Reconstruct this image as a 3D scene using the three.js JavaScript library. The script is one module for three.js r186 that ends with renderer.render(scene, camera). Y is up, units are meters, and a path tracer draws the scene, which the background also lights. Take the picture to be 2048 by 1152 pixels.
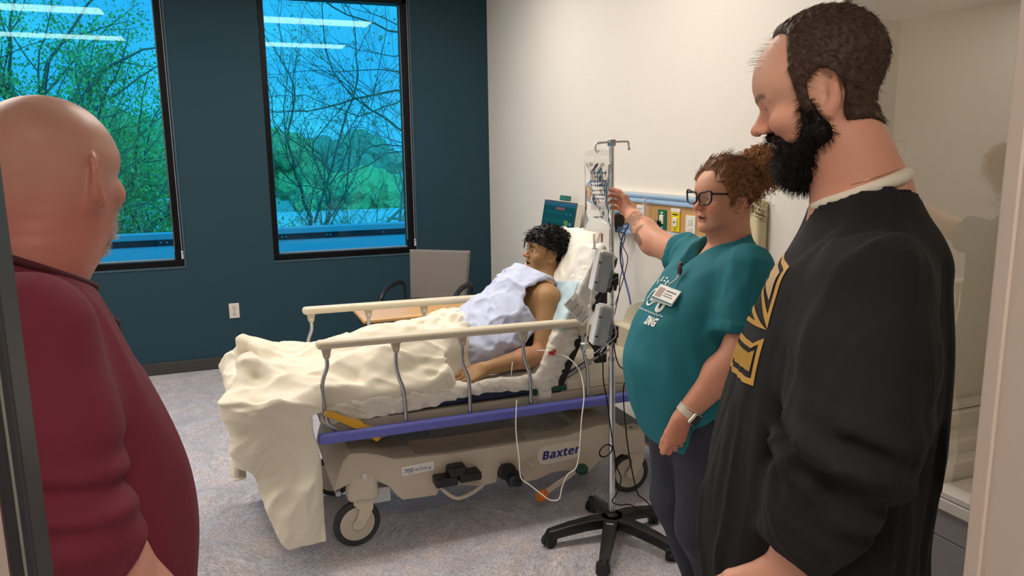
import * as THREE from 'three';
import { RoundedBoxGeometry } from 'three/addons/geometries/RoundedBoxGeometry.js';
import { mergeGeometries, mergeVertices, toCreasedNormals } from 'three/addons/utils/BufferGeometryUtils.js';
import { RectAreaLightUniformsLib } from 'three/addons/lights/RectAreaLightUniformsLib.js';
import { FontLoader } from 'three/addons/loaders/FontLoader.js';
import { TextGeometry } from 'three/addons/geometries/TextGeometry.js';
import { Brush, Evaluator, SUBTRACTION, ADDITION } from "three-bvh-csg";
import { createNoise3D } from 'simplex-noise';

// ---------------------------------------------------------------- camera, sky, exposure, lamps
const scene = new THREE.Scene();
const camera = new THREE.PerspectiveCamera(41.98, 2048 / 1152, 0.05, 300);
camera.position.set(0, 1.6, 0);
camera.rotation.set(-0.17576, -0.36652, -0.01295, 'YXZ');
const renderer = new THREE.WebGLRenderer({ antialias: true });
renderer.toneMapping = THREE.LinearToneMapping;
renderer.toneMappingExposure = 1.05;
renderer.shadowMap.enabled = true;
RectAreaLightUniformsLib.init();

const simplex = (() => { let s = 20240611; return createNoise3D(() => { s = (s * 1664525 + 1013904223) >>> 0; return s / 4294967296; }); })();
function rng(seed) { let s = seed >>> 0; return () => { s = (s + 0x6d2b79f5) | 0; let t = Math.imul(s ^ (s >>> 15), 1 | s); t = (t + Math.imul(t ^ (t >>> 7), 61 | t)) ^ t; return ((t ^ (t >>> 14)) >>> 0) / 4294967296; }; }

// overcast spring sky: bright haze near the horizon, blue gaps between soft clouds above
const SKY_STRENGTH = 1.15;
{
  const w = 512, h = 256, data = new Float32Array(w * h * 4);
  for (let j = 0; j < h; j++) for (let i = 0; i < w; i++) {
    const el = ((j + 0.5) / h - 0.5) * Math.PI, az = ((i + 0.5) / w) * Math.PI * 2, c = Math.cos(el);
    const x = Math.cos(az) * c, y = Math.sin(el), z = Math.sin(az) * c;
    const n = simplex(x * 2.2, y * 5, z * 2.2) * 0.6 + simplex(x * 5, y * 11, z * 5) * 0.3 + simplex(x * 11, y * 23, z * 11) * 0.15;
    const cl = THREE.MathUtils.smoothstep(n, -0.45, 0.75), up = Math.max(0, y);
    const b = [0.42 - 0.22 * up, 0.62 - 0.2 * up, 0.86 - 0.1 * up], k = [0.86, 0.92, 0.98];
    for (let q = 0; q < 3; q++) data[(j * w + i) * 4 + q] = b[q] + (k[q] - b[q]) * cl * 0.75;
    data[(j * w + i) * 4 + 3] = 1;
  }
  const t = new THREE.DataTexture(data, w, h, THREE.RGBAFormat, THREE.FloatType);
  t.magFilter = THREE.LinearFilter; t.mapping = THREE.EquirectangularReflectionMapping; t.needsUpdate = true;
  scene.background = t; scene.backgroundIntensity = SKY_STRENGTH;
}
// hazy sun high on the far side of the building: it lights the trees, not the room
const sun = new THREE.DirectionalLight(0xfff4e4, 2.6); sun.position.set(8, 26, 14); sun.target.position.set(1, 0, -20); sun.castShadow = true; sun.shadow.radius = 12; sun.shadow.mapSize.set(2048, 2048);
Object.assign(sun.shadow.camera, { left: -40, right: 40, top: 40, bottom: -40, far: 120 }); scene.add(sun, sun.target);
const LAMP = { color: 0xfff5ea, room: 15, corridor: 20, glow: 5 };

// ---------------------------------------------------------------- helpers
const V = (a, b, c) => (Array.isArray(a) ? new THREE.Vector3(...a) : new THREE.Vector3(a, b, c));
const add = (a, b) => [a[0] + b[0], a[1] + b[1], a[2] + b[2]], sub = (a, b) => [a[0] - b[0], a[1] - b[1], a[2] - b[2]];
const mul = (a, k) => [a[0] * k, a[1] * k, a[2] * k], mix = (a, b, t) => a.map((x, i) => x + (b[i] - x) * t);
const clamp = (x, a, b) => Math.min(b, Math.max(a, x)), sstep = (x, a, b) => (a > b ? 1 - THREE.MathUtils.smoothstep(x, b, a) : THREE.MathUtils.smoothstep(x, a, b)), lerp = THREE.MathUtils.lerp;
const lin = (hex) => new THREE.Color(hex).toArray();
const used = new Map();
function numbered(name) { const n = used.get(name) ?? 0; used.set(name, n + 1); return n ? name + '_' + String(n).padStart(3, '0') : name; }
function tag(o, label, category, group, kind) {
  if (label) o.userData.label = label;
  if (category) o.userData.category = category;
  if (group) o.userData.group = group;
  if (kind) o.userData.kind = kind;
  return o;
}
function thing(name, label, category, pos = [0, 0, 0], turn = 0, group) {
  const g = new THREE.Group(); g.name = numbered(name); g.position.set(...pos); g.rotation.y = turn; scene.add(g);
  return tag(g, label, category, group);
}
const soft = (g) => { const q = g.index ? g.toNonIndexed() : g.clone(); for (const k of Object.keys(q.attributes)) if (!['position', 'normal', 'uv'].includes(k)) q.deleteAttribute(k); if (!q.attributes.uv) q.setAttribute('uv', new THREE.BufferAttribute(new Float32Array(q.attributes.position.count * 2), 2)); return q; };
function obj(name, geos, m, parent = scene, label) {
  const list = Array.isArray(geos) ? geos : [geos];
  const g = list.length === 1 ? list[0] : mergeGeometries(list.map(soft));
  const o = new THREE.Mesh(g, m); o.name = parent === scene ? numbered(name) : name; o.castShadow = o.receiveShadow = true;
  if (label) o.userData.label = label;
  parent.add(o); return o;
}
function struct(name, geos, m, parent) { const o = obj(name, geos, m, parent); if (o.parent === scene) o.userData.kind = 'structure'; return o; }
function mat(hex, rough = 0.6, o = {}) { return new THREE.MeshPhysicalMaterial({ color: hex, roughness: rough, ...o }); }
// a box given by its two corners, edges rounded by r
function bx(x0, y0, z0, x1, y1, z1, r = 0.002, seg = 2) {
  const w = Math.abs(x1 - x0), h = Math.abs(y1 - y0), d = Math.abs(z1 - z0);
  const g = r > 0 ? new RoundedBoxGeometry(w, h, d, seg, Math.min(r, w / 2.01, h / 2.01, d / 2.01)) : new THREE.BoxGeometry(w, h, d);
  return g.translate((x0 + x1) / 2, (y0 + y1) / 2, (z0 + z1) / 2);
}
function cyl(a, b, r0, r1 = r0, seg = 16) {
  const A = V(a), B = V(b), d = B.clone().sub(A), g = new THREE.CylinderGeometry(r1, r0, d.length(), seg);
  return g.applyQuaternion(new THREE.Quaternion().setFromUnitVectors(new THREE.Vector3(0, 1, 0), d.normalize())).translate((A.x + B.x) / 2, (A.y + B.y) / 2, (A.z + B.z) / 2);
}
function tube(pts, r, n = 40, seg = 8, closed = false, tension = 0.5) { return new THREE.TubeGeometry(new THREE.CatmullRomCurve3(pts.map((p) => V(p)), closed, 'catmullrom', tension), n, r, seg, closed); }
function ball(p, r, s = [1, 1, 1], n = 20) { return new THREE.SphereGeometry(r, n, Math.ceil(n * 0.7)).scale(...s).translate(...p); }
function lathe(prof, seg = 32) { return new THREE.LatheGeometry(prof.map((p) => new THREE.Vector2(p[0], p[1])), seg); }
function shape(pts, curve) { const s = new THREE.Shape(); if (curve) { s.moveTo(...pts[0]); s.splineThru(pts.slice(1).map((p) => new THREE.Vector2(...p))); } else s.setFromPoints(pts.map((p) => new THREE.Vector2(...p))); return s; }
function extr(pts, depth, bevel = 0.002, z0 = 0, curve = false, holes = []) {
  const s = shape(pts, curve); for (const h of holes) s.holes.push(new THREE.Path(h.map((p) => new THREE.Vector2(...p))));
  const g = new THREE.ExtrudeGeometry(s, { depth: depth - 2 * bevel, bevelEnabled: bevel > 0, bevelThickness: bevel, bevelSize: bevel, bevelOffset: -bevel, bevelSegments: 2, curveSegments: 10 });
  return g.translate(0, 0, z0 + bevel);
}
// put a geometry built around the origin (x right, y up, z out) somewhere: turned by Euler YXZ, then moved
function put(g, p, ry = 0, rx = 0, rz = 0) { return g.applyMatrix4(new THREE.Matrix4().compose(V(p), new THREE.Quaternion().setFromEuler(new THREE.Euler(rx, ry, rz, 'YXZ')), new THREE.Vector3(1, 1, 1))); }
// uv in metres from the dominant direction of each face
function uvBox(g, k = 1) {
  const q = g.index ? g.toNonIndexed() : g, p = q.attributes.position, n = q.attributes.normal, uv = new Float32Array(p.count * 2);
  for (let i = 0; i < p.count; i += 3) {
    const a = [0, 0, 0]; for (let j = 0; j < 3; j++) { a[0] += Math.abs(n.getX(i + j)); a[1] += Math.abs(n.getY(i + j)); a[2] += Math.abs(n.getZ(i + j)); }
    const ax = a.indexOf(Math.max(...a));
    for (let j = 0; j < 3; j++) { const x = p.getX(i + j), y = p.getY(i + j), z = p.getZ(i + j); uv[(i + j) * 2] = (ax === 0 ? z : x) * k; uv[(i + j) * 2 + 1] = (ax === 1 ? z : y) * k; }
  }
  q.setAttribute('uv', new THREE.BufferAttribute(uv, 2)); return q;
}
function noiseTex(size, fn, srgb = true) {
  const d = new Uint8Array(size * size * 4);
  for (let j = 0; j < size; j++) for (let i = 0; i < size; i++) { const c = fn(i / size, j / size), o = (j * size + i) * 4; d[o] = clamp(c[0], 0, 1) * 255; d[o + 1] = clamp(c[1], 0, 1) * 255; d[o + 2] = clamp(c[2], 0, 1) * 255; d[o + 3] = 255; }
  const t = new THREE.DataTexture(d, size, size); t.wrapS = t.wrapT = THREE.RepeatWrapping; t.magFilter = THREE.LinearFilter; t.minFilter = THREE.LinearMipmapLinearFilter; t.generateMipmaps = true;
  if (srgb) t.colorSpace = THREE.SRGBColorSpace; t.needsUpdate = true; return t;
}
// tileable noise on the unit square
function tile(u, v, f, s = 0) { const a = u * 2 * Math.PI, b = v * 2 * Math.PI, r = f / (2 * Math.PI); return simplex(Math.cos(a) * r + s, Math.sin(a) * r + Math.cos(b) * r * 0.71 + s * 2, Math.sin(b) * r - Math.cos(b) * r * 0.3); }
function canvasTex(w, h, draw) {
  const c = document.createElement('canvas'); c.width = w; c.height = h; const x = c.getContext('2d'); draw(x, w, h);
  const t = new THREE.CanvasTexture(c); t.colorSpace = THREE.SRGBColorSpace; t.anisotropy = 8; return t;
}

// ---------------------------------------------------------------- signed distance fields, meshed by surface nets
const smin = (a, b, k) => { const h = Math.max(k - Math.abs(a - b), 0) / k; return Math.min(a, b) - h * h * k * 0.25; };
const smax = (a, b, k) => -smin(-a, -b, k);
function sdCap(p, a, b, r0, r1) {   // tapered capsule
  const bx = b[0] - a[0], by = b[1] - a[1], bz = b[2] - a[2], px = p[0] - a[0], py = p[1] - a[1], pz = p[2] - a[2];
  const h = clamp((px * bx + py * by + pz * bz) / (bx * bx + by * by + bz * bz + 1e-9), 0, 1);
  return Math.hypot(px - bx * h, py - by * h, pz - bz * h) - (r0 + (r1 - r0) * h);
}
function sdEll(p, c, r) {
  const x = p[0] - c[0], y = p[1] - c[1], z = p[2] - c[2], k0 = Math.hypot(x / r[0], y / r[1], z / r[2]), k1 = Math.hypot(x / (r[0] * r[0]), y / (r[1] * r[1]), z / (r[2] * r[2]));
  return k1 < 1e-6 ? -Math.min(...r) : k0 * (k0 - 1) / k1;
}
function sdBox(p, c, h, r = 0) { const x = Math.abs(p[0] - c[0]) - h[0] + r, y = Math.abs(p[1] - c[1]) - h[1] + r, z = Math.abs(p[2] - c[2]) - h[2] + r; return Math.hypot(Math.max(x, 0), Math.max(y, 0), Math.max(z, 0)) + Math.min(Math.max(x, y, z), 0) - r; }
function chain(p, pts, rs, k = 0.01) { let d = 1e9; for (let i = 0; i + 1 < pts.length; i++) { const e = sdCap(p, pts[i], pts[i + 1], rs[i], rs[i + 1]); d = i ? smin(d, e, k) : e; } return d; }
// piecewise-linear / smooth table lookup: rows [y, a, b, ...] sorted by y
function table(rows) {
  return (y) => {
    const n = rows.length; if (y <= rows[0][0]) return rows[0]; if (y >= rows[n - 1][0]) return rows[n - 1];
    let i = 0; while (rows[i + 1][0] < y) i++;
    const p0 = rows[Math.max(0, i - 1)], p1 = rows[i], p2 = rows[i + 1], p3 = rows[Math.min(n - 1, i + 2)], t = (y - p1[0]) / (p2[0] - p1[0]);
    return p1.map((v, k) => { const m1 = (p2[k] - p0[k]) / Math.max(1e-6, p2[0] - p0[0]) * (p2[0] - p1[0]), m2 = (p3[k] - p1[k]) / Math.max(1e-6, p3[0] - p1[0]) * (p2[0] - p1[0]), t2 = t * t, t3 = t2 * t; return (2 * t3 - 3 * t2 + 1) * v + (t3 - 2 * t2 + t) * m1 + (-2 * t3 + 3 * t2) * p2[k] + (t3 - t2) * m2; });
  };
}
function sdfMesh(fn, lo, hi, cell, color, slack = 1.6, uvScale = 1) {
  const B = 4, n = [0, 1, 2].map((k) => Math.ceil((hi[k] - lo[k]) / cell / B) * B + 1), [nx, ny, nz] = n, f = new Float32Array(nx * ny * nz), p = [0, 0, 0], at = (i, j, k) => (k * ny + j) * nx + i;
  const rad = cell * B * 0.87 * slack + cell;
  f.fill(1);
  for (let k = 0; k < nz - 1; k += B) for (let j = 0; j < ny - 1; j += B) for (let i = 0; i < nx - 1; i += B) {
    p[0] = lo[0] + (i + B / 2) * cell; p[1] = lo[1] + (j + B / 2) * cell; p[2] = lo[2] + (k + B / 2) * cell;
    const d = fn(p), far = Math.abs(d) > rad;
    for (let c = k; c <= k + B; c++) for (let b = j; b <= j + B; b++) for (let a = i; a <= i + B; a++) {
      if (far) { if (f[at(a, b, c)] === 1) f[at(a, b, c)] = d > 0 ? 1.0001 : -1.0001; continue; }
      const q = at(a, b, c); if (f[q] !== 1 && Math.abs(f[q]) < 1) continue;
      p[0] = lo[0] + a * cell; p[1] = lo[1] + b * cell; p[2] = lo[2] + c * cell; f[q] = clamp(fn(p), -0.999, 0.999);
    }
  }
  const ids = new Int32Array(nx * ny * nz).fill(-1), pos = [], idx = [];
  const E = [[0, 1], [2, 3], [4, 5], [6, 7], [0, 2], [1, 3], [4, 6], [5, 7], [0, 4], [1, 5], [2, 6], [3, 7]], v = new Float32Array(8);
  for (let k = 0; k < nz - 1; k++) for (let j = 0; j < ny - 1; j++) for (let i = 0; i < nx - 1; i++) {
    let s = 0; for (let c = 0; c < 8; c++) { v[c] = f[at(i + (c & 1), j + ((c >> 1) & 1), k + (c >> 2))]; if (v[c] < 0) s |= 1 << c; }
    if (s === 0 || s === 255) continue;
    let x = 0, y = 0, z = 0, m = 0;
    for (const [a, b] of E) if ((v[a] < 0) !== (v[b] < 0)) { const t = v[a] / (v[a] - v[b]); x += lerp(a & 1, b & 1, t); y += lerp((a >> 1) & 1, (b >> 1) & 1, t); z += lerp(a >> 2, b >> 2, t); m++; }
    ids[at(i, j, k)] = pos.length / 3; pos.push(lo[0] + (i + x / m) * cell, lo[1] + (j + y / m) * cell, lo[2] + (k + z / m) * cell);
  }
  const quad = (a, b, c, d, flip) => { if (a < 0 || b < 0 || c < 0 || d < 0) return; if (flip) idx.push(a, c, b, a, d, c); else idx.push(a, b, c, a, c, d); };
  for (let k = 1; k < nz - 1; k++) for (let j = 1; j < ny - 1; j++) for (let i = 1; i < nx - 1; i++) {
    const o = f[at(i, j, k)] < 0;
    if (o !== f[at(i + 1, j, k)] < 0) quad(ids[at(i, j - 1, k - 1)], ids[at(i, j, k - 1)], ids[at(i, j, k)], ids[at(i, j - 1, k)], !o);
    if (o !== f[at(i, j + 1, k)] < 0) quad(ids[at(i - 1, j, k - 1)], ids[at(i - 1, j, k)], ids[at(i, j, k)], ids[at(i, j, k - 1)], !o);
    if (o !== f[at(i, j, k + 1)] < 0) quad(ids[at(i - 1, j - 1, k)], ids[at(i, j - 1, k)], ids[at(i, j, k)], ids[at(i - 1, j, k)], !o);
  }
  const g = new THREE.BufferGeometry();
  g.setAttribute('position', new THREE.Float32BufferAttribute(pos, 3)); g.setIndex(idx); g.computeVertexNormals();
  const N = g.attributes.normal, cnt = pos.length / 3, uv = new Float32Array(cnt * 2);
  for (let i = 0; i < cnt; i++) { uv[i * 2] = (pos[i * 3] * 0.8 + pos[i * 3 + 2] * 0.8) * uvScale; uv[i * 2 + 1] = (pos[i * 3 + 1] + (pos[i * 3] - pos[i * 3 + 2]) * 0.15) * uvScale; }
  g.setAttribute('uv', new THREE.BufferAttribute(uv, 2));
  if (color) { const c = new Float32Array(cnt * 3); for (let i = 0; i < cnt; i++) { const r = color([pos[i * 3], pos[i * 3 + 1], pos[i * 3 + 2]], [N.getX(i), N.getY(i), N.getZ(i)]); c.set(r, i * 3); } g.setAttribute('color', new THREE.BufferAttribute(c, 3)); }
  return g;
}
// noise sums
const fbm = (x, y, z, o = 3) => { let s = 0, a = 0.5, f = 1; for (let i = 0; i < o; i++) { s += a * simplex(x * f, y * f, z * f); a *= 0.5; f *= 2.03; } return s; };
const ridge = (x, y, z) => { const s = simplex(x, y, z); return 1 - s * s * (1.6 - 0.6 * s * s); };

// ---------------------------------------------------------------- the room
const RX = 2.134, LX = -2.35, BZ = -6.054, FZ = -0.47, CH = 2.9;
const paintBump = noiseTex(256, (u, v) => { const n = 0.5 + 0.5 * (tile(u, v, 26, 3) * 0.6 + tile(u, v, 60, 9) * 0.4); return [n, n, n]; }, false);
const wallUV = (g) => uvBox(g, 3);
const M = {
  white: mat(0xe4dfd6, 0.55, { bumpMap: paintBump, bumpScale: 0.0004 }),
  teal: mat(0x26424e, 0.66, { specularIntensity: 0.4, bumpMap: paintBump, bumpScale: 0.0004 }),
  ceiling: mat(0xe9e6df, 0.9),
  base: mat(0x3b3836, 0.45),
  black: mat(0x07080a, 0.4, { specularIntensity: 0.35 }), dark: mat(0x17191c, 0.5),
  steel: mat(0xb9bcc0, 0.22, { metalness: 1 }), chrome: mat(0xd6d8da, 0.12, { metalness: 1 }),
  jamb: mat(0xb7a89c, 0.5), pale: mat(0xd9d3cc, 0.45), grey: mat(0x8f8f90, 0.5),
  bone: mat(0xd9cfb8, 0.42), taupe: mat(0xc9bdac, 0.5), cream: mat(0xe4dbc8, 0.5), plate: mat(0xe9e3d6, 0.4),
  rubber: mat(0x3a3c3f, 0.75), blackPlastic: mat(0x141517, 0.42), greyPlastic: mat(0xbcc0c4, 0.42),
  purple: mat(0x676dc6, 0.45), yellow: mat(0xe0a81c, 0.4), orange: mat(0xd9761c, 0.45), green: mat(0x1e4a3a, 0.5),
  clear: mat(0xffffff, 0.03, { transmission: 1, thickness: 0 }),
};
const floorTex = noiseTex(1024, (u, v) => {
  const a = tile(u, v, 5, 1) * 0.5 + tile(u, v, 13, 4) * 0.5, b = tile(u, v, 60, 7), c = tile(u, v, 170, 11), d = tile(u * 1, v, 95, 15);
  const k = 0.735 + a * 0.055 + b * 0.055 + c * 0.075 + (d > 0.55 ? 0.07 : 0) - (d < -0.55 ? 0.09 : 0), w = tile(u, v, 8, 21) * 0.02;
  return [k + 0.002 + w, k - 0.014, k + 0.008 - w];
});
floorTex.repeat.set(1, 1);
const floorMat = mat(0xffffff, 0.5, { map: floorTex, bumpMap: floorTex, bumpScale: 0.0006 });
struct('floor', uvBox(bx(LX - 0.3, -0.2, -6.3, 3.3, 0, 2.6, 0), 0.9), floorMat);
struct('ceiling', bx(LX - 0.3, CH, -6.3, 3.3, CH + 0.2, 2.6, 0), M.ceiling);
// back wall with its two tall window openings
const W1 = [-1.416, -0.289], W2 = [0.351, 1.478], SILL = 0.813, HEAD = 2.82, TH = 0.26;
const backMat = M.teal;
struct('wall_back', [
  bx(LX - 0.3, 0, BZ - TH, W1[0], CH, BZ, 0), bx(W1[1], 0, BZ - TH, W2[0], CH, BZ, 0), bx(W2[1], 0, BZ - TH, RX, CH, BZ, 0),
  bx(W1[0], 0, BZ - TH, W1[1], SILL, BZ, 0), bx(W2[0], 0, BZ - TH, W2[1], SILL, BZ, 0), bx(W1[0], HEAD, BZ - TH, W1[1], CH, BZ, 0), bx(W2[0], HEAD, BZ - TH, W2[1], CH, BZ, 0),
].map(wallUV), backMat);
struct('baseboard_back', bx(LX, 0, BZ - 0.002, RX, 0.093, BZ + 0.012, 0.004), M.base);
// right wall up to the glazed booth, and the pieces over and under the glass
const GZ = -2.2, SY = 0.512, GT = 2.35;
struct('wall_right', [bx(RX, 0, BZ - TH, RX + 0.14, CH, GZ, 0), bx(RX, GT, GZ, RX + 0.14, CH, FZ, 0)].map(wallUV), M.white);
struct('baseboard_right', bx(RX - 0.012, 0, BZ, RX + 0.002, 0.093, GZ - 0.02, 0.004), M.base);
struct('wall_left', wallUV(bx(LX - 0.14, 0, BZ - TH, LX, CH, FZ, 0)), M.white);
// front wall round the doorway the camera looks through
const DX0 = -0.1285, DX1 = 0.655;
struct('wall_front', [bx(LX - 0.3, 0, FZ, DX0 - 0.004, CH, FZ + 0.16, 0), bx(DX1 + 0.004, 0, FZ, 3.3, CH, FZ + 0.16, 0), bx(DX0 - 0.004, 2.3, FZ, DX1 + 0.004, CH, FZ + 0.16, 0)].map(wallUV), M.white);
struct('trim_1', [bx(DX1, 0, FZ - 0.004, DX1 + 0.05, 2.3, FZ + 0.165, 0.003), bx(DX1 - 0.003, 0, FZ - 0.004, DX1 + 0.02, 2.3, FZ + 0.012, 0.002)], M.jamb);
struct('trim_2', [bx(DX0 - 0.05, 0, FZ - 0.004, DX0, 2.3, FZ + 0.165, 0.003)], M.jamb);
struct('trim_3', [bx(DX0 - 0.05, 2.26, FZ - 0.006, DX1 + 0.05, 2.31, FZ + 0.167, 0.003)], M.jamb);
// corridor behind the camera
struct('wall_corridor_left', wallUV(bx(-2.8, 0, FZ, -2.65, CH, 2.6, 0)), M.white);
struct('wall_corridor_right', wallUV(bx(3.15, 0, FZ, 3.3, CH, 2.6, 0)), M.white);
struct('wall_corridor_back', wallUV(bx(-2.8, 0, 2.4, 3.3, CH, 2.6, 0)), M.white);

// windows
const paneMat = mat(0xffffff, 0.01, { transmission: 1, thickness: 0 }); paneMat.color.setRGB(0.2, 0.82, 1.0); paneMat.specularIntensity = 0.4;
const tanMetal = mat(0x8a8178, 0.4);
[W1, W2].forEach(([x0, x1], i) => {
  const w = new THREE.Group(); w.name = 'window_' + (i + 1); w.userData.kind = 'structure'; scene.add(w);
  const z0 = BZ - 0.12, z1 = BZ + 0.004, gx0 = x0 + 0.045, gx1 = x1 - 0.065, gy0 = SILL + 0.055, f = 0.005;
  obj('window_frame', [
    bx(x0, SILL, z0, gx0 - 0.006, HEAD, z1, f), bx(gx1 + 0.012, SILL, z0, x1, HEAD, z1, f), bx(x0, SILL, z0, x1, gy0 - 0.008, z1 + 0.004, f), bx(x0, HEAD - 0.05, z0, x1, HEAD, z1, f),
  ], M.black, w);
  obj('glazing_bead', [bx(gx0 - 0.008, gy0 - 0.008, z0 + 0.02, gx0, HEAD - 0.045, z0 + 0.075, 0.002), bx(gx1, gy0 - 0.008, z0 + 0.02, gx1 + 0.014, HEAD - 0.045, z0 + 0.07, 0.002)], M.dark, w);
  obj('glazing_bead', bx(gx1 + 0.003, gy0 + 0.05, z0 + 0.06, gx1 + 0.008, HEAD - 0.045, z0 + 0.085, 0.001), tanMetal, w);
  obj('glazing_bead', bx(gx0 - 0.002, gy0 - 0.011, z0 + 0.02, gx1 + 0.002, gy0, z0 + 0.08, 0.002), mat(0x7f97a8, 0.35), w);
  obj('window_pane', bx(gx0 - 0.004, gy0 - 0.006, z0 + 0.034, gx1 + 0.006, HEAD - 0.046, z0 + 0.035, 0), paneMat, w);
  obj('drywall_return', [bx(x0 - 0.006, SILL - 0.016, BZ - 0.01, x1 + 0.006, SILL, BZ + 0.006, 0.002), bx(x1, SILL - 0.016, BZ - 0.01, x1 + 0.014, HEAD, BZ + 0.006, 0.002)], mat(0x33505e, 0.5), w);
  obj('shade_guide', [bx(x1 - 0.012, SILL + 0.07, z1 - 0.004, x1 - 0.007, HEAD, z1 + 0.004, 0.001)], mat(0x8d96a3, 0.35), w);
  const clip = obj('chain_clip', [bx(x1 - 0.016, SILL + 0.055, z1 - 0.004, x1 - 0.001, SILL + 0.115, z1 + 0.014, 0.004)], mat(0xb9c2cc, 0.4), w);
  obj('screw', cyl([x1 - 0.008, SILL + 0.1, z1 + 0.012], [x1 - 0.008, SILL + 0.1, z1 + 0.016], 0.004), M.dark, clip);
});

// glazed booth in the right wall: white frame, glass, moulded white basin behind it
{
  const g = thing('glazed_booth', 'white framed glass booth with a moulded pale basin inside, right of the doorway', 'booth');
  obj('bottom_rail', [bx(RX - 0.03, SY - 0.022, GZ, RX + 0.03, SY, FZ, 0.004), bx(RX - 0.035, SY - 0.062, GZ, RX + 0.03, SY - 0.024, FZ, 0.004)], M.pale, g);
  obj('corner_post', bx(RX - 0.004, SY, GZ - 0.006, RX + 0.03, GT, GZ + 0.006, 0.001), mat(0x7d7468, 0.4), g);
  const glass = mat(0xffffff, 0.015, { transmission: 1, thickness: 0, ior: 1.7 });
  obj('glass_pane', bx(RX + 0.005, SY, GZ + 0.004, RX + 0.006, GT, FZ, 0), glass, g);
  obj('lower_panel', [bx(RX - 0.02, 0.352, GZ, RX + 0.02, SY - 0.06, FZ, 0.003), bx(RX - 0.02, 0, GZ, RX + 0.02, 0.349, FZ, 0.003)], mat(0x8d8a8c, 0.5), g);
  obj('booth_wall', [bx(RX + 0.01, 0, GZ - 0.05, 3.2, GT + 0.1, GZ - 0.02, 0), bx(3.15, 0, GZ - 0.04, 3.2, GT + 0.1, FZ, 0), bx(RX + 0.14, GT, GZ - 0.04, 3.2, GT + 0.05, FZ, 0)], mat(0xe6dcca, 0.6), g);
  const basinMat = mat(0xe9e2d3, 0.35);
  obj('basin', [
    bx(RX + 0.03, 0.2, GZ - 0.02, 3.15, 0.22, FZ, 0.002),
    bx(RX + 0.03, 0.22, GZ - 0.02, RX + 0.09, 0.455, FZ, 0.02, 4), bx(RX + 0.03, 0.22, GZ - 0.02, 3.15, 0.505, GZ + 0.05, 0.01, 4), bx(RX + 0.03, 0.22, GZ + 0.04, 3.15, 0.43, GZ + 0.14, 0.015, 4),
    bx(RX + 0.03, 0.22, GZ + 0.12, 3.15, 0.37, GZ + 0.2, 0.012, 4), bx(RX + 0.03, 0.22, GZ + 0.2, 3.15, 0.3, FZ, 0.02, 4),
  ], basinMat, g);
  obj('basin_rim', bx(RX + 0.03, 0.508, GZ - 0.02, 3.15, 0.535, GZ + 0.03, 0.006, 3), basinMat, g);
}
// ceiling lights: long narrow panels in two rows of two
const lampGlow = new THREE.MeshStandardMaterial({ color: 0xffffff, emissive: new THREE.Color(LAMP.color), emissiveIntensity: LAMP.glow });
function ceilingLight(x, z, len, wid, power, label, along = 'x') {
  const t = thing('ceiling_light', label, 'light', [x, CH, z], along === 'x' ? 0 : Math.PI / 2, 'long narrow ceiling panels');
  obj('light_housing', [bx(-len / 2 - 0.02, -0.012, -wid / 2 - 0.02, len / 2 + 0.02, 0, -wid / 2, 0.003), bx(-len / 2 - 0.02, -0.012, wid / 2, len / 2 + 0.02, 0, wid / 2 + 0.02, 0.003), bx(-len / 2 - 0.02, -0.012, -wid / 2, -len / 2, 0, wid / 2, 0.003), bx(len / 2, -0.012, -wid / 2, len / 2 + 0.02, 0, wid / 2, 0.003)], M.plate, t);
  obj('diffuser', bx(-len / 2, -0.008, -wid / 2, len / 2, 0, wid / 2, 0.002), lampGlow, t);
  const l = new THREE.RectAreaLight(LAMP.color, power, len, wid); l.position.set(0, -0.016, 0); l.rotation.x = -Math.PI / 2; t.add(l);
}
ceilingLight(0.9, -4.53, 1.2, 0.34, LAMP.room, 'long ceiling light panel above the patient bed near the windows');
ceilingLight(0.9, -2.9, 1.2, 0.34, LAMP.room, 'long ceiling light panel above the near side of the bed');
ceilingLight(-1.45, -4.53, 1.2, 0.34, LAMP.room, 'long ceiling light panel in front of the left window');
ceilingLight(-1.45, -2.9, 1.2, 0.34, LAMP.room, 'long ceiling light panel on the left, one row nearer');
ceilingLight(0.2, 0.55, 1.4, 0.5, LAMP.corridor, 'wide ceiling light panel in the corridor outside the room');
{ const t = thing('booth_light', 'small ceiling light inside the glass booth', 'light', [2.65, GT - 0.001, -1.4], Math.PI / 2);
  obj('diffuser', bx(-0.3, -0.008, -0.05, 0.3, 0, 0.05, 0.002), lampGlow, t);
  const l = new THREE.RectAreaLight(LAMP.color, 4, 0.6, 0.1); l.position.set(0, -0.016, 0); l.rotation.x = -Math.PI / 2; t.add(l); }
// dark framed sliding door leaf standing half open on the left
{
  const t = thing('sliding_door', 'dark framed sliding glass door leaf at the left edge of the doorway', 'door', [0, 0, -0.53]);
  obj('door_stile', [bx(-0.139, 0.02, -0.02, -0.1245, 2.25, 0.02, 0.002)], mat(0x24262a, 0.5), t);
  obj('gasket', bx(-0.1312, 0.03, 0.018, -0.1294, 2.24, 0.0215, 0.0008), mat(0x6d6c66, 0.5), t);
  obj('door_rail', [bx(-0.9, 0.02, -0.015, -0.139, 0.12, 0.015, 0.003), bx(-0.9, 2.18, -0.015, -0.139, 2.25, 0.015, 0.003), bx(-0.94, 0.02, -0.02, -0.9, 2.25, 0.02, 0.003)], mat(0x24262a, 0.5), t);
  obj('door_glass', bx(-0.9, 0.12, -0.003, -0.139, 2.18, 0.003, 0), mat(0xffffff, 0.02, { transmission: 1, thickness: 0 }), t);
}

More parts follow.
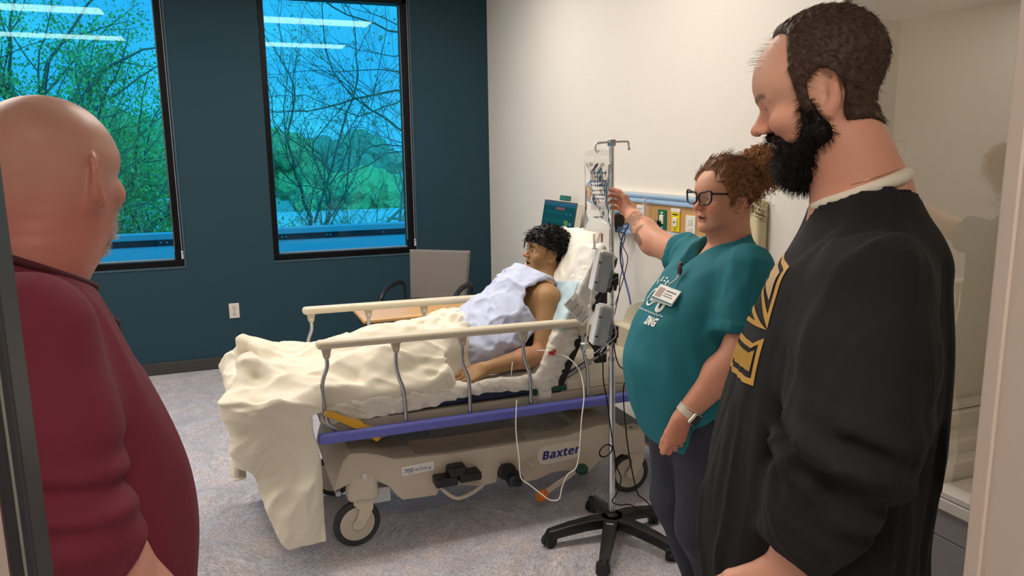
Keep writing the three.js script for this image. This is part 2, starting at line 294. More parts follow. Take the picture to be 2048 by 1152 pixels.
// ---------------------------------------------------------------- hospital stretcher
const BED0 = [1.05, 0, -3.205], NZ = -2.86, FZB = -3.55;
const bed = thing('hospital_bed', 'beige wheeled hospital stretcher with raised side rails and purple bumper bars', 'bed', BED0);
const onBed = (name, geos, m, parent = bed, label) => { const l = (Array.isArray(geos) ? geos : [geos]).map((g) => g.translate(-BED0[0], -BED0[1], -BED0[2])); return obj(name, l, m, parent, label); };
const xy = (p) => [p[0], p[1]];
const evalCSG = new Evaluator(); evalCSG.useGroups = false; evalCSG.attributes = ['position', 'normal'];
const cut = (a, list) => { let A = new Brush(a); A.updateMatrixWorld(); for (const b of list) { const B = new Brush(b); B.updateMatrixWorld(); A = evalCSG.evaluate(A, B, SUBTRACTION); } return A.geometry; };
{
  // moulded base shroud: side profile swept across the bed, with storage trays sunk into its top
  const prof = [
    [0.336,0.275,-2.9], [0.35,0.328,-2.9], [0.374,0.394,-2.9], [0.407,0.429,-2.9], [0.467,0.421,-2.9], [0.527,0.403,-2.9], [0.588,0.374,-2.9], [0.834,0.36,-2.9], [1.097,0.359,-2.9], [1.361,0.356,-2.9], [1.521,0.384,-2.9], [1.624,0.379,-2.9],
    [1.696,0.32,-2.9], [1.713,0.251,-2.9], [1.64,0.216,-2.9], [1.564,0.218,-2.9], [1.541,0.208,-2.9], [1.507,0.181,-2.9], [1.482,0.161,-2.9], [1.449,0.157,-2.9], [1.408,0.177,-2.9], [1.361,0.189,-2.9], [1.296,0.189,-2.9], [1.226,0.168,-2.9], [1.168,0.166,-2.9],
    [1.116,0.213,-2.9], [1.088,0.255,-2.9], [1.058,0.269,-2.9], [1.041,0.244,-2.9], [1.031,0.19,-2.9], [0.96,0.184,-2.9], [0.885,0.202,-2.9], [0.783,0.216,-2.9], [0.76,0.179,-2.9], [0.616,0.184,-2.9], [0.588,0.211,-2.9], [0.562,0.253,-2.9], [0.482,0.305,-2.9], [0.4,0.293,-2.9],
  ].map(xy);
  const W = 0.61, z0 = -2.9 - W;
  const body = extr(prof.reverse(), W, 0.012, z0);
  const tray = (x0, x1, y, za, zb, r = 0.02) => bx(x0, y, za, x1, y + 0.3, zb, r, 3);
  const trays = [tray(0.655, 0.8, 0.335, -3.4, -3.13), tray(0.84, 1.2, 0.33, -3.4, -3.13), tray(1.245, 1.46, 0.345, -3.4, -2.99), tray(0.68, 1.19, 0.335, -3.09, -2.925)];
  const shroud = toCreasedNormals(cut(body, trays), 0.6);
  onBed('base_shroud', shroud, M.taupe);
  // bellows over the two lift columns
  for (const [x, y0, h] of [[0.53, 0.405, 0.115], [1.545, 0.405, 0.12]]) {
    const pr = [[0.001, 0]]; for (let i = 0; i <= 40; i++) { const t = i / 40; pr.push([0.098 - 0.012 * t + 0.012 * Math.abs(Math.sin(t * Math.PI * 4)), t * h]); } pr.push([0.001, h]);
    onBed('lift_bellows', lathe(pr, 40).scale(1, 1, 1.5).translate(x, y0, -3.2), mat(0xb4a896, 0.55));
  }
  // deck frame between the bellows and the mattress
  onBed('deck_frame', [
    bx(0.33, 0.535, -2.9, 1.95, 0.57, -2.875, 0.004), bx(0.33, 0.535, -3.535, 1.95, 0.57, -3.51, 0.004), bx(0.34, 0.5, -3.0, 1.9, 0.535, -2.96, 0.004), bx(0.34, 0.5, -3.45, 1.9, 0.535, -3.41, 0.004),
    bx(0.33, 0.505, -3.53, 0.37, 0.56, -2.88, 0.004), bx(0.7, 0.505, -3.53, 0.74, 0.55, -2.88, 0.004), bx(1.2, 0.505, -3.53, 1.25, 0.55, -2.88, 0.004), bx(1.9, 0.505, -3.53, 1.95, 0.57, -2.88, 0.004),
    bx(0.42, 0.5, -3.32, 0.66, 0.535, -3.08, 0.01), bx(1.42, 0.5, -3.32, 1.68, 0.535, -3.08, 0.01),
  ], mat(0xbdb2a0, 0.45));
  onBed('deck_panel', bx(0.36, 0.556, -3.51, 1.3, 0.57, -2.9, 0.004), mat(0x7e776c, 0.6));
  // head end: open moulded pan with a high curved end panel
  onBed('head_pan', [
    bx(1.3, 0.565, -3.52, 2.0, 0.585, -2.89, 0.006), bx(1.36, 0.57, -2.905, 2.0, 0.615, -2.885, 0.008), bx(1.3, 0.57, -3.525, 2.0, 0.705, -3.5, 0.008), bx(1.93, 0.57, -3.52, 2.0, 0.7, -2.9, 0.01),
  ], M.bone);
  {
    const hp = []; for (let i = 0; i <= 24; i++) { const t = i / 24; hp.push([-3.5 + 0.6 * t, 0.72 + 0.145 * Math.pow(Math.sin(Math.PI * clamp(t * 1.04 - 0.02, 0, 1)), 0.45)]); }
    const g = extr([[-3.5, 0.6], [-2.9, 0.6], ...hp.reverse()], 0.035, 0.008, 0).rotateY(-Math.PI / 2).translate(2.02, 0, 0);
    onBed('head_panel', g, M.bone);
    onBed('push_handle', tube([[1.99, 0.6, -2.97], [1.99, 0.8, -2.97], [1.985, 0.9, -2.97]], 0.012, 20, 10), M.steel);
    onBed('handle_grip', [cyl([1.985, 0.83, -2.97], [1.985, 0.965, -2.97], 0.019, 0.019, 20), cyl([1.985, 0.955, -2.97], [1.985, 0.97, -2.97], 0.023, 0.021, 20)], mat(0x47599b, 0.5), bed, 'blue grip of the push handle');
  }
  // purple bumper bars
  for (const [z, s] of [[-2.842, 1], [-3.568, -1]]) {
    const r = 0.0185, b = new RoundedBoxGeometry(1.52, 0.044, 0.034, 4, 0.014).rotateZ(-0.0035).translate(0.281 + 0.76, 0.523, z);
    onBed('bumper_bar', b, M.purple);
    onBed('bumper_bracket', [0.42, 0.95, 1.5].map((x) => bx(x, 0.512, Math.min(z, z - s * 0.05), x + 0.05, 0.535, Math.max(z, z - s * 0.05), 0.003)), M.dark);
  }
  // backrest mechanism: gas strut, black hinge bars, lever
  onBed('backrest_frame', [tube([[1.27, 0.575, -2.93], [1.4, 0.74, -2.93], [1.62, 1.13, -2.93], [1.62, 1.15, -3.2], [1.62, 1.13, -3.48], [1.4, 0.74, -3.48], [1.27, 0.575, -3.48]], 0.012, 90, 10, false, 0.15), cyl([1.5, 0.92, -2.93], [1.5, 0.92, -3.48], 0.01)], M.blackPlastic);
  onBed('backrest_strut', extr([[-0.01, -0.016], [0.29, -0.016], [0.29, 0.016], [-0.01, 0.016]], 0.02, 0.003).rotateZ(1.13).translate(1.305, 0.55, -2.905), M.blackPlastic);
  onBed('backrest_strut', bx(1.53, 0.66, -2.965, 1.59, 1.02, -2.94, 0.008), M.blackPlastic);
  onBed('backrest_strut', cyl([1.46, 0.83, -2.94], [1.56, 0.68, -2.94], 0.008), M.blackPlastic);
  onBed('gas_spring', [cyl([1.36, 0.61, -2.94], [1.5, 0.675, -2.94], 0.014), cyl([1.5, 0.675, -2.94], [1.6, 0.72, -2.94], 0.006)], M.steel);
  onBed('release_lever', [bx(1.2, 0.575, -2.9, 1.36, 0.6, -2.88, 0.006)], M.green);
}
// side rails: padded top bar, five funnel brackets, five bent posts
const POSTS = [
  [[0.332,0.855,-2.86], [0.332,0.806,-2.86], [0.316,0.762,-2.86], [0.308,0.719,-2.86], [0.311,0.67,-2.86], [0.316,0.623,-2.86], [0.324,0.581,-2.86], [0.356,0.548,-2.86]],
  [[0.601,0.852,-2.86], [0.6,0.781,-2.86], [0.61,0.73,-2.86], [0.624,0.685,-2.86], [0.63,0.623,-2.86], [0.631,0.539,-2.86]],
  [[0.875,0.849,-2.86], [0.876,0.762,-2.86], [0.898,0.7,-2.86], [0.903,0.63,-2.86], [0.903,0.541,-2.86]],
  [[1.145,0.843,-2.86], [1.149,0.755,-2.86], [1.171,0.684,-2.86], [1.177,0.617,-2.86], [1.178,0.534,-2.86]],
  [[1.424,0.839,-2.86], [1.428,0.76,-2.86], [1.446,0.683,-2.86], [1.452,0.617,-2.86], [1.452,0.524,-2.86]],
];
for (const s of [1, -1]) {
  const dz = s > 0 ? 0 : FZB - NZ, root = new THREE.Group(); root.name = 'side_rail'; bed.add(root);
  const mv = (g) => g.translate(s > 0 ? 0 : 0.02, 0, dz);
  const bar = new RoundedBoxGeometry(1.15, 0.034, 0.05, 4, 0.015).rotateZ(-0.012).translate(0.87, 0.889, NZ);
  onBed('top_bar', mv(bar), M.bone, root);
  POSTS.forEach((p, i) => {
    const t = p[0];
    const f = [[-0.03, 0.052], [0.03, 0.052], [0.024, 0.035], [0.016, 0.012], [0.013, -0.008], [0.006, -0.018], [-0.006, -0.018], [-0.013, -0.008], [-0.016, 0.012], [-0.024, 0.035]].reverse();
    const b = onBed('rail_bracket', mv(extr(f, 0.03, 0.004, NZ - 0.015).translate(t[0] + (i === 4 ? -0.006 : 0), t[1], 0)), mat(0xc3b8a4, 0.42), root);
    obj('bolt', cyl([t[0] - BED0[0] + (s > 0 ? 0 : 0.02), t[1] + 0.0, NZ + dz + 0.014 - BED0[2]], [t[0] - BED0[0] + (s > 0 ? 0 : 0.02), t[1], NZ + dz + 0.018 - BED0[2]], 0.0075, 0.006, 20), M.bone, b);
    onBed('rail_post', mv(tube(p.map((q) => [q[0], q[1], NZ]), 0.0085, 48, 12)), M.steel, root);
  });
}
// yellow rail latch
{
  const l = onBed('rail_latch', [
    extr([[0.305,0.629,-2.845], [0.315,0.642,-2.845], [0.336,0.633,-2.845], [0.388,0.603,-2.845], [0.449,0.578,-2.845], [0.46,0.562,-2.845], [0.493,0.547,-2.845], [0.478,0.535,-2.845], [0.424,0.549,-2.845], [0.386,0.573,-2.845], [0.345,0.599,-2.845], [0.321,0.611,-2.845], [0.307,0.617,-2.845]].map(xy).reverse(), 0.006, 0.001, -2.848),
    extr([[0.466,0.52,-2.845], [0.529,0.515,-2.845], [0.52,0.484,-2.845], [0.506,0.48,-2.845]].map(xy).reverse(), 0.005, 0.001, -2.856),
  ], M.yellow, bed, 'yellow side rail latch');
  const q = [0.314,0.629,-2.842];
  obj('bolt', cyl([q[0] - BED0[0], q[1], q[2] - BED0[2]], [q[0] - BED0[0], q[1], q[2] + 0.006 - BED0[2]], 0.007, 0.005, 20), M.bone, l);
}
// casters with moulded covers
function caster(x, z, turn, cover) {
  const c = new THREE.Group(); c.name = 'caster'; c.position.set(x - BED0[0], 0, z - BED0[2]); c.rotation.y = turn; bed.add(c);
  const tor = []; for (let i = 0; i <= 20; i++) { const a = Math.PI * 2 * i / 20; tor.push([0.084 + 0.016 * Math.cos(a), 0.016 * Math.sin(a)]); }
  obj('tire', lathe(tor, 48).rotateX(Math.PI / 2).translate(-0.03, 0.1, 0), M.rubber, c);
  obj('wheel', [lathe([[0.001, -0.014], [0.07, -0.014], [0.078, -0.01], [0.083, -0.012], [0.083, 0.012], [0.078, 0.01], [0.07, 0.014], [0.001, 0.014]], 48).rotateX(Math.PI / 2).translate(-0.03, 0.1, 0)], mat(0xcfc6b4, 0.45), c);
  obj('rim_line', lathe([[0.0745, -0.0146], [0.0765, -0.0146], [0.0765, 0.0146], [0.0745, 0.0146], [0.0745, -0.0146]], 48).rotateX(Math.PI / 2).translate(-0.03, 0.1, 0), M.dark, c);
  const fork = [[0.036, 0.21], [-0.046, 0.21], [-0.046, 0.19], [-0.024, 0.168], [-0.034, 0.13], [-0.054, 0.108], [-0.052, 0.088], [-0.034, 0.078], [-0.012, 0.084], [0.016, 0.12], [0.036, 0.165]].reverse();
  obj('fork', [extr(fork, 0.012, 0.004, 0.02), extr(fork, 0.012, 0.004, -0.032), bx(-0.035, 0.185, -0.03, 0.035, 0.225, 0.03, 0.008), cyl([-0.03, 0.1, -0.036], [-0.03, 0.1, 0.036], 0.014, 0.014, 20)], M.bone, c);
  return c;
}
caster(0.457, -2.955, 0.12); caster(0.43, -3.46, -0.2); caster(1.75, -2.955, -0.1); caster(1.72, -3.46, 0.1);
for (const [x, z] of [[0.452, -2.945], [1.715, -2.945], [0.45, -3.465], [1.715, -3.465]]) {
  const g = new RoundedBoxGeometry(0.125, 0.122, 0.108, 6, 0.026), p = g.attributes.position; for (let i = 0; i < p.count; i++) { const k = p.getY(i) / 0.122 + 0.5; p.setX(i, p.getX(i) * (1.06 - 0.2 * k) + 0.006 * k); p.setZ(i, p.getZ(i) * (1.03 - 0.12 * k)); } g.computeVertexNormals();
  onBed('caster_cover', g.translate(x, 0.272, z), mat(0xcfc4b2, 0.45)); onBed('cover_hole', cyl([x, 0.331, z + 0.012], [x, 0.3335, z + 0.012], 0.008, 0.008, 18), M.dark);
}
onBed('axle_bar', cyl([0.36, 0.235, -2.96], [0.36, 0.235, -3.45], 0.011), M.greyPlastic);
onBed('axle_block', bx(0.49, 0.18, -2.99, 0.57, 0.245, -2.93, 0.004), M.greyPlastic);
onBed('axle_block', bx(1.55, 0.18, -2.99, 1.63, 0.245, -2.93, 0.004), M.greyPlastic);
// pedals
{
  const p = [0.841,0.27,-2.86], q = [1.083,0.231,-2.87];
  onBed('lift_pedal', [bx(p[0] - 0.1, p[1] - 0.028, -2.9, p[0] - 0.004, p[1] + 0.012, -2.83, 0.009, 3), bx(p[0] + 0.002, p[1] - 0.022, -2.9, p[0] + 0.1, p[1] + 0.016, -2.83, 0.009, 3), bx(p[0] - 0.042, p[1] + 0.004, -2.9, p[0] + 0.036, p[1] + 0.05, -2.835, 0.012, 3)], M.blackPlastic);
  onBed('pedal_bar', tube([[0.77,0.231,-2.88], [0.784,0.213,-2.87], [0.817,0.184,-2.86], [0.85,0.172,-2.86], [0.909,0.181,-2.87], [0.96,0.202,-2.88]], 0.0085, 40, 10), M.taupe);
  onBed('knee_pedal', [put(new RoundedBoxGeometry(0.07, 0.052, 0.075, 4, 0.018), [q[0] + 0.012, q[1] - 0.014, -2.86], 0, 0.25, -0.2), put(new THREE.CylinderGeometry(0.036, 0.036, 0.06, 28), [q[0] - 0.012, q[1] + 0.012, -2.885], 0, 1.2, 0)], M.blackPlastic);
  const a = [1.221,0.121,-2.85], b = [1.416,0.21,-2.85];
  onBed('brake_lever', [extr([[a[0], a[1] - 0.012], [a[0] + 0.03, a[1] - 0.002], [b[0] - 0.02, b[1] - 0.018], [b[0], b[1] - 0.012], [b[0], b[1] + 0.008], [b[0] - 0.03, b[1] + 0.002], [a[0] + 0.015, a[1] + 0.016], [a[0] - 0.005, a[1] + 0.01]], 0.012, 0.003, -2.862), cyl([1.19, 0.25, -2.86], [1.15, 0.29, -2.95], 0.009)], M.taupe);
  const pad = (c, m, rz) => { const g = []; const e = new THREE.SphereGeometry(0.03, 24, 16).scale(1, 0.78, 0.8); g.push(e); for (let i = -2; i <= 2; i++) g.push(bx(-0.026 + Math.abs(i) * 0.004, i * 0.0085 - 0.002, 0.012, 0.026 - Math.abs(i) * 0.004, i * 0.0085 + 0.002, 0.026 - Math.abs(i) * 0.002, 0.002)); return put(mergeGeometries(g.map(soft)), c, 0, 0, rz); };
  onBed('brake_pedal', pad(a, M.orange, 0.5), M.orange, bed, 'orange brake pedal');
  onBed('steer_pedal', pad(b, M.green, 0.2), M.green, bed, 'green steer pedal');
  onBed('brake_pedal', pad([1.955, 0.16, -3.05], M.orange, 0.4), M.orange, bed, 'orange brake pedal at the head end');
  onBed('brake_rod', tube([[1.73, 0.28, -3.05], [1.85, 0.27, -3.05], [1.95, 0.17, -3.05]], 0.007, 20, 8), M.taupe);
}
// print on the shroud
const label = (w, h, tex, rough = 0.4) => mat(0xffffff, rough, { map: tex });
{
  const c = [1.328,0.284,-2.898], d = [0.682,0.317,-2.898];
  const oval = (w, h, r) => { const s = new THREE.Shape(); s.absarc(w / 2 - r, h / 2 - r, r, 0, Math.PI / 2); s.absarc(-w / 2 + r, h / 2 - r, r, Math.PI / 2, Math.PI); s.absarc(-w / 2 + r, -h / 2 + r, r, Math.PI, Math.PI * 1.5); s.absarc(w / 2 - r, -h / 2 + r, r, Math.PI * 1.5, Math.PI * 2); const g = new THREE.ExtrudeGeometry(s, { depth: 0.0012, bevelEnabled: false, curveSegments: 10 }); const p = g.attributes.position, uv = g.attributes.uv; for (let i = 0; i < p.count; i++) uv.setXY(i, p.getX(i) / w + 0.5, p.getY(i) / h + 0.5); return g; };
  const t1 = canvasTex(1024, 420, (x, w, h) => { x.fillStyle = '#d9d2c4'; x.fillRect(0, 0, w, h); x.fillStyle = '#2b2a7c'; x.font = 'bold 250px sans-serif'; x.textAlign = 'center'; x.textBaseline = 'middle'; x.setTransform(1.12, 0, -0.2, 1, w / 2 + 45, h / 2 + 8); x.fillText('Baxter', 0, 0); x.lineWidth = 8; x.strokeStyle = '#2b2a7c'; x.strokeText('Baxter', 0, 0); });
  onBed('maker_badge', put(oval(0.212, 0.088, 0.04), [c[0], c[1], -2.8985], 0, 0, 0.035), label(0.2, 0.08, t1));
  const t2 = canvasTex(1024, 280, (x, w, h) => { x.fillStyle = '#e9e7e2'; x.fillRect(0, 0, w, h); x.fillStyle = '#3c5f8c'; x.textBaseline = 'middle'; x.setTransform(1, 0, -0.2, 1, 60, 0); x.font = 'bold 185px sans-serif'; x.fillText('700', 40, 150); x.font = 'bold 120px sans-serif'; x.fillText('lb', 385, 165); x.font = 'bold 190px sans-serif'; x.fillText('/', 500, 155); x.font = 'bold 120px sans-serif'; x.fillText('318', 575, 170); x.font = 'bold 90px sans-serif'; x.fillText('kg', 800, 175); x.fillRect(180, 246, 230, 10); });
  onBed('load_label', put(oval(0.138, 0.04, 0.006), [d[0], d[1], -2.8985], 0, 0, 0.04), label(0.13, 0.04, t2));
  const t3 = canvasTex(64, 160, (x, w, h) => { x.fillStyle = '#e6e4e0'; x.fillRect(0, 0, w, h); x.fillStyle = '#4a4d58'; x.save(); x.translate(w / 2, h / 2); x.rotate(Math.PI / 2); x.font = 'bold 22px sans-serif'; x.textAlign = 'center'; x.fillText('WARNING', 0, 8); x.restore(); });
  const e = [0.457,0.326,-2.88]; onBed('warning_label', put(oval(0.014, 0.022, 0.002), [e[0], e[1], -2.888], 0, 0, 0.2), label(1, 1, t3));
}

// ---------------------------------------------------------------- figures: head, hands, hair, cloth
// a head in its own axes: origin between the ears, y up, z to the face, x to its left; H is chin to crown
const FACE = [[-0.02, 0.30, 0.0, 0.10], [0.03, 0.365, -0.02, 0.15], [0.10, 0.39, -0.06, 0.19], [0.17, 0.372, -0.1, 0.22], [0.24, 0.38, -0.15, 0.245], [0.31, 0.372, -0.2, 0.265], [0.38, 0.366, -0.25, 0.285], [0.45, 0.36, -0.3, 0.3], [0.52, 0.362, -0.3, 0.31], [0.58, 0.388, -0.3, 0.315], [0.65, 0.38, -0.3, 0.31]];
function headField(o = {}) {
  const { H = 0.225, wide = 1, jawW = 1, cran = [0.335, 0.345, 0.44], cranC = [0, 0.655, -0.045], nose = 1, noseUp = 0, open = 0, smile = 0, brow = 1, earOut = 1, double = 0, cheek = 1, lip = 1, lids = 0.5, rows = FACE } = o;
  const T = table(rows.map((r) => [r[0], r[1], r[2], r[3] * jawW])), oy = 0.42;
  const earPts = [[0.03, -0.12], [0.0, -0.14], [-0.035, -0.115], [-0.068, -0.04], [-0.088, 0.05], [-0.07, 0.125], [-0.02, 0.155], [0.035, 0.13], [0.052, 0.07], [0.03, 0.02]];
  const ear3 = (u, v, s = 0) => [(0.302 + (0.05 - u) * 0.34 * earOut + s) * wide, 0.45 + v * 0.98 - u * 0.12, -0.03 + u * 0.95 - v * 0.16];
  const rim = earPts.map(([u, v]) => ear3(u, v)), rr = [0.02, 0.03, 0.026, 0.02, 0.021, 0.022, 0.021, 0.02, 0.016, 0.012];
  const anti = [[-0.02, -0.09], [-0.042, -0.03], [-0.045, 0.04], [-0.02, 0.085]].map(([u, v]) => ear3(u, v, -0.006)), ar = [0.02, 0.018, 0.018, 0.014];
  const mouthY = 0.222;
  function f(P, parts) {
    const p = [Math.abs(P[0] / H), P[1] / H + oy, P[2] / H], ax = p[0];
    // cranium and forehead
    let d = sdEll(p, cranC, [cran[0] * wide, cran[1], cran[2]]);
    d = smin(d, sdEll(p, [0, 0.62, 0.15], [0.27 * wide, 0.2, 0.25]), 0.1);
    // face and jaw
    const [, F, B, W0] = T(p[1]), W = W0 * wide, zc = B + (F - B) * 0.45, dz = p[2] - zc, a = dz > 0 ? F - zc : zc - B;
    const e = 2.25, g = Math.pow(Math.pow(ax / W, e) + Math.pow(Math.abs(dz) / a, e), 1 / e), R = Math.hypot(ax, dz);
    let fd = g < 1e-3 ? -Math.min(W, a) : R - R / g; fd *= 0.85;
    fd = smax(fd, p[1] - 0.66, 0.06); fd = smax(fd, (0.13 * (0.36 - p[2]) / 0.36 - 0.005 - p[1]) * 0.94, 0.07);
    d = smin(d, fd, 0.06);
    // cheek, brow, chin
    d = smin(d, sdEll(p, [0.165 * wide, 0.37, 0.27], [0.095 * cheek, 0.085 * cheek, 0.085 * cheek]), 0.07);
    d = smin(d, sdCap(p, [0.04, 0.548, 0.385], [0.19 * wide, 0.55, 0.305], 0.024 * brow, 0.018 * brow), 0.06);
    d = smin(d, sdEll(p, [0, 0.075, 0.345], [0.085, 0.065, 0.065]), 0.05);
    if (double) d = smin(d, sdEll(p, [0, -0.02, 0.12], [0.21 * double, 0.13 * double, 0.25 * double]), 0.08);
    // eye sockets and lids
    d = smax(d, -sdEll(p, [0.135, 0.492, 0.415], [0.08, 0.045, 0.055]), 0.06);
    if (smile) d = smin(d, sdEll(p, [0.155, 0.36, 0.33], [0.06, 0.05, 0.05]), 0.05);
    const ez = [0.132, 0.492, 0.318];
    let lid = Math.hypot(p[0] - ez[0], p[1] - ez[1], p[2] - ez[2]) - 0.06;
    lid = smax(lid, -sdEll(p, [ez[0] + 0.004, ez[1] - 0.004, ez[2] + 0.06], [0.054, 0.027 * lids * 1.6, 0.05]), 0.008);
    d = smin(d, lid, 0.02);
    // nose
    let n = sdCap(p, [0, 0.5, 0.378], [0, 0.385, 0.378 + 0.085 * nose], 0.026, 0.036);
    n = smin(n, sdCap(p, [0, 0.52, 0.335], [0, 0.37, 0.375], 0.05, 0.06), 0.03);
    n = smin(n, sdEll(p, [0, 0.368 + noseUp, 0.37 + 0.1 * nose], [0.044, 0.04, 0.05]), 0.03);
    n = smin(n, sdEll(p, [0.048, 0.352, 0.4 + 0.03 * nose], [0.034, 0.03, 0.045]), 0.025);
    n = smin(n, sdCap(p, [0, 0.345, 0.4], [0, 0.34, 0.39 + 0.08 * nose], 0.018, 0.018), 0.02);
    n = smax(n, -sdEll(p, [0.024, 0.33, 0.405 + 0.045 * nose], [0.015, 0.018, 0.03]), 0.012);
    d = smin(d, n, 0.035);
    // lips
    const curl = smile * ax * ax * 2.4, up = [0, mouthY + 0.022 + open * 0.012, 0.383], lo = [0, mouthY - 0.024 - open * 0.03, 0.376 - open * 0.02], q = [ax, p[1] - curl, p[2]];
    let L = sdEll(q, up, [0.105 + smile * 0.03, 0.021 * lip, 0.03]); L = smin(L, sdEll(q, lo, [0.085 + smile * 0.03, 0.024 * lip, 0.032]), 0.012);
    d = smin(d, L, 0.022);
    d = smax(d, -sdEll(q, [0, mouthY - open * 0.008, 0.4], [0.085 + smile * 0.035 - open * 0.02, 0.006 + open * 0.024, 0.05 + open * 0.05]), 0.012);
    // ear
    const X = [P[0] < 0 ? -P[0] / H : P[0] / H, p[1], p[2]];
    if (X[0] > 0.2 && Math.abs(X[1] - 0.45) < 0.24 && Math.abs(X[2]) < 0.22) {
      let E = chain(X, rim, rr, 0.012); E = smin(E, chain(X, anti, ar, 0.01), 0.012);
      const c = ear3(-0.015, 0.0, -0.022), u = X[2] - c[2], v = X[1] - c[1], pl = Math.abs(X[0] - (c[0] - u * 0.34 * earOut)) - 0.011;
      E = smin(E, smax(pl, Math.hypot(u / 0.075, v / 0.13) * 0.09 - 0.09, 0.01), 0.014);
      E = smin(E, sdEll(X, ear3(0.045, -0.015, -0.01), [0.016, 0.03, 0.02]), 0.015);
      E = smax(E, -sdEll(X, ear3(0.012, -0.03, 0.012), [0.04, 0.045, 0.034]), 0.01); E = smax(E, -sdEll(X, ear3(0.0, 0.08, 0.012), [0.03, 0.03, 0.045]), 0.01);
      d = smin(d, E, 0.02);
    }
    return d * H;
  }
  return { f, H, oy, n: (P) => [P[0] / H, P[1] / H + oy, P[2] / H], ez: [0.132 * H, (0.492 - oy) * H, 0.318 * H], er: 0.0535 * H, mouthY };
}
// skin tint from the head's own normalised place: lips, cheeks, ears, brows, lids
function faceTint(h, base, o = {}) {
  const { lipC = [0.42, 0.13, 0.11], red = 0.25, browC = null, browW = 0.022, browT = 1, mouthC = [0.09, 0.025, 0.02], smile = 0, open = 0 } = o;
  return (P) => {
    const [x, y, z] = h.n(P), ax = Math.abs(x); let c = base.slice();
    const blend = (t, k) => { c = mix(c, t, clamp(k, 0, 1)); };
    const rosy = [base[0] * 1.02, base[1] * 0.72, base[2] * 0.66];
    if (z > 0.1) {
      blend(rosy, red * 1.6 * Math.exp(-(((ax - 0.17) / 0.1) ** 2 + ((y - 0.36) / 0.1) ** 2)));
      blend(rosy, red * 1.6 * Math.exp(-((ax / 0.06) ** 2 + ((y - 0.37) / 0.06) ** 2)));
      const my = h.mouthY + smile * ax * ax * 2.4;
      if (z > 0.3) {
        const li = Math.exp(-(((ax) / (0.095 + smile * 0.03)) ** 6 + ((y - my + 0.004 + open * 0.01) / (0.04 + open * 0.03)) ** 4)); blend(lipC, li * 0.85);
        const inn = z < 0.375 ? 1 : 0; if (open && inn) blend(mouthC, Math.exp(-((ax / 0.09) ** 4 + ((y - my + open * 0.008) / (0.02 + open * 0.02)) ** 4)));
      }
      if (browC) { const by = 0.565 + 0.02 * Math.sin(clamp((ax - 0.04) / 0.17, 0, 1) * 2.6); blend(browC, 0.9 * browT * sstep(ax, 0.035, 0.06) * (1 - sstep(ax, 0.19, 0.225)) * Math.exp(-(((y - by) / browW) ** 4))); }
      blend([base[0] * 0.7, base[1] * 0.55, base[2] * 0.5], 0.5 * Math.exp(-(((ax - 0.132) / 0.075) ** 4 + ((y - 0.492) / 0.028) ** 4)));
    }
    if (ax > (o.earX ?? 0.335) && Math.abs(y - 0.45) < 0.2) blend(rosy, red * 1.2 * sstep(ax, o.earX ?? 0.335, (o.earX ?? 0.335) + 0.03));
    return c;
  };
}
const frame = (pos, yaw, pitch = 0, roll = 0) => { const m = new THREE.Matrix4().compose(V(pos), new THREE.Quaternion().setFromEuler(new THREE.Euler(pitch, yaw, roll, 'YXZ')), new THREE.Vector3(1, 1, 1)), e = m.clone().invert().elements, w = m.elements; return { m, to: (p) => [e[0] * p[0] + e[4] * p[1] + e[8] * p[2] + e[12], e[1] * p[0] + e[5] * p[1] + e[9] * p[2] + e[13], e[2] * p[0] + e[6] * p[1] + e[10] * p[2] + e[14]], from: (p) => [w[0] * p[0] + w[4] * p[1] + w[8] * p[2] + w[12], w[1] * p[0] + w[5] * p[1] + w[9] * p[2] + w[13], w[2] * p[0] + w[6] * p[1] + w[10] * p[2] + w[14]] }; };
function eyes(h, fr, parent, iris, gaze = [0, 0]) {
  for (const s of [1, -1]) {
    const g = new THREE.SphereGeometry(h.er, 28, 20).rotateX(Math.PI / 2), p = g.attributes.position, c = new Float32Array(p.count * 3);
    for (let i = 0; i < p.count; i++) { const r = Math.hypot(p.getX(i), p.getY(i)) / h.er, z = p.getZ(i); c.set(z > 0 && r < 0.2 ? [0.006, 0.006, 0.006] : z > 0 && r < 0.46 ? iris : [0.62, 0.58, 0.54], i * 3); }
    g.setAttribute('color', new THREE.BufferAttribute(c, 3)); g.rotateX(gaze[1]).rotateY(gaze[0]).translate(h.ez[0] * s, h.ez[1], h.ez[2]).applyMatrix4(fr.m);
    obj('eye', g, new THREE.MeshPhysicalMaterial({ vertexColors: true, roughness: 0.12 }), parent);
  }
}
